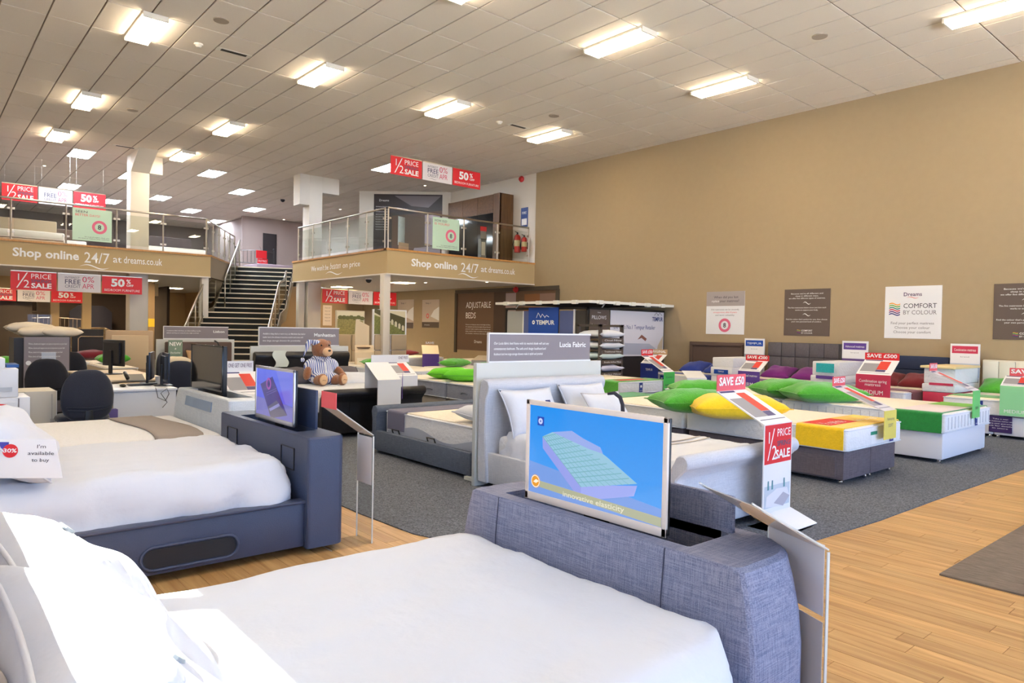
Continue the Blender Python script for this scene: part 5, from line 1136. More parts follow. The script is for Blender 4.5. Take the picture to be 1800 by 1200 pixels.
sleigh('glossy black leather sleigh bed frame carrying the teddy bear', 4.1, 5.66, 8.55, 10.95, .66, 1.07, black_lea, seams=(4.5, 5.1))
t = thing('mattress', 'white mattress in the black leather sleigh bed', 'mattress', (4.9, 9.8, .2)); part(t, 'body', MB().box(4.2, 5.56, 8.68, 10.8, .2, .56), white_quilt, bevel=.05, seg=3)
single('bed_cover', cover_mb(4.17, 5.58, 8.67, 10.82, .60, .27, seed=5, r=.09), white_cloth, 'white cotton cover on the black leather sleigh bed', 'bed cover', (4.9, 9.8, .55), smooth=True)
pillow('dark grey pillow left of the teddy bear', (4.45, 10.35, .70), .7, .46, .16, C('slate_cotton', (96, 92, 98), .9), rz=180, tilt=-30, piping=C('slate_cotton', (96, 92, 98), .9))
pillow('dark grey pillow right of the teddy bear', (5.3, 10.35, .70), .7, .46, .16, C('slate_cotton', (96, 92, 98), .9), rz=180, tilt=-30, piping=C('slate_cotton', (96, 92, 98), .9))
pillow('white pillow leaning under the right grey pillow', (5.38, 10.15, .66), .5, .4, .12, white_cloth, rz=160, tilt=-24)
# wavy white card on the headboard
q0 = gy(482, 645, 10.6); q1 = gy(505, 616, 10.6); t = thing('wavy_card', 'wavy-edged white card standing on the black headboard left of the bear', 'card', (q0.x, 10.6, q0.z))
hh = q1.z-q0.z; ww = q1.x-q0.x
pts = [(q0.x+.03*math.sin(k/10*2*PI)*1, 10.6, q0.z+hh*k/10) for k in range(11)]+[(q1.x+.03*math.sin(k/10*2*PI), 10.6, q0.z+hh*k/10) for k in range(10, -1, -1)]
part(t, 'card', MB().prism(pts, (0, .01, 0)), C('card_mint_white', (226, 232, 220), .5)); part(t, 'clip', MB().tube([(q0.x+.08, 10.6, q0.z+.0), (q0.x+.1, 10.56, q0.z-.05), (q0.x+.02, 10.5, q0.z-.04)], .01, 6), black)
# grey adjustable bed
t = thing('adjustable_bed_frame', 'slate grey adjustable bed frame behind the pale partition board', 'bed frame', (4.9, 6.4, 0))
part(t, 'footboard', MB().prism([(4.2, 7.33, .05), (4.2, 7.33, .44), (4.2, 7.30, .49), (4.2, 7.31, .54), (4.2, 7.36, .565), (4.2, 7.42, .55), (4.2, 7.45, .49), (4.2, 7.43, .4), (4.2, 7.43, .05)], (1.5, 0, 0)), slate_cloth, bevel=.012)
part(t, 'side_rail', MB().box(4.2, 4.27, 5.5, 7.34, .04, .27), slate_cloth, bevel=.012); part(t, 'side_rail', MB().box(5.63, 5.7, 5.5, 7.34, .04, .27), slate_cloth, bevel=.012)
part(t, 'headboard', MB().box(4.2, 5.7, 5.36, 5.48, .04, .9), slate_cloth, bevel=.02); part(t, 'platform', MB().box(4.27, 5.63, 5.5, 7.32, .16, .22), black)
for y in (6.75, 7.12-.9): pass
for yy in (7.0, 6.28): part(t, 'retainer_bar', MB().tube([(4.285, yy+.07, .24), (4.26, yy+.07, .31), (4.26, yy-.07, .31), (4.285, yy-.07, .24)], .008, 6), black)
m_ = mattress('white and grey waved mattress on the slate adjustable bed', 4.3, 5.6, 5.5, 7.28, .225, .52)
part(m_, 'grey_border', MB().grid(lambda u, v: (4.296, 7.22-1.7*u, .235+v*(.05+.09*(.5-.5*math.cos(u*9)))), 30, 1, thick=(-.003, 0, 0)), C('border_grey', (176, 182, 196), .9))
def _tr(t): pass
runner('slate taupe runner across the foot of the adjustable bed', 4.3, 5.6, 6.86, 7.22, .52, .22, .22, C('runner_slate', (118, 116, 136), .95, bump=.2, bscale=200))
pillow('white cushion at the head of the slate adjustable bed', (4.62, 5.78, .60), .6, .42, .16, white_cloth, rz=8, tilt=8, piping=white_cloth); pillow('navy cushion at the head of the slate adjustable bed', (4.8, 5.62, .68), .42, .4, .12, C('navy_cotton', (60, 58, 86), .9), rz=0, tilt=50)
# ================================================================== PRICE STANDS
def cw(px, py, Y): return gy(px, py, Y)
# half price stand at the foot of the pale sleigh bed
t = price_stand('price stand with red half price print and save fifty header, at sleigh bed foot', (5.15, 2.80, 0), 0, .42, .81, white_card, 'SAVE £50', pink_m, (.42, .13), card=.42, rise=.22, base=white_card, z0=.12)
O = Vector((4.94, 2.796, 0)); 
rect(t, O, AX, AZ, .01, .5, .40, .30, red_m, 'sale_print'); text(t, '1', O+AX*.07+AZ*.66, AX, AZ, .09, ink, align='c'); text(t, '2', O+AX*.15+AZ*.53, AX, AZ, .11, ink, align='c'); poly(t, O, AX, AZ, [(.05, .53), (.062, .53), (.15, .77), (.138, .77)], ink, lift=.003)
text(t, 'PRICE', O+AX*.19+AZ*.705, AX, AZ, .06, ink, .2); text(t, 'SPRING', O+AX*.19+AZ*.63, AX, AZ, .04, slate_i, .2, bold=.02); text(t, 'SALE', O+AX*.17+AZ*.535, AX, AZ, .065, ink, .22, bold=.03)
rect(t, O, AX, AZ, .02, .16, .38, .17, C('bedroom_print', (196, 206, 216), .6), 'room_print'); poly(t, O, AX, AZ, [(.04, .17), (.3, .15), (.4, .22), (.36, .29), (.2, .30), (.05, .25)], C('print_bed', (226, 226, 232), .6), 'room_print', .003); poly(t, O, AX, AZ, [(.16, .19), (.3, .15), (.4, .22), (.3, .26)], C('print_bed_side', (178, 176, 188), .6), 'room_print', .004)
for a in (.06, .12, .3): poly(t, O, AX, AZ, [(a, .3), (a+.025, .3), (a+.02, .37), (a+.005, .37)], C('print_teal', (96, 150, 160), .6), 'room_print', .003)
part(t, 'leaflet', MB().prism([Vector((4.94, 2.80, .12)), Vector((5.36, 2.80, .12)), Vector((5.46, 2.62, .012)), Vector((5.04, 2.62, .012))], (0, 0, .004)), white_card)
# stands around the wall beds (front towards -X)
price_stand('violet price stand with a save two hundred header', (12.35, 7.35, .02), -90, .46, .75, violet_p, 'SAVE £200', red_m, (.5, .11), card=.3, rise=.2, lines=(('Advanced mattress', .86, .045, .8, ink), ('FIRM', .62, .07, .4, ink)))
price_stand('crimson price stand reading medium with a save five hundred header', (12.3, 5.02, .02), -90, .56, .83, C('crimson', (204, 52, 86), .5), 'SAVE £500', red_m, (.56, .12), card=.34, rise=.24, lines=(('Combination spring', .84, .05, .8, ink), ('mattress', .77, .05, .45, ink), ('MEDIUM', .6, .07, .6, ink)), z0=.35)
price_stand('royal blue price stand with a brown card header', (12.3, 9.72, .02), -90, .48, .78, C('tempur_navy', (34, 50, 130), .5), 'ORIGINAL', C('tan_head', (196, 160, 120), .6), (.5, .11), card=.3, rise=.2, lines=(('TEMPUR', .8, .05, .4, ink),))
t = price_stand('price stand with a save two fifty header leaning over the middle tufted mattress', (gy(1565, 735, 3.02).x, 3.02, .0), 0, .3, .72, C('yellow_acetate', (236, 220, 110), .3), 'SAVE £250', pink_m, (.3, .1), card=.55, rise=.22, lines=(("Pocket sprung", .86, .03, .6, ink_g), ('SOFT', .76, .035, .4, ink_g)), z0=.42, upright_m=C('sheet_grey', (214, 210, 214), .6))
price_stand('light green price card stand at the foot of the green-runner mattress', (gy(1716, 715, 2.9).x, 2.9, .0), 0, .26, .84, C('green_acetate', (110, 214, 120), .3), 'SAVE £100', pink_m, (.26, .1), card=.5, rise=.22, lines=(('FIRM', .72, .035, .4, ink_d),), z0=.5, upright_m=C('sheet_grey', (214, 210, 214), .6))
price_stand('bright green price stand with a save three fifty header by the rack', (11.25, 8.4, .0), 0, .34, .72, C('green_board', (70, 190, 84), .4), 'SAVE £350', red_m, (.36, .12), card=.55, rise=.3, lines=(('Comfort', .84, .035, .6, ink_d), ('SUPPORT', .62, .04, .75, ink_d)), z0=.32)
price_stand('pale green price stand cut by the right edge of the photo', (12.36, 3.02, .0), -90, .4, .8, C('green_pale', (150, 220, 160), .4), 'SAVE', pink_m, (.3, .12), card=.25, rise=.14, lines=(('MEDIUM', .5, .05, .7, ink),), z0=.36)
price_stand('white price stand with a slanted card between two rows of beds', (12.1, 8.35, .0), -40, .4, .58, white_card, None, card=.45, rise=.12, sheet=False)
# buy one get one free stands
t = price_stand('blank white gabled price stand before the black leather footboard', (4.95, 8.3, .0), 0, .36, .78, white_card, None, card=.35, rise=.22, base=white_card, sheet=False, back=True)
part(t, 'blank_header', MB().box(4.86, 5.28, 8.64, 8.65, 1.0, 1.1), white_card); part(t, 'violet_side', MB().prism([(5.16, 8.32, .5), (5.28, 8.5, .5), (5.28, 8.5, .86), (5.16, 8.32, .78)], (.004, 0, 0)), violet_p)
def bogof(lab, pos, rz, w, h, hw, card, rise):
    t = price_stand(lab, pos, rz, w, h, white_card, None, card=card, rise=rise, z0=.1, base=white_card); L0 = Vector(pos)
    part(t, 'header', MB().box(L0.x-hw/2, L0.x+hw/2, L0.y+card, L0.y+card+.006, h+rise, h+rise+.12), white_card); text(t, 'BUY ONE GET ONE FREE', L0+Vector((0, card, h+rise+.05)), AX, AZ, .045, C('plum_ink', (70, 40, 90), .5), hw*.9, 'c')
    return t
q = gy(692, 680, 10.0); bogof('white buy one get one free stand right of the bear', (q.x, 9.6, 0), 0, .4, .72, .5, .35, .2)
q = gy(420, 720, 7.9); bogof('white buy one get one free stand left of the violet television', (q.x+.0, 7.55, 0), 0, .42, .74, .36, .42, .22)
# ================================================================== TEMPUR BOOTH
bx, by, zt = 11.68, 11.0, 2.03
p_ = gx(888, 541, bx); yl = p_.y; p_ = gy(1168, 547, by); xr = min(p_.x, XW-.03)
t = thing('display_booth', 'open display booth with a blue banner under a white lattice canopy', 'display booth', (bx, by, 0)); fr_m = C('frame_black', (34, 32, 32), .5)
part(t, 'side_frame', MB().box(bx, bx+.05, by, by+.05, 0, zt), fr_m); part(t, 'side_frame', MB().box(bx, bx+.05, yl-.05, yl, 0, zt), fr_m); part(t, 'top_frame', MB().box(bx, bx+.05, by, yl, zt-.05, zt), fr_m); part(t, 'top_frame', MB().box(bx, xr, by, by+.05, zt-.05, zt), fr_m); part(t, 'side_frame', MB().box(xr-.05, xr, by, by+.05, 0, zt), fr_m)
def booth(px0, px1, z0, z1, c, nm, off=.0):
    a = gx(px0, 560, bx); b = gx(px1, 560, bx); return part(t, nm, MB().box(bx-.006-off, bx+.02, b.y, a.y, z0, z1), c)
booth(892, 919, .3, 1.95, C('panel_grey', (170, 172, 168), .6), 'grey_panel'); booth(919, 921, .1, 1.95, white_card, 'post'); booth(921, 931, .3, 1.95, C('panel_blue', (84, 98, 150), .6), 'blue_panel'); booth(984, 1008, .3, 1.95, C('panel_blue', (84, 98, 150), .6), 'blue_panel'); booth(1008, 1011, .1, 1.98, white_card, 'post'); booth(1012, 1030, .1, 1.95, C('panel_dark', (56, 52, 50), .6), 'dark_panel')
a = gx(931, 539, bx); b = gx(983, 539, bx)
bn = part(t, 'banner', MB().box(bx-.03, bx-.012, b.y, a.y, .7, 2.03), royal_m); O = Vector((bx-.03, a.y, .7)); w = a.y-b.y
text(t, 'TEMPUR', O+UW*w*.58+AZ*.92, UW, AZ, .1, ink, w*.62, 'c', bold=.03); ring(t, O, UW, AZ, w*.18, .97, .02, .05, ink, 12)
for i in range(3): part(t, 'emblem', MB().tube([O+UW*w*(.28+.14*i)+AZ*1.08-AX*.004, O+UW*w*(.34+.14*i)+AZ*(1.2-.03*i)-AX*.004, O+UW*w*(.42+.14*i)+AZ*1.1-AX*.004], .008, 4), ink)
O = Vector((bx+.05, by-.012, .0)); w = xr-bx-.05; ax = gy(1072, 560, by).x-bx-.05
rect(t, O, AX, AZ, ax, .9, w-ax-.04, 1.08, C('photo_white', (224, 222, 230), .5), 'photo_panel'); rect(t, O, AX, AZ, 0, .1, w, .8, C('panel_black', (40, 36, 38), .6), 'dark_panel', lift=.001); rect(t, O, AX, AZ, .0, 1.45, ax-.03, .53, taupe_m, 'pillow_sign')
text(t, 'PILLOWS', O+AX*ax*.45+AZ*1.76, AX, AZ, .085, ink, ax*.7, 'c', lift=.004); text(t, 'To suit you in shapes and sizes', O+AX*ax*.45+AZ*1.62, AX, AZ, .03, ink, ax*.7, 'c', lift=.004); text(t, 'Dreams', O+AX*ax*.45+AZ*1.9, AX, AZ, .03, ink, ax*.15, 'c', lift=.004)
text(t, "the UK's No.1 Tempur Retailer", O+AX*(ax+.12)+AZ*1.55, AX, AZ, .1, C('ink_navy', (40, 60, 130), .5), w-ax-.5, lift=.004); text(t, 'TEMPUR', O+AX*(w-.5)+AZ*1.76, AX, AZ, .1, C('ink_navy', (40, 60, 130), .5), .42, lift=.004, bold=.02)
for i in range(2): part(t, 'emblem', MB().tube([O+AX*(w-.42+.14*i)+AZ*1.9-AY*.004, O+AX*(w-.34+.14*i)+AZ*1.97-AY*.004, O+AX*(w-.26+.14*i)+AZ*1.9-AY*.004], .006, 4), ink_g)
poly(t, O, AX, AZ, [(ax+.05, .95), (w-.5, .93), (w-.35, 1.08), (w-.6, 1.2), (ax+.1, 1.22)], C('print_sheet', (186, 190, 206), .5), 'photo_bed', .004); poly(t, O, AX, AZ, [(ax+.1, 1.2), (ax+.55, 1.15), (ax+.45, 1.4), (ax+.15, 1.42)], C('print_pillow', (200, 200, 206), .5), 'photo_bed', .005); poly(t, O, AX, AZ, [(ax+1.0, 1.3), (ax+1.15, 1.42), (ax+1.35, 1.32), (ax+1.3, 1.26), (ax+1.15, 1.34)], C('print_arm', (150, 96, 84), .5), 'photo_bed', .006); poly(t, O, AX, AZ, [(w-.3, .98), (w-.08, .98), (w-.06, 1.4), (w-.26, 1.15)], C('print_chair', (206, 188, 160), .5), 'photo_chair', .005)
# lattice canopy
t = thing('canopy_frame', 'white square-tube canopy frame over the display booth', 'canopy', (bx-.25, by-.3, 2.12)); zc = 2.14; xa, ya = bx-.22, by-.25
wt = C('tube_white', (232, 230, 222), .4); yy = gx(872, 530, xa).y; part(t, 'edge_tube', MB().box(xa-.02, xa+.02, ya, yy, zc-.03, zc+.03), wt); part(t, 'edge_tube', MB().box(xa, XW-.02, ya-.02, ya+.02, zc-.03, zc+.03), wt); part(t, 'edge_tube', MB().box(XW-.06, XW-.02, ya, yy, zc-.03, zc+.03), wt); part(t, 'edge_tube', MB().box(xa, XW-.02, yy-.04, yy, zc-.03, zc+.03), wt)
part(t, 'dark_cloth', MB().box(xa+.03, XW-.06, ya+.03, yy-.05, zc-.02, zc-.01), C('canopy_cloth', (30, 34, 44), .9))
for k in range(5): y = ya+.45+k*(yy-ya-.5)/4.6; part(t, 'joint', MB().box(xa-.04, xa+.04, y-.07, y+.07, zc-.05, zc+.04), wt)
for k in range(5): x = xa+.35+k*.56; part(t, 'joint', MB().box(x-.07, x+.07, ya-.04, ya+.04, zc-.05, zc+.04), wt)
for (x, y) in ((xa+.8, ya+.25), (xa+.28, yy-.6)): part(t, 'brace', MB().tube([(x, y, zc), (x-.1, y+.02, 2.02)], .014, 6), wt)
# pillow rack
rx0, rx1, ry0, ry1 = 11.36, 12.05, 9.98, 10.55
rx0 = gy(1058, 600, 9.98).x-.05; rx1 = gy(1096, 600, 9.98).x
t = thing('pillow_rack', 'dark four-post pillow rack with four labelled shelves', 'shelf rack', ((rx0+rx1)/2, (ry0+ry1)/2, 0)); rk = C('rack_dark', (74, 66, 62), .5); dp = .62
for (x, y) in ((rx0, 9.98), (rx1-.06, 9.98), (rx0, 9.98+dp), (rx1-.06, 9.98+dp)): part(t, 'post', MB().box(x, x+.06, y, y+.06, 0, 1.63), rk)
for (a0, a1, b0, b1) in ((rx0, rx1, 9.98, 10.03),): pass
part(t, 'top_bar', MB().box(rx0-.0, rx0+.05, 9.98, 9.98+dp+.06, 1.58, 1.63), rk); part(t, 'top_bar', MB().box(rx1-.06, rx1, 9.98, 9.98+dp+.06, 1.58, 1.63), rk); part(t, 'base', MB().box(rx0, rx1, 9.98, 9.98+dp, .04, .34), rk)
for k, z in enumerate((1.34, 1.1, .88, .62)):
    part(t, 'shelf', MB().box(rx0+.02, rx1-.02, 10.0, 9.98+dp, z-.02, z), rk); rect(t, Vector((rx0+.06, 9.975, z-.09)), AX, AZ, 0, 0, rx1-rx0-.08, .09, taupe_m, 'shelf_label'); text(t, ('Cloud Pillow', 'Traditional Pillow', 'Breathe Airflow Pillow', 'Pocket Pillow')[k], Vector((rx0+.12, 9.97, z-.06)), AX, AZ, .035, ink, rx1-rx0-.2, lift=.005)
    pillow('white pillow on the %s shelf of the dark rack' % ('top', 'second', 'third', 'lowest')[k], ((rx0+rx1)/2, 10.28, z+.085), .78, .74, .17, (white_cloth, white_cloth, C('pale_aqua', (206, 226, 232), .9), C('pale_lilac', (206, 210, 236), .9))[k], rz=0, grp='pillows on the rack')
# ================================================================== MIDDLE AND BACK BEDS
gb = linen('grey_blue_divan', (120, 126, 144), (160, 164, 178), 300); beige_base = C('beige_base', (170, 160, 148), .9)
def stackbed(n1, n2, x0, x1, y0, y1, zb, zt, mb_, db_, tf=False, handles=True):
    divan(n2, x0+.03, x1-.03, y0+.03, y1-.03, zb, db_, 'y')
    m = mattress(n1, x0, x1, y0, y1, zb+.002, zt, body=mb_, tufts=tf)
    if handles:
        for f in (.28, .72):
            yy = y0+(y1-y0)*f; part(m, 'handle', MB().tube([(x0-.005, yy-.09, (zb+zt)/2-.02), (x0-.02, yy-.04, (zb+zt)/2), (x0-.02, yy+.04, (zb+zt)/2), (x0-.005, yy+.09, (zb+zt)/2-.02)], .008, 5), C('handle_grey', (110, 112, 124), .7))
    return m
stackbed('grey-sided mattress nearest, left of the partition board', 'beige divan nearest, left of the partition board', 7.0, 8.38, 8.0, 9.86, .28, .57, gb, beige_base)
stackbed('grey-sided mattress behind, reaching toward the white gabled stand', 'beige divan behind, toward the white gabled stand', 7.0, 8.38, 9.89, 11.6, .28, .57, gb, beige_base)
pillow('bright lime-green pillow, left one on the grey-sided mattresses', tuple(gz(790, 656, .67)), .8, .5, .2, C('lime_fleece', (110, 206, 50), .95, bump=.4, bscale=60), rz=-38, piping=green_m)
pillow('bright lime-green pillow, right one on the grey-sided mattresses', tuple(gz(820, 659, .68)), .8, .5, .22, C('lime_fleece', (110, 206, 50), .95), rz=-42, piping=green_m)
stackbed('white mattress with a green pillow right of the bear', 'beige divan under the mattress right of the bear', 7.5, 8.9, 12.2, 14.1, .3, .6, white_quilt, beige_base, tf=True, handles=False)
stackbed('white mattress before the countryside picture panels', 'beige divan before the countryside picture panels', 7.6, 9.0, 14.2, 16.0, .3, .6, white_quilt, beige_base, handles=False)
pillow('dark green pillow left of the buy one get one free header', (8.05, 13.75, .70), 1.0, .55, .2, green_m, rz=-20, piping=green_m)
stackbed('white mattress right of the buy one get one free header', 'beige divan right of the buy one get one free header', 9.15, 10.6, 11.9, 13.9, .3, .58, white_quilt, beige_base, tf=True, handles=False)
pillow('dark green pillow right of the buy one get one free header', (9.75, 13.4, .68), .7, .5, .19, green_m, rz=20, piping=green_m); pillow('small green pillow behind the lime ones', (10.1, 12.6, .66), .5, .4, .15, green_r, rz=0)
stackbed('white mattress with a maroon pillow under the right mezzanine', 'beige divan with the maroon pillow under the right mezzanine', 11.3, 12.8, 18.2, 20.2, .3, .58, white_quilt, beige_base, handles=False)
pillow('maroon pillow far back under the right mezzanine', (12.1, 19.6, .66), 1.1, .6, .18, maroon_m, rz=0)
stackbed('low white mattress before the brown adjustable beds board', 'dark divan before the brown adjustable beds board', 12.3, 14.2, 16.2, 17.7, .3, .55, white_quilt, C('dark_base', (60, 50, 50), .9), handles=False)
headboard_far = None
t = thing('armchair', 'small black leather chair before the brown board', 'chair', (13.2, 15.4, 0)); part(t, 'seat', MB().box(12.9, 13.5, 15.1, 15.7, .0, .42), black_lea, bevel=.05); part(t, 'back', MB().box(13.0, 13.6, 15.6, 15.8, .1, .85), black_lea, bevel=.06); part(t, 'arm', MB().box(12.85, 12.97, 15.1, 15.75, .1, .6), black_lea, bevel=.04); part(t, 'arm', MB().box(13.45, 13.57, 15.1, 15.75, .1, .6), black_lea, bevel=.04)
price_stand('cream card price stand beside the far maroon pillow', (11.9, 17.6, 0), -30, .5, .7, violet_p, 'SAVE', C('tan_head', (196, 160, 120), .6), (.3, .12), card=.5, rise=.25, upright_m=C('card_cream', (214, 200, 176), .6), sheet=False)
price_stand('cream boxed price stand before the brown adjustable beds board', (12.2, 15.6, 0), -60, .5, .6, C('card_grey', (180, 176, 172), .6), None, card=.5, rise=.12, upright_m=C('card_cream', (214, 200, 176), .6), sheet=False, back=True)
# countryside panels with padded bases
def country(lab, px0, px1, pyt, pym, Y, frame, kind):
    a = gy(px0, pyt, Y); b = gy(px1, pyt, Y); zt = a.z; zm = gy(px0, pym, Y).z; w = b.x-a.x
    t = thing('picture_headboard', lab, 'display', ((a.x+b.x)/2, Y, 0)); bm_ = C('padded_beige', (186, 166, 138), .9, bump=.1)
    part(t, 'backing', MB().box(a.x, b.x, Y, Y+.08, 0, zt), frame); O = Vector((a.x, Y, 0)); 
    rect(t, O, AX, AZ, .02, zm, w-.06, zt-zm-.03, C('sky_cream', (222, 212, 178), .6), 'picture')
    if kind == 0:
        poly(t, O, AX, AZ, [(.02, zm), (w-.04, zm), (w-.04, zm+.34), (w*.7, zm+.36), (w*.4, zm+.42), (.02, zm+.38)], C('field_olive', (150, 140, 84), .6, var=.35, vscale=22), 'picture', .003)
        for k in range(7): part(t, 'picture_tree', MB().ball(O+AX*(.1+k*w*.13)+AZ*(zm+.42+.02*math.sin(k*3))-AY*.004, (.07, .004, .05)), C('tree_olive', (110, 108, 62), .7))
    else:
        poly(t, O, AX, AZ, [(.02, zm), (w-.05, zm), (w-.05, zm+.12), (w*.55, zm+.3), (w*.2, zm+.44), (.02, zm+.5)], C('field_green', (132, 134, 74), .6, var=.35, vscale=22), 'picture', .003)
        poly(t, O, AX, AZ, [(.02, zm+.66), (w*.5, zm+.56), (w-.05, zm+.44), (w-.05, zm+.1), (w*.9, zm+.06), (w*.5, zm+.34), (.02, zm+.56)], C('viaduct', (92, 86, 52), .6), 'picture', .004)
        for k in range(6): x = w*(.3+.11*k); z0_ = zm+.36-.05*k; poly(t, O, AX, AZ, [(x, z0_), (x+.07, z0_-.02), (x+.07, z0_+.10), (x+.035, z0_+.14), (x, z0_+.11)], C('sky_cream', (222, 212, 178), .6), 'picture_arch', .006)
    z = zm; cs = [zm*.62, zm]
    for k, (c, d) in enumerate(((zm*.68, zm-.01), (.1, zm*.68-.01))):
        for j in range(2): part(t, 'pad', MB().box(a.x+.02+j*w/2, a.x-.02+(j+1)*w/2, Y-.06, Y, c, d), bm_, bevel=.02)
country('cream picture panel of a meadow over a padded headboard', 592, 641, 545, 587, 16.15, C('frame_cream', (214, 200, 170), .6), 0)
country('cream picture panel of a stone viaduct over a padded headboard', 657, 715, 543, 587, 16.15, white_card, 1)
t = thing('brochure_box', 'tall cream cardboard stand between the two countryside panels', 'display', (gy(645, 600, 15.0).x, 15.0, 0)); a = gy(628, 560, 15.0); b = gy(653, 560, 15.0); cbm = C('card_buff', (220, 200, 168), .6)
part(t, 'back_card', MB().prism([(a.x+.05, 15.1, .5), (b.x, 15.1, .5), (b.x, 15.1, 1.5), (a.x+.02, 15.1, 1.66), (a.x, 15.1, 1.3)], (0, .01, 0)), cbm); part(t, 'box', MB().prism([(a.x-.15, 14.8, 0), (a.x-.15, 14.8, .88), (a.x+.0, 15.1, 1.04), (a.x+.0, 15.1, 0)], (.5, 0, 0)), cbm); part(t, 'open_top', MB().box(a.x+.0, a.x+.3, 14.9, 15.05, .98, 1.0), C('card_inside', (120, 86, 60), .7)); rect(t, Vector((a.x-.1, 14.795, .3)), AX, AZ, 0, 0, .38, .45, C('card_white', (230, 220, 200), .6))
# ================================================================== TEDDY BEAR
def fused(parts_, name, m, loc, vox=.012, smooth_it=6):
    """ellipsoids fused to one continuous skin"""
    mb = MB()
    for c, r, rot in parts_:
        b = MB().ball((0, 0, 0), r, 20, 14); M = Matrix.Translation(Vector(c)) @ (Matrix.Rotation(math.radians(rot[1]), 4, rot[0]) if rot else Matrix.Identity(4)); b.xf(M); mb.add(b.v, b.f)
    me = bpy.data.meshes.new('t'); me.from_pydata([tuple(v-Vector(loc)) for v in mb.v], [], mb.f); o = bpy.data.objects.new('t', me); COL.objects.link(o)
    r = o.modifiers.new('r', 'REMESH'); r.mode = 'VOXEL'; r.voxel_size = vox; s = o.modifiers.new('s', 'SMOOTH'); s.iterations = smooth_it; s.factor = .6
    dg = bpy.context.evaluated_depsgraph_get(); me2 = bpy.data.meshes.new_from_object(o.evaluated_get(dg)); bpy.data.objects.remove(o)
    me2.materials.clear(); me2.materials.append(m); me2.name = name
    for p in me2.polygons: p.use_smooth = True
    return me2
def stripe_mat():
    m = mat('pyjama_stripe', (236, 238, 246), .9); nt = m.node_tree; n = nt.nodes; l = nt.links; b = n['Principled BSDF']
    tc = n.new('ShaderNodeTexCoord'); wv = n.new('ShaderNodeTexWave'); wv.bands_direction = 'X'; wv.inputs['Scale'].default_value = 11; wv.inputs['Distortion'].default_value = .8; wv.inputs['Detail Scale'].default_value = .6
    l.new(tc.outputs['Object'], wv.inputs[0]); cr = n.new('ShaderNodeValToRGB'); cr.color_ramp.interpolation = 'CONSTANT'; cr.color_ramp.elements[0].color = (*lin((238, 240, 248)), 1); cr.color_ramp.elements[1].color = (*lin((84, 104, 176)), 1); cr.color_ramp.elements[1].position = .58
    l.new(wv.outputs['Fac'], cr.inputs[0]); l.new(cr.outputs[0], b.inputs['Base Color']); return m
fur = C('bear_fur', (168, 104, 58), .98, var=.22, vscale=60, bump=.9, bscale=160, sheen=.5); fur_l = C('bear_pale', (232, 190, 148), .95, bump=.5, bscale=160, sheen=.4); pj = stripe_mat()
BX, BY, BZ = gy(559, 660, 10.1).x, 10.0, .605; k_ = .76/.80
def bp(x, y, z): return (BX+x*k_, BY+y*k_, BZ+z*k_*.9)
bear = thing('teddy_bear', 'big brown teddy bear in blue striped pyjamas and nightcap sitting on the black leather bed', 'soft toy', (BX, BY, BZ))
R3 = lambda *a: tuple(v*k_ for v in a)
body = [(bp(0, .05, .26), R3(.19, .16, .25), ('X', -12)), (bp(0, .0, .13), R3(.2, .17, .14), None), (bp(.03, .06, .62), R3(.155, .15, .165), None), (bp(.03, -.04, .58), R3(.09, .11, .08), None), (bp(0, .07, .46), R3(.1, .1, .1), None),
        (bp(-.19, .0, .33), R3(.075, .08, .12), ('Y', 30)), (bp(-.26, -.06, .2), R3(.06, .07, .11), ('Y', 12)), (bp(.2, .0, .33), R3(.075, .08, .12), ('Y', -34)), (bp(.29, -.06, .22), R3(.06, .07, .1), ('Y', -40)), (bp(.33, -.1, .15), R3(.06, .07, .06), None),
        (bp(-.12, -.16, .09), R3(.09, .17, .085), ('Z', -8)), (bp(.15, -.16, .09), R3(.09, .17, .085), ('Z', 18)), (bp(-.12, -.31, .1), R3(.09, .055, .1), None), (bp(.22, -.30, .1), R3(.09, .055, .1), ('Z', 20)),
        (bp(.16, .08, .72), R3(.05, .03, .055), None), (bp(-.1, .08, .73), R3(.05, .03, .055), None)]
link('body', fused(body, 'body', fur, bear.location), bear)
def bsmooth(nm, mb, m, lab=None): return part(bear, nm, mb, m, lab, smooth=True)
bsmooth('muzzle', MB().ball(bp(.045, -.13, .575), R3(.085, .06, .07)), fur_l, 'pale plush muzzle'); bsmooth('nose', MB().ball(bp(.05, -.19, .60), R3(.025, .015, .017)), black)
for s in (-1, 1): bsmooth('eye', MB().ball(bp(.035+s*.065, -.07, .69), R3(.014, .012, .014)), black)
bsmooth('foot_pad', MB().ball(bp(-.12, -.352, .10), R3(.068, .02, .078)), fur_l, 'pale plush sole'); bsmooth('foot_pad', MB().ball((0, 0, 0), R3(.068, .02, .078)).xf(Matrix.Translation(Vector(bp(.235, -.343, .10))) @ Matrix.Rotation(math.radians(20), 4, 'Z')), fur_l, 'pale plush sole')
for cx, rz in ((-.12, 0), (.235, 20)): bsmooth('paw_stitching', MB().tube([Vector(bp(cx-.03, -.375, .09)), Vector(bp(cx-.01, -.378, .105)), Vector(bp(cx+.01, -.376, .09)), Vector(bp(cx+.03, -.374, .1))], .003, 4), C('stitch_brown', (120, 80, 50), .8))
jk = [(bp(0, .04, .27), R3(.205, .175, .24), ('X', -12)), (bp(0, .0, .14), R3(.215, .185, .145), None), (bp(-.19, .0, .335), R3(.09, .095, .115), ('Y', 30)), (bp(.2, .0, .335), R3(.09, .095, .115), ('Y', -34)), (bp(-.115, -.12, .1), R3(.1, .14, .097), ('Z', -8)), (bp(.135, -.12, .1), R3(.1, .14, .097), ('Z', 18))]
link('pyjamas', fused(jk, 'pyjamas', pj, bear.location), bear)
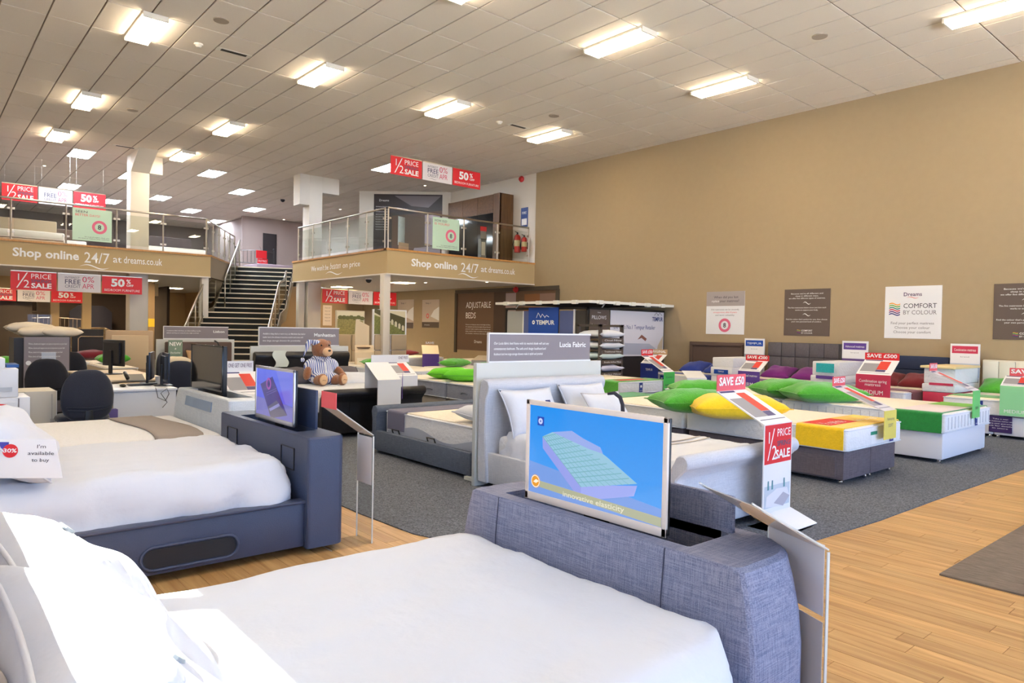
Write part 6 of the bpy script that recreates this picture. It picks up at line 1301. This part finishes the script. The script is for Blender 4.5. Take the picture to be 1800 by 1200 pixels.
for s in (-1, 1): part(bear, 'collar', MB().prism([bp(s*.01, -.105, .40), bp(s*.13, -.09, .47), bp(s*.11, -.02, .50), bp(s*.02, -.06, .46)], (0, -.012, .0)), pj, bevel=.003)
part(bear, 'placket', MB().tube([bp(0, -.14, .40), bp(0, -.17, .3), bp(0, -.19, .2)], .006, 5), C('placket_white', (236, 238, 246), .9))
cap = loft([[bp(.03+.15*math.cos(a)-t_*.26, .08+.13*math.sin(a)*(1-t_*.4), .70+.02*math.sin(a*2)+(.13*math.sin(t_*2.6))-t_*.10-(.0 if t_ < .6 else (t_-.6)*.5)+.06*math.cos(a)*(1-t_)*.5) for a in [2*PI*k/16 for k in range(16)]] if t_ == 0 else [bp(.03+.15*(1-t_)*math.cos(a)-t_*.30, .08+.13*(1-t_)*math.sin(a), .70+.16*math.sin(t_*2.4)-t_*.13-(.0 if t_ < .6 else (t_-.6)*.55)) for a in [2*PI*k/16 for k in range(16)]] for t_ in (0, .15, .3, .5, .7, .85, .97)])
part(bear, 'nightcap', cap, pj, smooth=True); bsmooth('nightcap_tip', MB().ball(bp(-.28, .07, .43), R3(.035, .035, .035)), pj)
# ================================================================== DESK AREA
blk_f = C('black_fabric', (26, 28, 38), .9, bump=.2, bscale=200, sheen=.2); navy_f = C('navy_fabric', (30, 36, 54), .85, bump=.2, bscale=200, sheen=.3)
def task_chair(lab, x, y, rz, m, h=.95):
    t = thing('office_chair', lab, 'chair', (x, y, 0)); t.rotation_euler = (0, 0, math.radians(rz)); L = Vector((x, y, 0))
    # back faces -Y in its own frame (we look at its rear)
    def bf(v):
        w = .255*(1-.35*max(0, v.z)**2)
        return Vector((v.x*w/.255 if False else v.x, v.y, v.z))
    shell = MB().ball(L+Vector((0, -.2, .715)), (.25, .055, .27), 20, 14, fn=lambda v: Vector((math.copysign(abs(v.x)**.62, v.x)*(1-.22*max(0, v.z)), v.y, math.copysign(abs(v.z)**.7, v.z))))
    part(t, 'backrest', shell, m, smooth=True)
    part(t, 'back_ridge', MB().tube([L+Vector((-.2, -.245, .6)), L+Vector((0, -.262, .585)), L+Vector((.2, -.245, .6))], .006, 5), m); part(t, 'back_ridge', MB().tube([L+Vector((-.19, -.245, .57)), L+Vector((0, -.262, .55)), L+Vector((.19, -.245, .57))], .006, 5), m)
    part(t, 'back_bar', MB().prism([L+Vector((-.035, -.27, .32)), L+Vector((.035, -.27, .32)), L+Vector((.035, -.27, .56)), L+Vector((-.035, -.27, .56))], (0, .02, 0)).box(L.x-.035, L.x+.035, L.y-.27, L.y+.02, .34, .37), black, bevel=.005)
    part(t, 'seat', MB().ball(L+Vector((0, .02, .46)), (.25, .25, .05), 20, 10, fn=lambda v: Vector((math.copysign(abs(v.x)**.7, v.x), math.copysign(abs(v.y)**.7, v.y), math.copysign(abs(v.z)**.6, v.z)))), m, smooth=True)
    part(t, 'gas_lift', MB().lathe([(.035, .08), (.035, .25), (.02, .26), (.02, .42)], L, 12), black); part(t, 'lever', MB().tube([L+Vector((0, 0, .4)), L+Vector((-.24, 0, .39))], .008, 5), black)
    for k in range(5):
        a = 2*PI*k/5+.3; u = Vector((math.cos(a), math.sin(a), 0)); part(t, 'base_leg', MB().tube([L+AZ*.11, L+u*.15+AZ*.1, L+u*.29+AZ*.07], [.024, .02, .014], 6), black); part(t, 'castor', MB().tube([L+u*.29+AZ*.028-Vector((-u.y, u.x, 0))*.022, L+u*.29+AZ*.028+Vector((-u.y, u.x, 0))*.022], .028, 10), black)
    return t
q = gy(152, 700, 8.5); task_chair('navy fabric office chair in front of the white desk', q.x, 8.72, 4, navy_f)
q = gy(88, 660, 11.2); task_chair('black fabric office chair behind, left of the navy one', q.x, 11.3, -14, blk_f)
task_chair('black mesh office chair beyond the desk, in the middle', gy(128, 660, 13.2).x, 13.3, 180, blk_f); task_chair('black office chair right of the desk, before the pillar', gy(262, 660, 13.0).x, 13.0, 60, blk_f)
task_chair('dark office chair between the desk and the off television', gy(322, 690, 9.6).x, 9.9, 150, navy_f)
d0 = gz(312, 682, .72); d1 = gz(200, 686, .72)
t = thing('desk', 'white desk with a full front panel, phone and monitors on it', 'desk', ((d0.x+d1.x)/2, 9.2, 0)); part(t, 'top', MB().box(d1.x-.25, d0.x, 8.9, 9.75, .70, .725), white_lam, bevel=.003); part(t, 'front_panel', MB().box(d1.x-.0, d0.x-.01, 8.92, 8.94, .02, .70), white_lam); part(t, 'side_panel', MB().box(d0.x-.03, d0.x-.01, 8.94, 9.74, .02, .70), white_lam)
t = thing('desk', 'pale wooden return desk behind the white one', 'desk', (1.75, 11.2, 0)); pal = C('pale_beech', (226, 206, 176), .5); part(t, 'top', MB().box(1.85, 2.75, 10.4, 12.6, .70, .725), pal, bevel=.003); 
for (x, y) in ((1.9, 10.45), (2.7, 10.45), (1.9, 12.55), (2.7, 12.55)): part(t, 'leg', MB().box(x-.02, x+.02, y-.02, y+.02, 0, .7), steel)
part(t, 'modesty_panel', MB().box(1.9, 2.7, 10.5, 10.52, .3, .69), C('panel_shade', (186, 166, 140), .6))
def monitor(lab, px, py, Y, w, h, rz, z=.725, m=black, lift=.12):
    q = gy(px, py, Y); x, y = q.x, Y; t = thing('monitor', lab, 'monitor', (x, y, z)); t.rotation_euler = (0, 0, math.radians(rz)); L = Vector((x, y, z))
    part(t, 'screen', MB().box(x-w/2, x+w/2, y-.025, y-.005, z+lift, z+lift+h), m, bevel=.006); part(t, 'back', MB().prism([(x-w*.35, y-.005, z+lift+.04), (x+w*.35, y-.005, z+lift+.04), (x+w*.35, y-.005, z+lift+h-.04), (x-w*.35, y-.005, z+lift+h-.04)], (0, .03, 0)), black)
    part(t, 'neck', MB().box(x-.03, x+.03, y+.02, y+.045, z+.01, z+lift+h*.6), black); part(t, 'foot', MB().box(x-.12, x+.12, y-.08, y+.12, z, z+.012), black, bevel=.003); return t
monitor('black computer monitor turned sideways left of the orange-banded pillar', 198, 650, 11.6, .5, .38, 112)
monitor('blue-edged computer monitor seen almost edge-on behind the phone', 264, 660, 9.62, .46, .34, 70, lift=.06, m=C('blue_black', (24, 40, 66), .3))
monitor('second edge-on computer monitor nearer the off television', 289, 670, 9.3, .46, .36, 84, lift=.04, m=C('blue_black', (24, 40, 66), .3))
q = gz(237, 668, .725); t = thing('desk_phone', 'black and silver desk phone on the white desk', 'phone', tuple(q)); part(t, 'base', MB().prism([(q.x-.11, q.y-.08, .73), (q.x+.11, q.y-.08, .73), (q.x+.11, q.y+.1, .80), (q.x-.11, q.y+.1, .80)], (0, 0, -.012)), C('phone_silver', (120, 118, 116), .4)); part(t, 'handset', MB().tube([(q.x-.1, q.y-.07, .76), (q.x-.1, q.y, .79), (q.x-.1, q.y+.09, .82)], .024, 8), black, smooth=True)
q = gz(250, 677, .725); t = thing('keyboard', 'black keyboard on the white desk before the phone', 'keyboard', tuple(q)); part(t, 'body', MB().box(q.x-.16, q.x+.16, q.y-.06, q.y+.06, .727, .742), black, bevel=.003); part(t, 'keys', MB().box(q.x-.15, q.x+.15, q.y-.05, q.y+.05, .742, .748), C('key_grey', (60, 60, 64), .5))
q = gz(216, 680, .725); single('computer_mouse', MB().ball((q.x, q.y, .742), (.035, .055, .018)), black, 'black computer mouse on the left front of the white desk', 'mouse', tuple(q), smooth=True)
q = gz(278, 674, .725); single('paper_cup', MB().lathe([(.03, 0), (.038, .09), (.034, .09), (.027, .005)], (q.x, q.y, .727), 14), white_card, 'white paper cup on the right of the white desk', 'cup', tuple(q))
q = gz(232, 674, .725); single('paper_sheets', MB().box(q.x-.14, q.x+.1, q.y-.05, q.y+.05, .727, .733), C('manila', (214, 190, 150), .7), 'loose manila papers under the phone on the white desk', 'papers', tuple(q))
q = gz(300, 682, .72); single('cable', MB().tube([(q.x-.16, 8.95, .73), (q.x-.17, 8.89, .72), (q.x-.15, 8.885, .62), (q.x-.07, 8.885, .58), (q.x-.03, 8.885, .66), (q.x-.05, 8.9, .72), (q.x-.12, 8.885, .67), (q.x-.05, 8.885, .56), (q.x-.1, 8.885, .5)], .004, 5), black, 'thin black cables dangling over the front of the white desk', 'cable', tuple(q))
# small clutter below
for px, py, w, h, c, lab in ((123, 733, .09, .12, (70, 110, 190), 'small blue and white box on the floor under the desk'), (140, 735, .04, .12, (214, 176, 110), 'small wooden block standing beside the blue box')):
    q = gy(px, py, 8.6); single('small_box', MB().box(q.x-w/2, q.x+w/2, 8.6, 8.7, 0.0, q.z+.06), C('clutter_%d' % px, c, .6), lab, 'box', (q.x, 8.6, 0))
q = gy(184, 727, 8.86); single('leaflet_box', MB().box(q.x-.12, q.x+.12, 8.8, 8.9, 0, q.z+.05), C('leaf_violet', (90, 76, 140), .6), 'violet leaflet box against the desk front beside the chair', 'box', (q.x, 8.85, 0), bevel=.004)
# cabinets at left
a = gy(53, 692, 8.3); b = gy(100, 685, 8.75)
t = thing('cabinet', 'white laminate cabinet with a moulded grey door panel at the left edge', 'cabinet', (a.x-.5, 8.6, 0)); part(t, 'carcass', MB().box(a.x-1.1, a.x, 8.3, 8.8, .0, .74), white_lam, bevel=.003); part(t, 'door', MB().box(a.x-.9, a.x-.1, 8.285, 8.3, .04, .70), white_lam, bevel=.003)
part(t, 'seam', MB().box(a.x-.095, a.x-.088, 8.283, 8.3, .02, .73), ink_g)
t = thing('cabinet', 'beige open-edged cabinet panel with metal runners beside the navy chair', 'cabinet', (b.x-.3, 8.95, 0)); part(t, 'side', MB().box(a.x+.01, b.x, 8.78, 8.81, 0, .75), C('beige_board', (212, 204, 188), .6)); part(t, 'top', MB().box(a.x-.1, b.x, 8.81, 9.3, .73, .75), C('beige_board', (212, 204, 188), .6)); part(t, 'runner', MB().box(b.x-.045, b.x-.035, 8.77, 8.78, .05, .72), steel); part(t, 'lock', MB().box(b.x-.055, b.x-.02, 8.765, 8.78, .36, .46), steel); part(t, 'bright_edge', MB().box(b.x, b.x+.006, 8.78, 8.81, 0, .75), white_card)
a = gy(25, 640, 8.7); t = thing('printer', 'white box printer on the white cabinet at the left edge', 'printer', (a.x-.25, 8.55, .74)); part(t, 'body', MB().box(a.x-.55, a.x, 8.33, 8.78, .742, 1.02), white_lam, bevel=.01); part(t, 'paper_tray', MB().box(a.x-.4, a.x-.05, 8.322, 8.335, .80, .84), C('tray_grey', (190, 196, 206), .5)); part(t, 'top_unit', MB().box(a.x-.5, a.x-.1, 8.4, 8.75, 1.02, 1.12), white_lam, bevel=.01)
single('blue_folder', MB().box(a.x-.08, a.x+.02, 8.5, 8.85, 1.021, 1.05), C('folder_blue', (40, 90, 160), .5), 'blue folder lying on the printer at the left edge', 'folder', (a.x, 8.7, 1.02))
q = gy(8, 705, 7.95); t = thing('leaflet', 'red and white leaflet at the far left edge, before the white cabinet', 'leaflet', (q.x, 8.2, .5)); part(t, 'sheet', MB().prism([(q.x-.1, 8.2, .55), (q.x+.03, 8.2, .52), (q.x+.05, 8.26, .68), (q.x-.1, 8.26, .7)], (0, .004, 0)), red_m); part(t, 'holder', MB().box(q.x-.1, q.x+.08, 8.21, 8.27, .3, .54), acryl)
# pillow display cabinet with grey information board
Yc = 12.6; a = gy(25, 600, Yc); b = gy(122, 600, Yc); a2 = gy(42, 600, Yc)
t = thing('display_cabinet', 'black display cabinet with a grey information board and pillows on top', 'display', ((a.x+b.x)/2, Yc+.3, 0)); zt = gy(60, 592, Yc).z
part(t, 'carcass', MB().box(a.x, b.x+.02, Yc+.04, Yc+.7, 0, zt-.02), C('cab_black', (36, 32, 32), .5)); part(t, 'information_board', MB().box(a2.x, b.x, Yc, Yc+.02, .1, zt), sign_grey); O = Vector((a2.x, Yc, .1)); w = b.x-a2.x; h = zt-.1
for k in range(4): text(t, 'Pillows, duvets and toppers are just as important as your bed', O+AX*w*.1+AZ*h*(.9-.055*k), AX, AZ, h*.022, ink, w*(.84-.05*k))
for k in range(3): ring(t, O, AX, AZ, w*.1, h*(.66-.15*k), 0, h*.03, ink, 14, 'bullet'); text(t, 'natural fillings', O+AX*w*.18+AZ*h*(.65-.15*k), AX, AZ, h*.022, ink, w*.2)
rect(t, O, AX, AZ, w*.38, h*.5, w*.32, h*.3, C('pic_blue', (190, 200, 216), .6), 'picture'); rect(t, O, AX, AZ, w*.42, h*.56, w*.26, h*.09, C('pic_bluebed', (84, 104, 160), .6), 'picture', .003)
for k, (px, w_, l) in enumerate(((50, .75, 'left, tilted'), (63, .7, 'middle'), (103, .72, 'right'))): q = gy(px, 590, Yc+.3); pillow('cream pillow on top of the black display cabinet, %s' % l, (q.x, Yc+.28+.1*(k == 0), zt+.075+.06*(k == 0)), w_*.8, .5, .16, C('cream_cotton', (226, 212, 188), .9), rz=4*k)
pillow('small cream folded pillow between the others on the black display cabinet', (gy(78, 583, Yc+.5).x, Yc+.55, zt+.1), .3, .3, .18, C('cream_cotton', (226, 212, 188), .9), rz=30)
t = thing('acrylic_stand', 'clear acrylic leaflet stand behind the cream pillows', 'sign holder', (gy(70, 570, Yc+.65).x, Yc+.65, zt)); q = t.location; part(t, 'back', MB().box(q.x-.16, q.x+.16, Yc+.64, Yc+.648, zt-.02, zt+.34), acryl); part(t, 'divider', MB().box(q.x-.04, q.x-.03, Yc+.6, Yc+.64, zt, zt+.34), acryl_edge)
# far left colourful beds
stackbed('yellow-banded mattress far back at the left edge', 'dark divan far back at the left edge', gy(-60, 660, 15.0).x, gy(22, 660, 15.0).x, 15.0, 16.8, .4, .66, yellow_m, C('dark_base', (60, 50, 50), .9), handles=False)
pillow('green pillow on the yellow-banded mattress at the left edge', (gy(8, 640, 15.3).x, 15.5, .74), .5, .4, .16, green_m)
t = thing('headboard', 'black framed headboard with a pale inset line behind the desks', 'headboard', (gy(153, 640, 19.0).x, 19.0, 0)); a = gy(127, 578, 19.0); b = gy(182, 578, 19.0); zt = a.z
part(t, 'panel', MB().box(a.x, b.x, 19.0, 19.06, .2, zt), C('hb_black', (30, 26, 28), .6), bevel=.01); part(t, 'inset_line', MB().tube([(a.x+.12, 18.99, .4), (a.x+.12, 18.99, zt-.22), (a.x+.17, 18.99, zt-.17), (b.x, 18.99, zt-.17)], .012, 5), C('inset_pale', (180, 150, 120), .6)); part(t, 'leg', MB().box(a.x, a.x+.06, 19.0, 19.06, 0, .25), black); part(t, 'leg', MB().box(b.x-.06, b.x, 19.0, 19.06, 0, .25), black)
stackbed('white mattress with a maroon pillow before the black framed headboard', 'dark divan before the black framed headboard', a.x+.1, b.x, 17.0, 18.95, .35, .6, white_quilt, C('dark_base', (60, 50, 50), .9), handles=False)
pillow('maroon pillow before the black framed headboard', ((a.x+b.x)/2+.05, 18.6, .72), .8, .5, .2, maroon_m)
stackbed('cream mattress with a green pillow left of the orange-banded pillar', 'beige divan left of the orange-banded pillar', gy(168, 640, 16.0).x, gy(222, 640, 16.0).x, 15.0, 16.9, .35, .62, C('cream_body', (214, 196, 170), .9), beige_base, handles=False)
pillow('green pillow left of the orange-banded pillar', (gy(200, 640, 16.4).x, 16.5, .72), .62, .45, .2, green_m)
t = thing('headboard', 'cream padded headboard behind the orange-banded pillar', 'headboard', (gy(228, 600, 19.5).x, 19.5, 0)); a = gy(186, 580, 19.5); b = gy(270, 580, 19.5); part(t, 'panel', MB().box(a.x, b.x, 19.5, 19.58, .2, a.z), C('hb_cream', (196, 170, 140), .8), bevel=.03); part(t, 'inner_pad', MB().box(a.x+.12, b.x-.12, 19.46, 19.5, .3, a.z-.12), C('hb_cream2', (214, 192, 160), .8), bevel=.02)
for x in (a.x+.05, b.x-.05): part(t, 'leg', MB().box(x-.03, x+.03, 19.5, 19.56, 0, .22), black)
# orange clearance band on the pillar, yellow tag
a = gy(222, 640, 22.3); t = thing('clearance_band', 'orange clearance band wrapped round the left pillar', 'sign', (5.03, 22.3, 1.0)); z0_, z1_ = gy(240, 641, 22.3).z, gy(240, 617, 22.3).z
part(t, 'band', MB().box(4.782, 5.278, 22.298, 22.306, z0_, z1_).box(4.78, 4.788, 22.3, 22.8, z0_, z1_), C('orange_band', (226, 130, 40), .6)); text(t, 'CLEARANCE', Vector((4.80, 22.296, (z0_+z1_)/2-.06)), AX, AZ, .13, C('ink_plum', (60, 30, 60), .5), .62, bold=.03)
q = gy(266, 567, 26.5); t = thing('wall_notice', 'small yellow notice on the taupe pillar end right of the left pillar', 'notice', (q.x, 26.5, q.z)); part(t, 'card', MB().box(q.x-.1, q.x+.1, 26.49, 26.5, q.z-.14, q.z+.14), C('notice_yellow', (226, 190, 50), .6)); part(t, 'post', MB().box(q.x-.1, q.x+.1, 26.5, 26.7, 0, ZU), C('taupe_wall', (150, 124, 92), .9))
# Lisbon bed (behind the off television): brown headboard, mattress, cushions, new-and-exclusive card
xl_ = gy(291, 620, 16.2).x; xr_ = gy(408, 620, 16.2).x
t = thing('leather_bed', 'brown leather bed frame before the board by the staircase', 'bed frame', ((xl_+xr_)/2, 15.2, 0)); brn = C('brown_leather', (84, 64, 56), .5); part(t, 'headboard', MB().box(xl_, xr_, 16.2, 16.3, .0, 1.08), brn, bevel=.03); part(t, 'side_rail', MB().box(xl_+.02, xl_+.1, 14.2, 16.2, .1, .35), brn, bevel=.02); part(t, 'side_rail', MB().box(xr_-.1, xr_-.02, 14.2, 16.2, .1, .35), brn, bevel=.02); part(t, 'footboard', MB().box(xl_, xr_, 14.1, 14.2, .1, .45), brn, bevel=.03)
mattress('cream mattress on the brown leather bed', xl_+.12, xr_-.12, 14.22, 16.15, .3, .58, body=C('cream_body', (214, 196, 170), .9))
q = gy(310, 600, 16.1); t = thing('card_sign', 'green-grey card reading new and exclusive before the brown headboard', 'sign', (q.x, 16.0, .7)); w = gy(321, 600, 16.0).x-gy(296, 600, 16.0).x; x0_ = gy(296, 600, 16.0).x
part(t, 'card', MB().box(x0_, x0_+w, 16.0, 16.01, .6, 1.12), C('card_sage', (120, 142, 128), .6)); text(t, 'NEW', Vector((x0_+w/2, 16.0, 1.0)), AX, AZ, .08, ink, w*.84, 'c', bold=.01)
for k, s_ in enumerate(('&', 'Exclusive', 'to', 'Dreams')): text(t, s_, Vector((x0_+w/2, 16.0, .92-.085*k)), AX, AZ, .04, ink, w*(.08, .7, .15, .6)[k], 'c', shear=.2)
pillow('cream pillow on the brown leather bed', (x0_+.1, 15.75, .70), .5, .4, .18, C('cream_cotton', (226, 212, 188), .9)); pillow('tan square cushion on the brown leather bed', (x0_+.55, 15.85, .74), .45, .4, .12, C('tan_cotton', (176, 142, 104), .9), tilt=60)
# bedside bench of the second row between television and bear
pillow('taupe folded throw left of the black leather bed, by the staircase', (gy(385, 640, 12.5).x, 12.5, .62), .5, .8, .3, C('taupe_throw', (156, 146, 140), .95), name='folded_throw', cat='throw')
t = thing('bench', 'low pale wire bench under the taupe throw, left of the bear bed', 'bench', (gy(385, 690, 12.5).x, 12.5, 0)); q = t.location; part(t, 'top', MB().box(q.x-.35, q.x+.45, 12.1, 12.9, .42, .46), pal)
for (dx, dy) in ((-.3, -.35), (.4, -.35), (-.3, .35), (.4, .35)): part(t, 'leg', MB().tube([(q.x+dx, 12.5+dy, 0), (q.x+dx, 12.5+dy, .42)], .015, 6), steel)
# ================================================================== UPSTAIRS AND BACK ROOM FURNITURE
def metal_bed(lab, x, y, rz, w, h, z, m, bars=9, foot=False):
    t = thing('metal_bedstead', lab, 'bed frame', (x, y, z)); t.rotation_euler = (0, 0, math.radians(rz)); L = Vector((x, y, z))
    for s in (-1, 1): part(t, 'post', MB().tube([L+AX*s*w/2, L+AX*s*w/2+AZ*h], .022, 8), m); part(t, 'finial', MB().ball(L+AX*s*w/2+AZ*(h+.03), .04, 10, 8), m, smooth=True)
    for zz in (h*.9, h*.45): part(t, 'rail', MB().tube([L-AX*w/2+AZ*zz, L+AZ*(zz+(.06 if zz > h*.6 else 0)), L+AX*w/2+AZ*zz], .014, 6), m)
    for k in range(bars): part(t, 'bar', MB().tube([L+AX*(-w/2+w*(k+1)/(bars+1))+AZ*h*.45, L+AX*(-w/2+w*(k+1)/(bars+1))+AZ*h*.92], .008, 5), m)
    return t
q = gy(448, 460, 29.0); metal_bed('black metal bedstead at the head of the staircase upstairs', q.x, 29.0, -10, 1.5, 1.05, ZM, black)
t = thing('upstairs_mattress', 'mattress with rumpled bedding at the head of the staircase upstairs', 'mattress', (q.x+.8, 28.6, ZM)); part(t, 'body', MB().box(q.x-.3, q.x+1.6, 28.0, 29.6, ZM+.1, ZM+.4), C('lilac_bed', (170, 150, 160), .9), bevel=.06)
q2 = gy(458, 450, 28.6); t = thing('price_card', 'red sale price cards hung on the upstairs black bedstead', 'price card', (q2.x, 28.5, q2.z)); part(t, 'card', MB().box(q2.x-.22, q2.x+.22, 28.5, 28.51, q2.z-.1, q2.z+.22), red_m); part(t, 'card', MB().box(q2.x-.18, q2.x+.24, 28.45, 28.46, q2.z-.5, q2.z-.12), red_m); text(t, 'HALF PRICE', Vector((q2.x-.15, 28.45, q2.z-.25)), AX, AZ, .08, ink, .34); text(t, 'SALE', Vector((q2.x-.12, 28.45, q2.z-.42)), AX, AZ, .1, ink, .28); part(t, 'string', MB().tube([(q2.x, 28.5, q2.z+.2), (q2.x, 28.7, q2.z+.4)], .005, 4), black)
for px, Y, w, lab, c in ((30, 26.0, 2.2, 'pale padded bed upstairs behind the left balustrade', (176, 150, 116)), (95, 28.0, 1.6, 'brown bed upstairs behind the seen better days poster', (90, 66, 50)), (300, 27.5, 1.9, 'dark bed upstairs right of the left pillar', (70, 56, 56))):
    q = gy(px, 420, Y); t = thing('bed', lab, 'bed', (q.x, Y, ZM)); cm_ = C('up_%d' % px, c, .8); part(t, 'base', MB().box(q.x-w/2, q.x+w/2, Y-.9, Y+1.0, ZM+.02, ZM+.35), cm_, bevel=.02); part(t, 'mattress', MB().box(q.x-w/2, q.x+w/2, Y-.9, Y+.98, ZM+.36, ZM+.6), C('up_white', (214, 200, 180), .9), bevel=.04); part(t, 'headboard', MB().box(q.x-w/2-.05, q.x+w/2+.05, Y+1.0, Y+1.1, ZM, ZM+1.15), cm_, bevel=.03)
    for s in (-.45, .45): pass
t = thing('dark_picture', 'tall dark picture on the upstairs partition above the stair head', 'picture', (0, 0, 0)); q = gy(474, 440, 31.47); t.location = q; part(t, 'panel', MB().box(q.x-.3, q.x+.3, q.y, q.y+.03, q.z-.7, q.z+.75), C('pic_dark', (40, 34, 36), .5)); part(t, 'frame_edge', MB().tube([q+Vector((-.3, 0, -.7)), q+Vector((-.3, 0, .75)), q+Vector((.3, 0, .75)), q+Vector((.3, 0, -.7))], .015, 4, closed=True), black)
# kiosk stand by the wardrobe upstairs
q = gy(850, 440, 16.9); t = thing('price_kiosk', 'grey slanted price kiosk with a red header before the walnut wardrobe', 'price display', (q.x, 16.9, ZM)); L = Vector((q.x, 16.9, ZM))
part(t, 'column', MB().box(L.x-.1, L.x+.1, L.y, L.y+.15, ZM, ZM+.7), C('kiosk_grey', (120, 120, 116), .5)); part(t, 'sloped_top', MB().prism([L+Vector((-.12, 0, .7)), L+Vector((.12, 0, .7)), L+Vector((.32, .3, .98)), L+Vector((.1, .3, .98))], (0, 0, -.03)), C('kiosk_grey2', (150, 148, 142), .5)); part(t, 'header', MB().box(L.x+.1, L.x+.34, L.y+.3, L.y+.31, ZM+.98, ZM+1.12), red_m); rect(t, L+Vector((-.08, 0, .2)), AX, AZ, 0, 0, .14, .4, C('card_white', (230, 220, 200), .6), 'label')
# lower dark room: bedsteads and beds
q = gy(95, 590, 31.0); metal_bed('cream metal bedstead in the dark room behind the left banners', q.x, 31.0, 0, 2.0, 1.7, 0, C('bar_cream', (150, 130, 110), .5), 14)
q = gy(120, 600, 30.0); metal_bed('white slatted bedstead in the dark room, lower one', q.x, 30.0, 0, 2.4, 1.15, 0, C('bar_white', (200, 180, 150), .5), 16)
for px, Y, w, hh, lab, c in ((163, 30.0, 1.4, 1.25, 'cream rounded bed head in the dark room left of the pillar', (176, 146, 110)), (160, 32.5, 1.5, 2.1, 'tall navy bed head deep in the dark room', (34, 34, 50)), (16, 26.8, 1.2, 2.3, 'dark arched mirror panel on the cream partition at far left', (84, 72, 62))):
    q = gy(px, 570, Y); t = thing('headboard', lab, 'headboard', (q.x, Y, 0)); part(t, 'panel', MB().prism([(q.x-w/2, Y, .0), (q.x+w/2, Y, 0), (q.x+w/2, Y, hh*.88), (q.x+w*.3, Y, hh), (q.x-w*.3, Y, hh), (q.x-w/2, Y, hh*.88)], (0, .06, 0)), C('hbk_%d' % Y, c, .8), bevel=.02); part(t, 'rail', MB().box(q.x-w/2, q.x+w/2, Y-.02, Y, hh*.5, hh*.54), C('hbk_%d' % Y, c, .8))
q = gy(47, 549, 27.4); t = thing('wall_picture', 'thin white empty frame on the dark wall behind the left banners', 'picture', (q.x, 29.0, 1.6)); q = gy(46, 549, 29.0); z0_, z1_ = 1.78, 2.25
part(t, 'frame', MB().tube([(q.x-.45, 29.0, z0_), (q.x+.3, 29.0, z0_), (q.x+.3, 29.0, z1_), (q.x-.45, 29.0, z1_)], .02, 4, closed=True), C('frame_pale', (190, 176, 156), .6)); part(t, 'panel', MB().box(q.x-.45, q.x+.3, 29.02, 29.03, z0_, z1_), dark_wall); part(t, 'stand', MB().box(q.x-.1, q.x-.06, 29.03, 29.06, 0, z0_), black)
